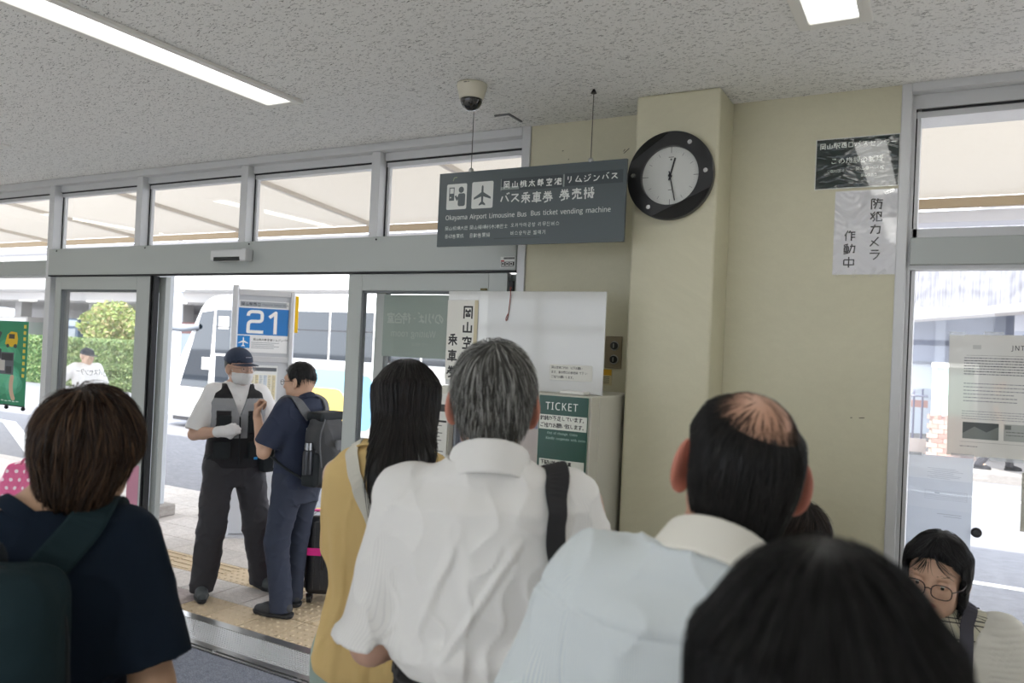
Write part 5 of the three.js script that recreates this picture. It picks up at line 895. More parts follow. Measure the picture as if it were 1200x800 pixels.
// ---------------------------------------------------------------- hair: a scalp volume plus combed strands on it
function hairOn(P, name, o) {
  const f = o.field, hf = P.hf, fw = (x, y, z) => { const p = hf.to(x, y, z); return f(p[0], p[1], p[2]); };
  const r = rngOf(o.seed ?? 1), cs = o.colors, pick = () => { const q = cs[Math.floor(r() * cs.length)], k = 0.75 + r() * 0.5; return [q[0] * k, q[1] * k, q[2] * k]; };
  const hb = o.box ?? [[-0.14, -0.16, -0.16], [0.14, 0.16, 0.14]], base = nets(f, hb[0], hb[1], o.cell ?? 0.005, { color: () => o.base });
  const pos = [], nor = [], col = [], idx = [], e = 0.003;
  const grad = (p) => { const g = [f(p[0] + e, p[1], p[2]) - f(p[0] - e, p[1], p[2]), f(p[0], p[1] + e, p[2]) - f(p[0], p[1] - e, p[2]), f(p[0], p[1], p[2] + e) - f(p[0], p[1], p[2] - e)]; return norm3(g); };
  for (let i = 0; i < o.n; i++) {
    let d; do { d = [r() * 2 - 1, r() * 2 - 1, r() * 2 - 1]; } while (len3(d) > 1 || len3(d) < 0.1); d = norm3(d);
    if (o.seedDir) { d = o.seedDir(d, r); if (!d) continue; }
    const c0 = o.centre ?? [0, 0.02, -0.015]; let p = add3(c0, mul3(d, 0.2)), ok = false;
    for (let k = 0; k < 24; k++) { const q = (o.seedField ?? f)(p[0], p[1], p[2]); if (q < 0.0012) { ok = true; break; } p = sub3(p, mul3(d, q * 0.8)); if (len3(sub3(p, c0)) < 0.03) break; }
    if (!ok || (o.keep && !o.keep(p, r))) continue;
    const L = (typeof o.len === 'function' ? o.len(p, r) : o.len) * (0.7 + 0.6 * r()), steps = Math.max(3, Math.min(14, Math.round(L / (o.step ?? 0.014)))), h = L / steps, lift = (o.lift ?? 0.003) * r(), w0 = (o.w ?? 0.0012) * (0.6 + 0.8 * r()), c = pick(), path = [], jit = [(r() - 0.5), (r() - 0.5), (r() - 0.5)];
    for (let k = 0; k <= steps; k++) {
      const n = grad(p), dd = f(p[0], p[1], p[2]), tt = k / steps;
      if (dd < 0.03) p = sub3(p, mul3(n, (dd - lift - (o.flick ?? 0.0) * tt * tt) * (o.stick ?? 0.85)));
      path.push([p, n]);
      let fl = o.flow(p, n, tt, r); fl = add3(fl, mul3(jit, o.jit ?? 0.25)); fl = norm3(sub3(fl, mul3(n, dot3(fl, n) * (o.tang ?? 0.9))));
      p = add3(p, mul3(fl, h));
      if (o.stop && o.stop(p)) break;
    }
    if (path.length < 3) continue;
    const b0 = pos.length / 3;
    path.forEach(([q, n], k) => { const a = path[Math.max(0, k - 1)][0], b = path[Math.min(path.length - 1, k + 1)][0], tg = norm3(sub3(b, a)), sd = norm3(cross3(tg, n)), tt = k / (path.length - 1), w = w0 * (tt < 0.15 ? 0.6 + tt * 2.6 : 1 - 0.85 * (tt - 0.15) / 0.85); const A = add3(q, mul3(sd, w)), B = sub3(q, mul3(sd, w)), C = add3(q, mul3(n, w * 0.8)); pos.push(...A, ...C, ...B); const na = norm3(add3(mul3(n, 0.5), mul3(sd, 0.85))), nb = norm3(sub3(mul3(n, 0.5), mul3(sd, 0.85))); nor.push(...na, ...n, ...nb); for (let z = 0; z < 3; z++) col.push(...c); if (k) { const s = b0 + (k - 1) * 3; idx.push(s, s + 3, s + 1, s + 1, s + 3, s + 4, s + 1, s + 4, s + 2, s + 2, s + 4, s + 5); } });
  }
  const g = new THREE.BufferGeometry(); g.setAttribute('position', new THREE.Float32BufferAttribute(pos, 3)); g.setAttribute('normal', new THREE.Float32BufferAttribute(nor, 3)); g.setAttribute('uv', new THREE.Float32BufferAttribute(new Float32Array(pos.length / 3 * 2), 2)); g.setAttribute('color', new THREE.Float32BufferAttribute(col, 3)); g.setIndex(idx);
  const grp = mesh(name, base.attributes.position.count ? mergeGeometries([base, g]) : g, o.mat ?? mat(0xffffff, o.rough ?? 0.42, { vertexColors: true, specularIntensity: o.spec ?? 0.45 }), P.t);
  grp.position.set(...hf.c); const e9 = hf.dir([1, 0, 0]), e8 = hf.dir([0, 1, 0]), e7 = hf.dir([0, 0, 1]); grp.quaternion.setFromRotationMatrix(new THREE.Matrix4().makeBasis(new THREE.Vector3(...e9), new THREE.Vector3(...e8), new THREE.Vector3(...e7)));
  grp.userData.kind = 'stuff'; return grp;
}
// a strap laid on a garment field
function strapOn(f, pts, w, th, off = 0.004, seg = 40) {
  const c = new THREE.CatmullRomCurve3(pts.map((p) => new THREE.Vector3(...p))), P = [], N = [], e = 0.006;
  for (let i = 0; i <= seg; i++) {
    const q = c.getPoint(i / seg); let p = [q.x, q.y, q.z], n = [0, 1, 0];
    for (let k = 0; k < 4; k++) { n = norm3([f(p[0] + e, p[1], p[2]) - f(p[0] - e, p[1], p[2]), f(p[0], p[1] + e, p[2]) - f(p[0], p[1] - e, p[2]), f(p[0], p[1], p[2] + e) - f(p[0], p[1], p[2] - e)]); const d = f(p[0], p[1], p[2]) - off; if (Math.abs(d) < 0.2) p = sub3(p, mul3(n, d * 0.9)); }
    P.push(p); N.push(n);
  }
  const S = P.map((p, i) => norm3(cross3(norm3(sub3(P[Math.min(seg, i + 1)], P[Math.max(0, i - 1)])), N[i])));
  // smooth the path and sides
  for (let it = 0; it < 2; it++) for (let i = 1; i < seg; i++) { P[i] = mix3(P[i], mix3(P[i - 1], P[i + 1], 0.5), 0.5); S[i] = norm3(mix3(S[i], mix3(S[i - 1], S[i + 1], 0.5), 0.5)); }
  return ribbon(P, S, w, th, seg);
}
function cut(fs, ...keep) { return (x, y, z) => { let d = fs(x, y, z); for (const k of keep) d = smax(d, k(x, y, z), 0.012); return d; }; }
// ---------------------------------------------------------------- cloth materials
function weave(base, k, seed, rep = 60) { const r = rngOf(seed); return dataTex(128, (u, v, i, j) => { const n = (i % 4 < 2) === (j % 4 < 2) ? k : -k; const m = r() * k; return base.map((b) => b + n + m); }, { repeat: [rep, rep] }); }
T.stripe = dataTex(256, (u, v, i) => { const q = i % 16; const k = q < 4 ? -9 : 0; return [231 + k, 230 + k, 226 + k * 0.8]; }, { repeat: [18, 18] });
T.stripeBlue = dataTex(256, (u, v, i) => { const q = i % 8; const k = q < 4 ? -16 : 5; return [213 + k * 1.2, 219 + k, 218 + k * 0.5]; }, { repeat: [12, 12] });
const CL = {
  whiteStripe: mat(0xffffff, 0.85, { map: T.stripe, sheen: 0.2 }), blueStripe: mat(0xffffff, 0.85, { map: T.stripeBlue, sheen: 0.2 }), white: mat(lin(0.8, 0.8, 0.8), 0.85, { sheen: 0.2 }), cream: mat(lin(0.78, 0.76, 0.68), 0.85),
  yellow: mat(lin(0.72, 0.52, 0.22), 0.85, { sheen: 0.2 }), mint: mat(lin(0.33, 0.42, 0.38), 0.9), navyTee: mat(lin(0.009, 0.016, 0.028), 0.95, { specularIntensity: 0.3 }), navyPolo: mat(lin(0.018, 0.026, 0.055), 0.85, { sheen: 0.2 }), navyTrouser: mat(lin(0.022, 0.03, 0.055), 0.8), charcoal: mat(lin(0.035, 0.034, 0.04), 0.75), black: mat(lin(0.012, 0.012, 0.014), 0.8), pack: mat(lin(0.009, 0.022, 0.027), 0.85, { specularIntensity: 0.4 }), packDark: mat(lin(0.008, 0.012, 0.015), 0.8), packGrey: mat(lin(0.05, 0.052, 0.056), 0.75), strapGrey: mat(lin(0.12, 0.125, 0.135), 0.8), ivory: mat(lin(0.68, 0.66, 0.58), 0.85),
  shoe: mat(lin(0.03, 0.032, 0.036), 0.6), shoeGrey: mat(lin(0.07, 0.08, 0.085), 0.7), metal: mat(0x9a9ca0, 0.3, { metalness: 0.9 }),
};
const lensM = mat(0xffffff, 0.02, { transmission: 1, thickness: 0 });
const earCut = (k = 1) => { const a = ell([0.088, -0.012, -0.004], [0.022, 0.036 * k, 0.026 * k]), b = ell([-0.088, -0.012, -0.004], [0.022, 0.036 * k, 0.026 * k]); return (x, y, z) => -Math.min(a(x, y, z), b(x, y, z)); };
const faceCut = (z0 = 0.05, y0 = 0.06) => (x, y, z) => 0.75 * (z - z0) - 0.66 * (y - y0), napeCut = (y0 = -0.08, k = 0.55) => (x, y, z) => -(y - y0) + (z + 0.08) * k;
const ridged = (f, crown, amp, fr = 9) => (x, y, z) => { const d = f(x, y, z); if (Math.abs(d) > 0.03) return d; const dx = x - crown[0], dz = z - crown[2], L = Math.hypot(dx, dz) + 1e-4; return d - amp * N3(dx / L * fr, dz / L * fr, y * 8 + 3) * Math.min(1, L / 0.03); };
const whirl = (crown, g = 0.5, sw = 0.5) => (p) => { const d = sub3(p, crown), L = len3(d) + 1e-5, u = mul3(d, 1 / L), s = sw * Math.exp(-L * L / 0.002); return [u[0] - u[2] * s, u[1] - g * Math.min(1, L / 0.08), u[2] + u[0] * s]; };
function spectacles(P, m, o = {}) {
  const g = P.hf, gr = new THREE.Group(); gr.name = 'spectacles'; gr.position.set(...g.c); const A = g.dir([1, 0, 0]), B = g.dir([0, 1, 0]), C = g.dir([0, 0, 1]); gr.quaternion.setFromRotationMatrix(new THREE.Matrix4().makeBasis(new THREE.Vector3(...A), new THREE.Vector3(...B), new THREE.Vector3(...C))); P.t.add(gr);
  const w = o.w ?? 0.026, h = o.h ?? 0.02, y = o.y ?? -0.004, z = 0.112, r = o.r ?? 0.0013;
  for (const s of [-1, 1]) {
    const ring = []; for (let i = 0; i < 20; i++) { const a = i / 20 * Math.PI * 2; ring.push([s * 0.034 + Math.sign(Math.cos(a)) * Math.pow(Math.abs(Math.cos(a)), 0.75) * w, y + Math.sign(Math.sin(a)) * Math.pow(Math.abs(Math.sin(a)), 0.75) * h, z - Math.abs(s * 0.034 + Math.cos(a) * w) * 0.12]); }
    mesh('rim', tube(ring, r, 40, 6, true), m, gr); mesh('lens', new THREE.CircleGeometry(w * 0.93, 24).scale(1, h / w, 1), lensM, gr, [s * 0.034, y, z - 0.0045], [0, s * 0.12, 0]);
    mesh('temple', tube([[s * (0.034 + w), y + 0.006, z - 0.008], [s * 0.079, y + 0.006, 0.06], [s * 0.083, y + 0.007, 0.0], [s * 0.08, y - 0.02, -0.025]], r, 24, 6), m, gr);
  }
  mesh('bridge', tube([[-0.009, y + 0.004, z], [0, y + 0.008, z + 0.003], [0.009, y + 0.004, z]], r, 10, 6), m, gr);
}
// ---------------------------------------------------------------- 1. grey-haired man with a shoulder strap
{
  const h = 1.80, S = h / 1.7, P = person({
    label: 'man with short grey hair in a white striped shirt with a black shoulder strap', x: -0.812, z: -1.405, turn: 209, h, bulkW: 0.018, bulkD: 0.02, skin: [0.56, 0.33, 0.25], neckR: 0.06, head: [2, 6, 1], face: { ear: 1.15, earOut: 0.55 }, skinColor: (x, y, z) => Math.abs(x) > 0.079 && y > 1.6 ? [0.58, 0.24, 0.17] : [0.56, 0.34, 0.25],
    J: { elbowL: [0.225, 1.185, -0.03], wristL: [0.08, 1.15, 0.2], handDirL: [-0.7, 0.2, 0.5], palmL: [0, -0.3, 1], elbowR: [-0.275, 1.18, -0.02], wristR: [-0.25, 1.05, 0.2], handDirR: [0.4, 0, 1], palmR: [1, 0, 0] },
    top: { mat: CL.whiteStripe, ease: 0.022, hem: 1.145, sleeve: 0.9, sleeveR: [0.078, 0.072], fold: 0.008, fx: 1.6, fy: 1.3, seed: 2.3, cell: 0.0065, k: 0.022, collar: { h: 0.058, gap: 0.016, flare: 0.2, tilt: 0.3, th: 0.0045 },
      rows: (r) => r.map(([y, W, D, z]) => y < 1.3 ? [y, W - 0.006, D + 0.012, z - 0.004] : [y, W, D, z]),
      extra: (x, y, z) => { // blousing above the belt, drag lines from the shoulder blades
        const bl = 0.014 * Math.exp(-Math.pow((y - 1.2) / 0.03, 2)) * (1 + N3(x * 22, 1, z * 22)), a = Math.max(0, 1 - Math.abs((x + 0.02) * 0.9 + (y - 1.38) * 0.55 + 0.012) / 0.013), b = Math.max(0, 1 - Math.abs((x - 0.06) * 0.8 + (y - 1.42) * 0.3) / 0.012), c = Math.max(0, 1 - Math.abs((x + 0.12) * 0.7 + (y - 1.3) * 0.6) / 0.012), on = z < 0 ? sstep(1.18, 1.26, y) * (1 - sstep(1.4, 1.46, y)) : 0; return bl - (y < 1.165 ? (1.165 - y) * 0.6 : 0) + on * 0.007 * (a + b * 0.7 + c * 0.8); } },
    bottom: { mat: CL.black, waist: 1.165 / S, belt: mat(lin(0.01, 0.01, 0.011), 0.4) }, shoes: CL.shoe,
  });
  const crown = [0.012, 0.105, -0.06], cap = cut(blend(0.03, ell([0, 0.03, -0.016], [0.084, 0.099, 0.106]), ell([0, -0.045, -0.045], [0.062, 0.072, 0.054])), faceCut(0.06, 0.06), napeCut(-0.092, 0.6), earCut(1.45));
  hairOn(P, 'hair', { field: ridged(cap, crown, 0.004, 7), base: [0.07, 0.07, 0.065], colors: [[0.16, 0.16, 0.15], [0.28, 0.28, 0.265], [0.42, 0.42, 0.40], [0.06, 0.06, 0.054], [0.09, 0.088, 0.076], [0.05, 0.048, 0.042]], n: 5200, len: (p) => p[1] > 0.04 ? 0.06 : 0.036, flow: whirl(crown, 0.55, 0.6), lift: 0.007, flick: 0.006, w: 0.0011, jit: 0.3, seed: 4, stop: (p) => p[1] < -0.108, rough: 0.45 });
  const strap = strapOn(P.topF, [[-0.12, 1.40, 0.16], [-0.122, 1.5, 0.11], [-0.128, 1.56, 0.02], [-0.135, 1.57, -0.05], [-0.145, 1.5, -0.14], [-0.165, 1.38, -0.18], [-0.185, 1.25, -0.18], [-0.2, 1.15, -0.17]], 0.047, 0.005, 0.008, 60);
  const s2 = ribbon([[-0.2, 1.16, -0.15], [-0.235, 1.05, -0.145], [-0.27, 0.97, -0.1]], [[1, 0.1, 0.2], [1, 0.1, 0.3], [1, 0.1, 0.4]], 0.045, 0.004, 12);
  const bag = thing('shoulder_bag', 'black shoulder bag hanging from the wide black strap', 'bag', [-0.812, 0, -1.405], R(209));
  mesh('strap', merge([strap, s2]), CL.black, bag); mesh('pouch', nets(rbox([-0.3, 0.84, -0.02], [0.05, 0.14, 0.19], 0.03), [-0.37, 0.68, -0.23], [-0.23, 1.0, 0.19], 0.012), CL.black, bag);
}
// ---------------------------------------------------------------- 2. woman in a yellow blouse
{
  const h = 1.745, S = h / 1.7, P = person({
    label: 'woman with long straight black hair in a yellow blouse and mint trousers', x: -1.335, z: -1.76, turn: 207, h, bulkW: -0.026, bulkD: -0.004, skin: [0.6, 0.42, 0.32], neckR: 0.047, head: [4, 4, -2], face: { w: 0.95 },
    J: { head: [-0.03, h - 0.115, 0.03], shoulderL: [0.142, 1.425, -0.01], shoulderR: [-0.142, 1.425, -0.01], elbowL: [0.14, 1.17, 0.06], wristL: [0.08, 1.18, 0.22], handDirL: [-0.5, 0.2, 0.6], palmL: [0, 0, -1], elbowR: [-0.2, 1.15, 0.02], wristR: [-0.1, 1.14, 0.22], handDirR: [0.5, 0.2, 0.6] },
    top: { name: 'blouse', mat: CL.yellow, ease: 0.022, hem: 0.90, sleeve: 0.8, sleeveR: [0.07, 0.068], fold: 0.009, seed: 7.1, fx: 1.3, fy: 0.5, cell: 0.009, k: 0.05, neckGap: 0.012,
      rows: (r) => r.map(([y, W, D, z]) => y < 1.3 ? [y, W + 0.006 + (1.3 - y) * 0.05, D + 0.008 + (1.3 - y) * 0.05, z] : [y, W, D, z]),
      extra: (x, y, z) => z < 0.02 ? 0.007 * Math.max(0, Math.sin(x * 62 + N3(x * 3, y * 2, 1) * 4)) * (1 - sstep(1.28, 1.34, y)) : 0, collar: { h: 0.03, gap: 0.014, flare: 0.75, tilt: 0.25, th: 0.004 } },
    bottom: { mat: CL.mint, ease: 0.02, r: [0.1, 0.1], waist: 1.0 }, shoes: CL.shoe,
  });
  const crown = [0, 0.115, -0.03], cap = cut(ell([0, 0.028, -0.016], [0.089, 0.1, 0.108]), faceCut(0.045, 0.06));
  const fall = (x, y, z) => { const t = clamp((0.06 - y) / 0.42, 0, 1), w = lerp(0.084, 0.088, Math.min(1, t * 1.6)) - Math.max(0, t - 0.6) * 0.1, zc = lerp(-0.045, -0.182, sstep(0.1, 0.62, t)), D = lerp(0.07, 0.024, Math.min(1, t * 1.5)); const u = x / w, v = (z - zc) / D, q = Math.hypot(u, v); return Math.max((q - 1) * Math.min(w, D) * 0.9, y - 0.06, -0.335 + N3(x * 45, 2, 1) * 0.06 - Math.abs(x) * 0.3 - y); };
  const both = (x, y, z) => smin(cap(x, y, z), fall(x, y, z), 0.03);
  hairOn(P, 'hair', { field: ridged(both, [0, 0.1, -0.05], 0.003, 10), box: [[-0.14, -0.46, -0.24], [0.14, 0.15, 0.13]], base: [0.008, 0.0075, 0.0075], colors: [[0.010, 0.009, 0.009], [0.014, 0.012, 0.012], [0.02, 0.017, 0.016]], n: 2600, len: (p) => 0.20 + 0.25 * Math.max(0, p[1]), step: 0.03, flow: (p, n) => p[1] > 0.05 ? [p[0] * 4, -0.6, (p[2] + 0.02) * 5] : [p[0] * 0.4, -1, -0.05], lift: 0.003, w: 0.0016, jit: 0.06, seed: 8, rough: 0.3, stop: (p) => p[1] < -0.42 });
  const bag = thing('crossbody_bag', 'crossbody bag on a wide ivory strap over the yellow blouse', 'bag', [-1.335, 0, -1.76], R(207));
  mesh('strap', strapOn(P.topF, [[0.11, 1.38, 0.15], [0.108, 1.49, 0.06], [0.105, 1.53, -0.02], [0.098, 1.5, -0.1], [0.06, 1.4, -0.17], [-0.01, 1.28, -0.18], [-0.1, 1.12, -0.18], [-0.18, 1.0, -0.13]], 0.036, 0.004, 0.008, 56), CL.ivory, bag); mesh('pouch', nets(rbox([-0.265, 0.86, 0.0], [0.04, 0.1, 0.13], 0.025), [-0.33, 0.73, -0.16], [-0.2, 1.0, 0.16], 0.012), CL.ivory, bag);
}
// ---------------------------------------------------------------- 3. balding man in a pale blue shirt
{
  const h = 1.752, S = h / 1.7, hd = [2, -2, 8];
  const P = person({
    label: 'balding man in a pale blue shirt with a white collar', x: -0.285, z: -1.16, turn: 198, h, bulkW: 0.03, bulkD: 0.02, skin: [0.52, 0.28, 0.19], neckR: 0.062, head: hd, headCell: 0.004, face: { ear: 1.2, earOut: 0.62 }, skinColor: (x, y, z) => { const e = Math.abs(x + 0.045 + (y - 1.64) * 0.14) > 0.078 && y > 1.5 ? 1 : 0; return e ? [0.55, 0.2, 0.14] : [0.54, 0.30, 0.2]; },
    J: { head: [-0.04, h - 0.117, 0.03], elbowL: [0.285, 1.13, -0.02], wristL: [0.2, 1.0, 0.2], elbowR: [-0.285, 1.13, -0.02], wristR: [-0.2, 1.0, 0.2] },
    top: { mat: CL.blueStripe, ease: 0.03, hem: 1.02, sleeve: 0.85, sleeveR: [0.088, 0.09], fold: 0.012, seed: 11.7, cell: 0.006, k: 0.04, neckGap: 0.01, extra: (x, y, z) => (z < 0 ? -0.0035 * Math.exp(-Math.pow((y - 1.425 - x * x * 0.5) / 0.004, 2)) - 0.003 * Math.exp(-Math.pow((Math.abs(x) - 0.2) / 0.004, 2)) * (y > 1.25 ? 1 : 0) : 0), collar: { h: 0.05, gap: 0.012, flare: 0.3, tilt: 0.3, th: 0.0045, mat: CL.cream } },
    bottom: { mat: CL.charcoal, waist: 1.06 / S }, shoes: CL.shoe,
  });
  const crown = [0, 0.115, -0.055], skull = ell([0, 0.03, -0.012], [0.0765, 0.0865, 0.0965]), spot = ell([-0.012, 0.108, -0.045], [0.054, 0.056, 0.066]);
  const thick = (x, y, z) => lerp(-0.004, 0.006, sstep(0.0, 0.04, spot(x, y, z))), nape = ell([0, -0.045, -0.048], [0.066, 0.078, 0.056]), rear = ell([0, 0.0, -0.05], [0.071, 0.078, 0.062]), cap = cut((x, y, z) => smin(smin((skull(x, y, z) - thick(x, y, z)) * 0.9, nape(x, y, z), 0.03), rear(x, y, z), 0.02), faceCut(0.065, 0.055), napeCut(-0.092, 0.6), earCut(1.6));
  hairOn(P, 'hair', { field: cap, base: [0.010, 0.010, 0.010], colors: [[0.009, 0.009, 0.009], [0.016, 0.015, 0.015], [0.013, 0.012, 0.011]], n: 5200, len: 0.032, flow: whirl(crown, 0.6, 0.3), lift: 0.004, w: 0.0011, jit: 0.35, seed: 14, rough: 0.42, cell: 0.004, keep: (p) => spot(...p) > 0.006, stop: (p) => p[1] < -0.108 });
  hairOn(P, 'thin_hair', { field: skull, box: [[1, 1, 1], [1.01, 1.01, 1.01]], base: [0, 0, 0], colors: [[0.02, 0.014, 0.011], [0.05, 0.034, 0.025], [0.09, 0.055, 0.038]], n: 17000, len: 0.034, flow: whirl(crown, 0.4, 0.5), lift: 0.002, w: 0.0006, jit: 0.35, seed: 15, rough: 0.5, keep: (p, r) => { const d = spot(...p); return d < 0.03 && p[2] < 0.06 && r() < 0.1 + 0.9 * sstep(-0.03, 0.012, d - 0.012 * sstep(-0.02, -0.1, p[2])); } });
}
// ---------------------------------------------------------------- 4. the near dark-haired person
{
  const h = 1.655, P = person({
    label: 'person with smooth black hair standing behind the balding man', x: -0.068, z: -0.625, turn: 186, h, skin: [0.58, 0.4, 0.3], neckR: 0.05, headCell: 0.007,
    top: { mat: CL.black, ease: 0.02, sleeve: 0.8, cell: 0.012, fold: 0.005, seed: 3 }, bottom: { mat: CL.charcoal }, shoes: CL.shoe,
  });
  const crown = [0.01, 0.118, -0.03], cap = cut(ell([0, 0.026, -0.016], [0.087, 0.1, 0.108]), faceCut(0.05, 0.06)), fall = (x, y, z) => { const t = clamp((0.05 - y) / 0.2, 0, 1), w = lerp(0.087, 0.1, t), D = lerp(0.09, 0.075, t), q = Math.hypot(x / w, (z + 0.035) / D); return Math.max((q - 1) * D * 0.9, y - 0.05, -0.15 - y, z - 0.035); };
  hairOn(P, 'hair', { field: ridged((x, y, z) => smin(cap(x, y, z), fall(x, y, z), 0.03), crown, 0.003, 8), box: [[-0.15, -0.2, -0.17], [0.15, 0.15, 0.13]], base: [0.006, 0.006, 0.006], colors: [[0.006, 0.006, 0.006], [0.008, 0.008, 0.008], [0.011, 0.011, 0.011]], n: 3400, len: 0.17, step: 0.02, flow: (p) => p[1] > 0.04 ? [p[0] * 6, -0.5, (p[2] + 0.02) * 5] : [0, -1, 0], lift: 0.004, w: 0.0011, jit: 0.12, seed: 21, spec: 0.3, rough: 0.4, stop: (p) => p[1] < -0.17 });
}
// ---------------------------------------------------------------- 5. brown-haired youth with a green backpack
{
  const h = 1.672, S = h / 1.7, X = -1.545, Z = -0.905, TURN = 222, P = person({
    label: 'youth with shaggy brown hair in a navy t-shirt wearing a dark green backpack', x: X, z: Z, turn: TURN, h, bulkW: 0.0, skin: [0.5, 0.31, 0.2], neckR: 0.052, head: [-6, 8, 3],
    J: { head: [-0.078, h - 0.115, 0.02], elbowR: [-0.232, 1.1, -0.05], elbowL: [0.25, 1.1, -0.03], wristR: [-0.23, 0.9, 0.1], wristL: [0.24, 0.9, 0.1] },
    top: { name: 't_shirt', mat: CL.navyTee, ease: 0.02, hem: 0.85, sleeve: 0.82, sleeveR: [0.08, 0.085], fold: 0.007, seed: 5.2, cell: 0.009, k: 0.05, neckGap: 0.012, collar: { h: 0.014, gap: 0.014, flare: 0.4, tilt: 0.3, th: 0.005 } },
    bottom: { mat: CL.charcoal }, shoes: CL.shoe,
  });
  const crown = [0.012, 0.112, -0.055], cap = cut(ell([0, 0.024, -0.012], [0.091, 0.104, 0.11]), faceCut(0.06, 0.05)), low = cut(ell([0, -0.045, -0.045], [0.066, 0.095, 0.058]), (x, y, z) => z - 0.01 + y * 0.1, (x, y, z) => -0.118 + N3(x * 40, 1, z * 30) * 0.025 - y), f = ridged((x, y, z) => smin(cap(x, y, z), low(x, y, z), 0.03), crown, 0.008, 6);
  hairOn(P, 'hair', { field: f, box: [[-0.15, -0.19, -0.17], [0.15, 0.16, 0.14]], base: [0.022, 0.012, 0.007], colors: [[0.03, 0.016, 0.009], [0.05, 0.027, 0.014], [0.085, 0.047, 0.026], [0.02, 0.011, 0.007], [0.012, 0.008, 0.006]], n: 6500, len: (p) => 0.065, step: 0.011, flow: (p, n) => p[1] > -0.015 ? whirl(crown, 0.75, 0.7)(p) : [-p[0] * 7, -1, (-0.055 - p[2]) * 5], lift: 0.009, flick: 0.008, w: 0.0015, jit: 0.3, seed: 31, rough: 0.42, stop: (p) => p[1] < -0.165 });
  const b = thing('backpack', 'dark green backpack with padded straps on the youth in navy', 'backpack', [X, 0, Z], R(TURN));
  const bf = blend(0.03, rbox([0.03, 1.16, -0.235], [0.15, 0.23, 0.085], 0.06), rbox([0.03, 1.08, -0.32], [0.115, 0.14, 0.04], 0.035));
  mesh('pack_body', nets((x, y, z) => bf(x, y, z) - fold(4, 0.006)(x, y, z), [-0.19, 0.88, -0.39], [0.24, 1.45, -0.12], 0.009), CL.pack, b);
  mesh('front_seam', tube([[-0.08, 0.98, -0.357], [-0.09, 1.12, -0.36], [-0.07, 1.2, -0.357], [0.03, 1.245, -0.34], [0.13, 1.2, -0.357], [0.15, 1.1, -0.36], [0.14, 0.98, -0.357]], 0.007, 40, 8), CL.strapGrey, b);
  mesh('side_seam', tube([[-0.118, 0.96, -0.22], [-0.124, 1.2, -0.22], [-0.1, 1.34, -0.23], [0.03, 1.4, -0.24], [0.16, 1.34, -0.23]], 0.006, 30, 8), CL.packDark, b);
  for (const s of [-1, 1]) mesh('shoulder_strap', strapOn(P.topF, [[s * 0.07 + 0.01, 1.36, -0.17], [s * 0.105, 1.425, -0.09], [s * 0.115, 1.445, -0.02], [s * 0.115, 1.4, 0.08], [s * 0.12, 1.28, 0.14], [s * 0.15, 1.1, 0.13]], 0.068, 0.014, 0.012, 36), CL.pack, b);
  mesh('haul_loop', tube([[-0.01, 1.37, -0.19], [0.0, 1.42, -0.2], [0.06, 1.42, -0.2], [0.07, 1.37, -0.19]], 0.008, 20, 8), CL.packDark, b);
  mesh('lower_strap', tube([[-0.1, 0.97, -0.22], [-0.17, 1.0, -0.1], [-0.19, 1.05, 0.02]], 0.009, 20, 6), CL.packDark, b);
}
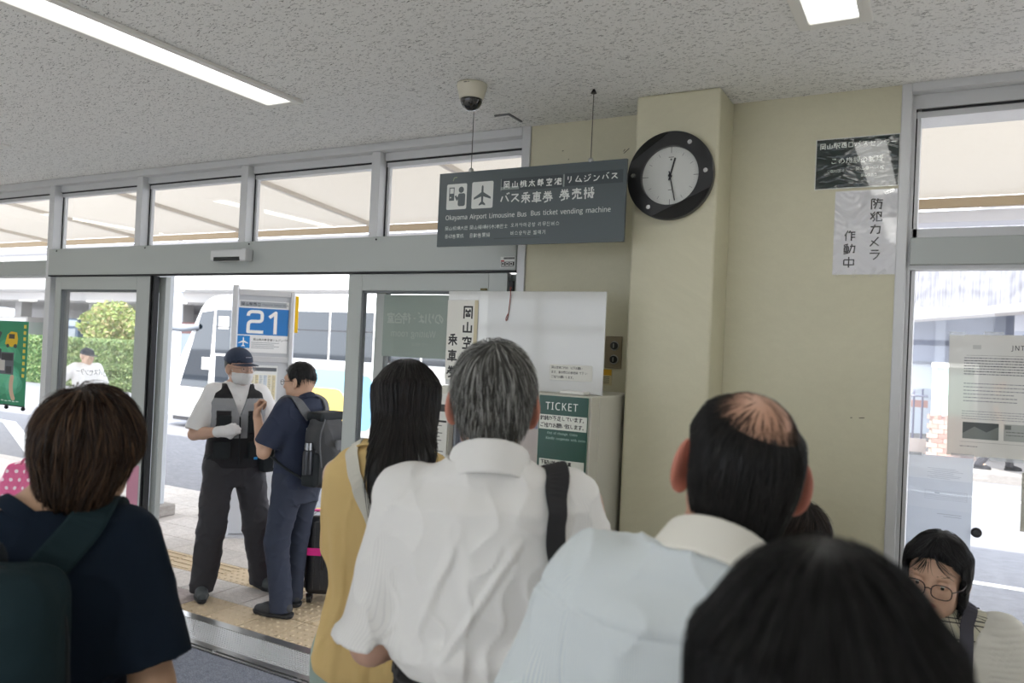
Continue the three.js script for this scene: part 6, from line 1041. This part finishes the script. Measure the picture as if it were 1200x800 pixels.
// ---------------------------------------------------------------- 6. station guard
{
  const h = 1.70, S = h / 1.7, X = -4.33, Z = -3.88, TURN = 58, vestM = mat(0xffffff, 0.85, { vertexColors: true, sheen: 0.2 }), glove = mat(lin(0.82, 0.82, 0.82), 0.9), P = person({
    label: 'station guard in navy cap, face mask, white shirt and grey-black vest', x: X, z: Z, turn: TURN, h, skin: [0.6, 0.38, 0.28], neckR: 0.052, head: [28, 4, 2], headCell: 0.004, handCell: 0.005, curlR: 1.15, curlL: 0.5, noHandR: true,
    J: { hipL: [0.1, 0.88, 0], hipR: [-0.1, 0.88, 0.02], kneeR: [-0.135, 0.47, 0.06], ankleR: [-0.18, 0.085, 0.02], kneeL: [0.17, 0.47, 0.05], ankleL: [0.235, 0.085, -0.02], footL: [0.35, 0, 1], footR: [-0.1, 0, 1], elbowR: [-0.275, 1.12, 0.03], wristR: [-0.13, 1.155, 0.2], handDirR: [0.85, 0.25, 0.35], palmR: [0.2, -0.2, -1], elbowL: [0.27, 1.12, 0.02], wristL: [0.2, 1.1, 0.25], handDirL: [-0.3, 0, 1] },
    top: { mat: CL.white, ease: 0.016, hem: 0.98, sleeve: 0.92, sleeveR: [0.078, 0.08], fold: 0.006, seed: 9, cell: 0.009, neckGap: 0.008, collar: { h: 0.034, gap: 0.008, flare: 0.55, tilt: 0.4, open: 0.006 } },
    bottom: { mat: CL.charcoal, ease: 0.02, r: [0.092, 0.078], waist: 1.02, fold: 0.011, seed: 3.3, cell: 0.011, cuff: -0.052 }, shoes: CL.shoeGrey,
  });
  const vt = sections(rowsFor(S, 0.034), 1.47, 0.895), fd = fold(6, 0.006), arm = ['L', 'R'].map((s) => cone(add3(P.J['shoulder' + s], [0, -0.03, 0]), add3(P.J['shoulder' + s], [s === 'L' ? 0.1 : -0.1, -0.03, 0]), 0.088)), nk = cone([0, 1.4, 0.0], [0, 1.6, 0.02], 0.075);
  const vf = (x, y, z) => { let d = vt(x, y, z); if (Math.abs(d) < 0.04) d -= fd(x, y, z); d = smax(d, -smin(arm[0](x, y, z), arm[1](x, y, z), 0.01), 0.012); d = Math.max(d, -nk(x, y, z)); if (z > 0) { const w = Math.max(0, (y - 1.25) * 0.36); if (y > 1.25) d = Math.max(d, w - Math.abs(x)); } return d; };
  const vest = mesh('vest', nets(vf, [-0.24, 0.87, -0.19], [0.24, 1.51, 0.2], 0.007, { color: (x, y, z) => { const front = z > 0; if (y > 1.375) return [0.014, 0.014, 0.016]; if (front && y > 1.1 && Math.abs(x) > 0.055 && y < 1.29 && Math.abs(x) < 0.15) return [0.018, 0.018, 0.021]; if (y > 1.1 && y <= 1.375) return [0.3, 0.31, 0.325]; return [0.016, 0.016, 0.019]; } }), vestM, P.t);
  mesh('zip', tube([[0, 1.25, 0.158], [0.002, 1.08, 0.163], [0, 0.92, 0.166]], 0.005, 20, 6), CL.packDark, vest);
  for (const s of [-1, 1]) { mesh('chest_pocket', nets(rbox([s * 0.1, 1.2, 0.15], [0.045, 0.06, 0.014], 0.01, [0, s * 0.35, 0]), [s * 0.1 - 0.07, 1.12, 0.1], [s * 0.1 + 0.07, 1.28, 0.19], 0.008), CL.packDark, vest); mesh('lower_pocket', nets(rbox([s * 0.11, 1.02, 0.155], [0.055, 0.06, 0.014], 0.01, [0, s * 0.35, 0]), [s * 0.11 - 0.08, 0.94, 0.1], [s * 0.11 + 0.08, 1.1, 0.2], 0.008), CL.packDark, vest); }
  for (let i = 0; i < 3; i++) mesh('shirt_button', cyl(0.005, 0.005, 0.003, 10, [0, 1.36 - i * 0.05, 0.128 + i * 0.006], [Math.PI / 2, 0, 0]), mat(0xdddddd, 0.4), P.top);
  // gloved right hand, closed, and a cuff
  const w = P.J.wristR, gf = blend(0.012, handField(w, P.J.handDirR, P.J.palmR, -1, [1.0, 1.1, 1.15, 1.2], 0.9), cone(mix3(P.J.elbowR, w, 0.9), w, 0.034, 0.032)), c = add3(w, mul3(norm3(P.J.handDirR), 0.06));
  mesh('glove', nets((x, y, z) => gf(x, y, z) - 0.004, sub3(c, [0.14, 0.12, 0.14]), add3(c, [0.12, 0.12, 0.12]), 0.0045), glove, P.t);
  const crown = [0, 0.12, -0.03]; hairOn(P, 'hair', { field: cut(ell([0, 0.02, -0.016], [0.082, 0.09, 0.1]), faceCut(0.04, 0.06), napeCut(-0.06, 0.5), earCut(1.0)), base: [0.03, 0.028, 0.026], colors: [[0.03, 0.028, 0.026], [0.08, 0.075, 0.07]], n: 900, len: 0.02, flow: whirl(crown, 0.6, 0), lift: 0.001, w: 0.001, seed: 3 });
  // cap
  const capM = mat(lin(0.025, 0.038, 0.072), 0.8), hg = P.hf.group(P.t); hg.name = 'cap';
  const dome = ell([0, 0.045, -0.012], [0.091, 0.098, 0.109]), dIn = ell([0, 0.042, -0.012], [0.086, 0.083, 0.103]), df = (x, y, z) => Math.max(dome(x, y, z), -dIn(x, y, z), 0.035 + (z < 0 ? -z * 0.12 : z * 0.06) - y);
  mesh('crown', nets(df, [-0.11, 0.0, -0.14], [0.11, 0.15, 0.12], 0.0055), capM, hg);
  const br = new THREE.Shape(); br.moveTo(-0.084, 0.03); br.quadraticCurveTo(-0.08, 0.13, -0.03, 0.165); br.quadraticCurveTo(0, 0.175, 0.03, 0.165); br.quadraticCurveTo(0.08, 0.13, 0.084, 0.03); br.quadraticCurveTo(0.06, 0.095, 0, 0.1); br.quadraticCurveTo(-0.06, 0.095, -0.084, 0.03);
  const bg = new THREE.ExtrudeGeometry(br, { depth: 0.004, bevelEnabled: false, curveSegments: 20 }); bg.rotateX(Math.PI / 2); { const q = bg.attributes.position; for (let i = 0; i < q.count; i++) q.setY(i, q.getY(i) + 0.05 - q.getX(i) * q.getX(i) * 2.4 - q.getZ(i) * 0.1); bg.computeVertexNormals(); } mesh('brim', bg, capM, hg);
  const tx = canvasTex(128, 32, (c2) => { c2.fillStyle = '#1c2338'; c2.fillRect(0, 0, 128, 32); c2.fillStyle = '#9a9fae'; for (let i = 0; i < 7; i++) c2.fillRect(10 + i * 16, 9, 11, 14); }); const bdg = new THREE.CylinderGeometry(0.102, 0.102, 0.018, 12, 1, true, -0.28, 0.56); mesh('badge', bdg, mat(0xffffff, 0.6, { map: tx }), hg, [0, 0.082, -0.004]);
  mesh('button', new THREE.SphereGeometry(0.007, 12, 8).scale(1, 0.6, 1), capM, hg, [0, 0.143, -0.012]);
  // mask
  const mk = P.hf.group(P.t); mk.name = 'face_mask'; const mf = (x, y, z) => { const d = P.H(x, y, z); return Math.max(Math.abs(smin(d, ell([0, -0.05, 0.08], [0.03, 0.045, 0.038])(x, y, z), 0.03) - 0.006) - 0.0022, -(z - 0.02), y + 0.026, -0.112 - y); };
  mesh('mask_cloth', nets(mf, [-0.085, -0.125, 0.0], [0.085, 0.0, 0.14], 0.004), mat(lin(0.82, 0.82, 0.82), 0.9), mk); for (const s of [-1, 1]) mesh('ear_loop', tube([[s * 0.062, -0.03, 0.035], [s * 0.075, -0.005, 0.0], [s * 0.083, 0.008, -0.022], [s * 0.08, -0.03, -0.02], [s * 0.066, -0.07, 0.02]], 0.0015, 24, 5), glove, mk);
  spectacles(P, mat(0x8d7a6c, 0.3, { metalness: 0.5 }), { y: 0.0, r: 0.0012 });
  const bag = thing('waist_pouch', 'black waist pouch with a key ring on the hip of the guard', 'pouch', [X, 0, Z], R(TURN)); mesh('pouch', nets(blend(0.02, rbox([0.2, 0.93, 0.09], [0.05, 0.075, 0.055], 0.025, [0, 0.5, 0]), rbox([0.225, 0.92, 0.12], [0.03, 0.045, 0.03], 0.02, [0, 0.5, 0])), [0.1, 0.82, -0.02], [0.32, 1.04, 0.22], 0.008), CL.packDark, bag); mesh('key_ring', new THREE.TorusGeometry(0.018, 0.003, 8, 20).rotateY(0.9).translate(0.243, 0.96, 0.15), CL.metal, bag); mesh('key', bx(0.238, 0.246, 0.89, 0.945, 0.152, 0.156), CL.metal, bag); mesh('belt', nets((x, y, z) => { const d = P.bottomF(x, y, z); return Math.max(Math.abs(d - 0.006) - 0.005, Math.abs(y - 0.97) - 0.018); }, [-0.25, 0.93, -0.2], [0.25, 1.0, 0.2], 0.009), CL.packDark, bag); mesh('blue_tag', bx(0.1, 0.125, 0.955, 0.972, 0.168, 0.174, 0.002), mat(0x2a8fd0, 0.4), bag);
}
// ---------------------------------------------------------------- 7. traveller in navy
{
  const h = 1.635, S = h / 1.7, X = -3.70, Z = -3.86, TURN = 272, P = person({
    label: 'man with glasses in a navy polo shirt wearing a grey-black rucksack', x: X, z: Z, turn: TURN, h, skin: [0.58, 0.36, 0.25], neckR: 0.054, head: [12, 3, 0], headCell: 0.004, handCell: 0.0045, curlL: [0.9, 1.1, 1.2, 1.25], thumbBendL: 1.1,
    J: { elbowL: [0.24, 1.065, 0.08], wristL: [0.145, 1.27, 0.24], handDirL: [-0.15, 1, 0.25], palmL: [-0.5, 0.1, -1], elbowR: [-0.24, 1.05, 0.05], wristR: [-0.15, 1.1, 0.26], handDirR: [0.3, 0.2, 1], kneeL: [0.11, 0.47, 0.05], ankleL: [0.13, 0.085, -0.03], kneeR: [-0.08, 0.47, 0.06], ankleR: [-0.08, 0.085, 0.08], footL: [0.2, 0, 1], footR: [-0.1, 0, 1] },
    top: { name: 'polo_shirt', mat: CL.navyPolo, ease: 0.018, hem: 0.83, sleeve: 0.82, sleeveR: [0.08, 0.088], fold: 0.006, seed: 4.4, cell: 0.008, neckGap: 0.01, collar: { h: 0.034, gap: 0.01, flare: 0.5, tilt: 0.35 } },
    bottom: { mat: CL.navyTrouser, ease: 0.012, r: [0.078, 0.07], fold: 0.009, seed: 8.3, cell: 0.011, cuff: -0.045 }, shoes: CL.shoe,
  });
  const crown = [0.005, 0.11, -0.055], cap = cut(ell([0, 0.034, -0.012], [0.083, 0.098, 0.105]), faceCut(0.062, 0.055), napeCut(-0.08, 0.62), earCut(1.1));
  hairOn(P, 'hair', { field: ridged(cap, crown, 0.003, 8), base: [0.016, 0.016, 0.017], colors: [[0.016, 0.016, 0.017], [0.03, 0.03, 0.031], [0.011, 0.011, 0.012]], n: 2600, len: 0.026, flow: (p, n) => p[1] > 0.06 ? [p[0] * 2, 0.3, 0.9] : [0, -0.8, -0.1], lift: 0.004, flick: 0.006, w: 0.0011, jit: 0.5, seed: 6, tang: 0.75 });
  spectacles(P, mat(0x2a2a2e, 0.35, { metalness: 0.4 }), { y: -0.002, w: 0.025, h: 0.017 });
  const b = thing('rucksack', 'grey-black rucksack with a bottle pocket on the man in navy', 'backpack', [X, 0, Z], R(TURN));
  const bf = blend(0.035, rbox([0, 1.06, -0.235], [0.15, 0.2, 0.09], 0.07), rbox([0, 1.2, -0.215], [0.115, 0.14, 0.065], 0.06), rbox([0, 1.0, -0.33], [0.115, 0.14, 0.05], 0.045)), bd = fold(2, 0.007);
  mesh('pack_body', nets((x, y, z) => bf(x, y, z) - bd(x, y, z), [-0.18, 0.8, -0.4], [0.18, 1.38, -0.12], 0.009), CL.packGrey, b);
  mesh('front_panel', nets(rbox([0, 1.04, -0.366], [0.075, 0.13, 0.012], 0.012), [-0.1, 0.88, -0.4], [0.1, 1.2, -0.33], 0.008), CL.strapGrey, b);
  mesh('top_flap', nets(blend(0.02, rbox([0, 1.31, -0.215], [0.12, 0.03, 0.07], 0.025)), [-0.15, 1.25, -0.32], [0.15, 1.37, -0.12], 0.009), CL.packDark, b);
  mesh('side_pocket', nets(rbox([0.15, 0.98, -0.235], [0.025, 0.11, 0.062], 0.022), [0.1, 0.85, -0.32], [0.2, 1.11, -0.15], 0.008), CL.packDark, b);
  for (const [z, y] of [[-0.3, 1.2], [-0.27, 1.12]]) mesh('zip', tube([[0.146, y - 0.2, z - 0.02], [0.148, y - 0.02, z], [0.11, y + 0.1, z]], 0.005, 20, 6), CL.strapGrey, b);
  for (const s of [-1, 1]) { mesh('shoulder_strap', strapOn(P.topF, [[s * 0.075, 1.29, -0.17], [s * 0.105, 1.35, -0.09], [s * 0.115, 1.375, -0.02], [s * 0.115, 1.33, 0.08], [s * 0.12, 1.2, 0.14], [s * 0.15, 1.03, 0.13]], 0.062, 0.014, 0.011, 36), CL.strapGrey, b); mesh('lower_strap', tube([[s * 0.13, 0.9, -0.18], [s * 0.18, 0.97, -0.06], [s * 0.17, 1.04, 0.1]], 0.008, 20, 6), CL.packDark, b); }
  mesh('buckle', bx(0.1, 0.122, 1.2, 1.235, -0.165, -0.158, 0.003), CL.metal, b);
  const fl = thing('drink_flask', 'steel and black drink flask in the rucksack side pocket', 'flask', [X, 0, Z], R(TURN)); mesh('flask_body', new THREE.LatheGeometry([[0, 0], [0.03, 0], [0.033, 0.006], [0.033, 0.14], [0.026, 0.155], [0.024, 0.16]].map(([a, q]) => new THREE.Vector2(a, q)), 24), mat(0x3a3c40, 0.3, { metalness: 0.7 }), fl, [0.178, 0.95, -0.235]); mesh('flask_lid', cyl(0.026, 0.027, 0.045, 20, [0.178, 1.13, -0.235]), mat(0x8a8d90, 0.25, { metalness: 0.8 }), fl);
}
// ---------------------------------------------------------------- suitcase with a pink strap
{
  const t = thing('suitcase', 'black ribbed wheeled suitcase with a bright pink luggage strap', 'suitcase', [-3.715, 0, -4.225], R(-62));
  const m = mat(lin(0.02, 0.02, 0.022), 0.35), pk = mat(0xf02a96, 0.6);
  mesh('shell', bx(-0.19, 0.19, 0.06, 0.60, -0.125, 0.125, 0.045), m, t);
  for (let i = 0; i < 7; i++) for (const s of [-1, 1]) mesh('rib', bx(-0.16 + i * 0.05, -0.14 + i * 0.05, 0.1, 0.56, s > 0 ? 0.12 : -0.13, s > 0 ? 0.13 : -0.12, 0.004), m, t);
  for (let i = 0; i < 4; i++) for (const s of [-1, 1]) mesh('rib', bx(s > 0 ? 0.186 : -0.195, s > 0 ? 0.195 : -0.186, 0.1, 0.56, -0.09 + i * 0.05, -0.07 + i * 0.05, 0.004), m, t);
  mesh('pink_strap', merge([bx(-0.197, 0.197, 0.335, 0.385, 0.128, 0.134), bx(-0.197, 0.197, 0.335, 0.385, -0.134, -0.128), bx(0.194, 0.2, 0.335, 0.385, -0.134, 0.134), bx(-0.2, -0.194, 0.335, 0.385, -0.134, 0.134)]), pk, t); mesh('pink_strap', merge([bx(-0.025, 0.025, 0.055, 0.605, 0.131, 0.137), bx(-0.025, 0.025, 0.055, 0.605, -0.137, -0.131), bx(-0.025, 0.025, 0.598, 0.606, -0.137, 0.137)]), pk, t);
  for (const x of [-0.15, 0.15]) for (const z of [-0.09, 0.09]) { const w = new THREE.Group(); w.name = 'castor'; t.add(w); mesh('wheel', cyl(0.027, 0.027, 0.03, 18, [x, 0.027, z], [Math.PI / 2, 0, 0]), m, w); mesh('fork', bx(x - 0.014, x + 0.014, 0.03, 0.065, z - 0.022, z + 0.022, 0.004), m, w); }
  mesh('handle_rod', bar([-0.07, 0.58, -0.1], [-0.07, 0.78, -0.1], 0.007), CL.packDark, t); mesh('handle_rod', bar([0.07, 0.58, -0.1], [0.07, 0.78, -0.1], 0.007), CL.packDark, t); mesh('grip', bx(-0.09, 0.09, 0.765, 0.795, -0.115, -0.085, 0.01), CL.packDark, t);
  mesh('side_handle', tube([[0.19, 0.24, 0], [0.215, 0.26, 0], [0.215, 0.36, 0], [0.19, 0.38, 0]], 0.008, 20, 8), m, t);
  mesh('yellow_tag', bx(-0.06, -0.02, 0.6, 0.606, 0.06, 0.12, 0.002), mat(0xe8d040, 0.5), t);
}
// ---------------------------------------------------------------- pink polka-dot bag by the window outside
{
  const t = thing('polka_dot_bag', 'bright pink shopping bag with white polka dots', 'bag', [-6.62, 0, -3.85], R(35));
  const tx = canvasTex(512, 512, (c) => { c.fillStyle = '#d8237f'; c.fillRect(0, 0, 512, 512); c.fillStyle = '#f2dfe6'; for (let j = 0; j < 6; j++) for (let i = 0; i < 6; i++) { c.beginPath(); c.arc(42 + i * 85 + (j % 2 ? 42 : 0), 42 + j * 85, 19, 0, 7); c.fill(); } }, { repeat: [2.4, 2.4] });
  const f = rbox([0, 0.33, 0], [0.27, 0.32, 0.11], 0.05), fd = fold(3, 0.016), g = nets((x, y, z) => f(x * (1 + 0.25 * sstep(0.45, 0.66, y)), y - N3(x * 7, 1, 0) * 0.03 * sstep(0.4, 0.6, y), z) - fd(x, y, z), [-0.33, 0, -0.16], [0.33, 0.75, 0.16], 0.013, { uv: (x, y, z) => [x + z * 0.5, y] });
  g.translate(0, 0.01 - (g.computeBoundingBox(), g.boundingBox.min.y), 0);
  mesh('sack', g, mat(0xffffff, 0.55, { map: tx }), t); mesh('tie', new THREE.ConeGeometry(0.02, 0.04, 10).translate(-0.05, 0.69, 0), mat(0x9a4a5a, 0.6), t); mesh('handle', tube([[-0.12, 0.6, 0.06], [-0.08, 0.7, 0.08], [0.06, 0.7, 0.08], [0.1, 0.6, 0.06]], 0.012, 24, 8), mat(0xc01d6c, 0.6), t);
}
// ---------------------------------------------------------------- 8. seated woman with glasses, 9. her neighbour, and the bench
{
  const seat = (h, dy) => { const S = h / 1.7; return { hipL: [0.09, 0.88 * S, 0], hipR: [-0.09, 0.88 * S, 0], kneeL: [0.1, 0.48 - dy, 0.42], kneeR: [-0.1, 0.48 - dy, 0.42], ankleL: [0.1, 0.085 - dy, 0.42], ankleR: [-0.1, 0.085 - dy, 0.42], elbowL: [0.225, 1.1 * S, 0.06], elbowR: [-0.225, 1.1 * S, 0.06], wristL: [0.1, 0.98 * S, 0.26], wristR: [-0.1, 0.98 * S, 0.26], handDirL: [-0.6, 0, 0.7], handDirR: [0.6, 0, 0.7], floor: -dy }; };
  const sit = (o) => { const P = person(o); return P; };
  const checkT = canvasTex(256, 256, (c) => { c.fillStyle = '#d9d6c2'; c.fillRect(0, 0, 256, 256); c.strokeStyle = '#1c1c22'; c.lineWidth = 7; for (const k of [70, 100, 200]) { c.beginPath(); c.moveTo(k, 0); c.lineTo(k, 256); c.moveTo(0, k + 10); c.lineTo(256, k + 10); c.stroke(); } }, { repeat: [11, 11] });
  const h = 1.56, dy = -0.258, P = sit({ label: 'seated woman with a black bob, round glasses and a checked cream top', x: 0.022, y: dy, z: -2.68, turn: -8, h, skin: [0.68, 0.44, 0.32], neckR: 0.047, head: [-2, 7, -5], headCell: 0.0035, bulkW: -0.012, eyes: true, gaze: -0.5, face: { w: 0.98 }, J: seat(h, dy), top: { name: 'blouse', mat: mat(0xffffff, 0.85, { map: checkT }), ease: 0.02, hem: 0.8, sleeve: 0.3, sleeveR: [0.07, 0.07], fold: 0.004, seed: 3, neckGap: 0.012, collar: { h: 0.012, gap: 0.014, flare: 0.5, th: 0.004 } }, bottom: { mat: CL.charcoal, waist: 0.96, cuff: 0 } });
  const J = P.J, cf = sections(rowsFor(J.S, 0.034, { bulkW: -0.012 }), 1.44 * J.S, 0.8), sv = ['L', 'R'].map((s) => blend(0.02, cone(J['shoulder' + s], J['elbow' + s], 0.075, 0.062), cone(J['elbow' + s], J['wrist' + s], 0.062, 0.045))), rib = (x, y, z) => 0.0013 * Math.sin(y * 420 + N3(x * 8, y * 8, z * 8) * 5);
  mesh('cardigan', nets((x, y, z) => { let d = smin(cf(x, y, z), Math.min(sv[0](x, y, z), sv[1](x, y, z)), 0.03); if (Math.abs(d) < 0.03) d -= rib(x, y, z) * (Math.abs(x) > 0.15 ? 1 : 0.3); d = Math.max(d, -cone([0, 1.2, 0.0], [0, 1.6, 0], 0.09)(x, y, z)); if (z > 0.0) d = Math.max(d, 0.085 + 0.3 * Math.max(0, y - 1.2) - Math.abs(x)); return d; }, [-0.34, 0.78, -0.2], [0.34, 1.4, 0.36], 0.008), mat(lin(0.72, 0.71, 0.65), 0.9), P.t);
  const crown = [0.0, 0.118, -0.02], cap = cut(ell([0, 0.026, -0.012], [0.086, 0.102, 0.106]), faceCut(0.06, 0.058)), bob = (x, y, z) => { const t = clamp((0.06 - y) / 0.17, 0, 1), w = lerp(0.083, 0.085, t), q = Math.hypot(x / w, (z + 0.012) / 0.1); return Math.max((q - 1) * 0.088, y - 0.06, -0.105 + Math.max(0, z) * 0.25 - y, z - 0.05 - (Math.abs(x) > 0.07 ? 0.012 : -0.03)); }, inner = P.H;
  hairOn(P, 'hair', { field: (x, y, z) => smax(smin(cap(x, y, z), bob(x, y, z), 0.02), -(ell([0, -0.04, 0.055], [0.07, 0.1, 0.07])(x, y, z)), 0.01), box: [[-0.14, -0.15, -0.15], [0.14, 0.15, 0.14]], base: [0.010, 0.010, 0.012], colors: [[0.012, 0.012, 0.014], [0.02, 0.02, 0.023], [0.03, 0.03, 0.034]], n: 2600, len: 0.13, step: 0.016, flow: (p) => p[1] > 0.03 ? [(p[0] - 0.005) * 8, -0.35, (p[2]) * 6] : [0, -1, p[2] * 2], lift: 0.004, w: 0.0013, jit: 0.12, seed: 41, rough: 0.34, stop: (p) => p[1] < -0.125 });
  hairOn(P, 'fringe', { field: ell([0, 0.026, -0.012], [0.087, 0.103, 0.11]), box: [[1, 1, 1], [1.01, 1.01, 1.01]], base: [0, 0, 0], colors: [[0.012, 0.012, 0.014], [0.022, 0.022, 0.025]], n: 1500, seedDir: (d) => d[2] > 0.1 && d[1] > 0.35 ? d : null, len: 0.07, step: 0.012, flow: (p) => [(p[0] + 0.01) * 40, -0.8, 0.4], lift: 0.004, w: 0.0014, jit: 0.2, seed: 42, rough: 0.34, stop: (p) => p[1] < 0.03 + Math.abs(p[0]) * -0.35 && p[2] > 0.02 });
  spectacles(P, mat(0x2c2020, 0.4), { y: -0.01, w: 0.026, h: 0.021, r: 0.0016 });
  const bf = (n, s) => hairOn(P, n, { field: P.H, box: [[1, 1, 1], [1.01, 1.01, 1.01]], base: [0, 0, 0], colors: [[0.02, 0.015, 0.013]], n: 5000, seedDir: (d) => { const q = [d[0], d[1], d[2]]; return q[2] > 0.5 ? q : null; }, keep: (p) => p[0] * s > 0.014 && p[0] * s < 0.05 && Math.abs(p[1] - 0.026 - 0.006 * Math.sin((p[0] * s - 0.014) / 0.036 * 2.4)) < 0.004, len: 0.008, step: 0.003, flow: () => [s, 0.1, 0], lift: 0.001, w: 0.0007, seed: 50 + s });
  bf('eyebrow', 1); bf('eyebrow', -1);
  mesh('lips', nets((x, y, z) => Math.max(P.H(x, y, z) - 0.0008, ell([0, -0.063, 0.092], [0.023, 0.012, 0.02])(x, y, z)), [-0.03, -0.08, 0.06], [0.03, -0.045, 0.11], 0.003), mat(lin(0.5, 0.2, 0.17), 0.45), P.hf.group(P.t)).parent.name = 'mouth';
  const bs = thing('tote_bag', 'dark grey tote bag on the shoulder of the seated woman', 'bag', [0.022, dy, -2.68], R(-8)); mesh('band', strapOn((x, y, z) => Math.min(P.topF(x, y, z), cf(x, y, z)), [[0.09, 1.28, -0.08], [0.088, 1.35, 0.0], [0.085, 1.27, 0.09], [0.09, 1.12, 0.13], [0.1, 0.98, 0.15]], 0.035, 0.004, 0.012, 30), mat(lin(0.05, 0.05, 0.07), 0.7), bs); mesh('sack', nets(rbox([0.13, 0.83, 0.3], [0.11, 0.15, 0.05], 0.04), [0, 0.66, 0.23], [0.27, 1.0, 0.37], 0.012), mat(lin(0.05, 0.05, 0.07), 0.7), bs);
  // neighbour
  const h2 = 1.56, P2 = sit({ label: 'seated person with dark hair held by a grey hair clip', x: -0.385, y: -0.222, z: -2.72, turn: 0, h: h2, skin: [0.6, 0.4, 0.3], neckR: 0.047, head: [62, 26, 0], headCell: 0.006, bulkW: -0.012, J: seat(h2, -0.222), top: { mat: CL.charcoal, ease: 0.02, hem: 0.8, sleeve: 0.9, cell: 0.012, fold: 0.005, seed: 8 }, bottom: { mat: CL.navyTrouser, waist: 0.96, cuff: 0 } });
  const c2 = [0, 0.118, -0.03]; hairOn(P2, 'hair', { field: ridged(cut(ell([0, 0.02, -0.016], [0.092, 0.103, 0.112]), faceCut(0.058, 0.05), napeCut(-0.1, 0.3)), c2, 0.004, 7), base: [0.014, 0.011, 0.010], colors: [[0.014, 0.011, 0.010], [0.028, 0.02, 0.017], [0.04, 0.028, 0.022]], n: 2200, len: 0.09, flow: whirl(c2, 0.5, 0.2), lift: 0.008, flick: 0.014, w: 0.0012, jit: 0.3, seed: 61 });
  mesh('hair_clip', nets(ell([-0.045, 0.108, -0.062], [0.024, 0.012, 0.01], [0.4, 0.2, 0.4]), [-0.08, 0.08, -0.09], [-0.01, 0.14, -0.03], 0.004), mat(0xa8a8a0, 0.25, { metalness: 0.4 }), P2.hf.group(P2.t)).parent.name = 'clip';
  const b = thing('bench', 'plain grey waiting bench along the window', 'bench', [-0.2, 0, -2.72]); mesh('seat', bx(-0.75, 0.75, 0.42, 0.46, -0.22, 0.2, 0.012), mat(lin(0.2, 0.21, 0.23), 0.6), b); for (const x of [-0.65, 0.65]) for (const z of [-0.16, 0.14]) mesh('leg', bar([x, 0, z], [x, 0.42, z], 0.018), MT.steel, b);
}
// ---------------------------------------------------------------- 10. attendant in white beyond the glass, 11. pedestrian across the road
{
  const P = person({ label: 'attendant in a white shirt and navy cap out on the road behind the door glass', x: -11.45, y: -0.15, z: -7.3, turn: 70, h: 1.66, skin: [0.6, 0.4, 0.3], headCell: 0.008, head: [30, 10, 0], eyes: false, handCell: 0.009, J: { elbowR: [-0.42, 1.16, 0.02], wristR: [-0.5, 0.98, 0.12], elbowL: [0.24, 1.06, 0.1] }, top: { mat: CL.white, ease: 0.03, hem: 0.9, sleeve: 0.85, sleeveR: [0.085, 0.095], cell: 0.014, fold: 0.006, seed: 2 }, bottom: { mat: CL.charcoal, cell: 0.018 }, shoes: CL.shoe });
  const hg = P.hf.group(P.t); hg.name = 'cap'; const dome = ell([0, 0.045, -0.012], [0.092, 0.088, 0.108]); mesh('crown', nets((x, y, z) => Math.max(dome(x, y, z), 0.03 - y), [-0.11, 0.0, -0.14], [0.11, 0.15, 0.12], 0.008), mat(lin(0.018, 0.026, 0.05), 0.8), hg); mesh('brim', bx(-0.07, 0.07, 0.034, 0.04, 0.08, 0.16, 0.003), mat(lin(0.018, 0.026, 0.05), 0.8), hg);
  const Q = person({ label: 'pedestrian in dark trousers walking on the far pavement', x: 0.98, z: -16.7, turn: 92, h: 1.68, headCell: 0.01, handCell: 0.01, eyes: false, J: { kneeL: [0.09, 0.47, 0.22], ankleL: [0.09, 0.09, 0.24], kneeR: [-0.09, 0.47, 0.02], ankleR: [-0.09, 0.12, -0.26] }, top: { mat: CL.strapGrey, cell: 0.016, hem: 0.88 }, bottom: { mat: CL.charcoal, cell: 0.018 }, shoes: CL.black });
  hairOn(Q, 'hair', { field: cut(ell([0, 0.03, -0.014], [0.086, 0.096, 0.106]), faceCut(0.05, 0.06), napeCut(-0.07, 0.5)), cell: 0.009, base: [0.012, 0.011, 0.011], colors: [[0.014, 0.013, 0.013]], n: 200, len: 0.03, flow: whirl([0, 0.11, -0.05]), seed: 2 });
}
// ---------------------------------------------------------------- shadows for every mesh and light, then hand over
scene.traverse((o) => { if (o.isMesh) { o.castShadow = true; o.receiveShadow = true; } if (o.isPointLight || o.isSpotLight) o.castShadow = true; });
renderer.render(scene, camera);
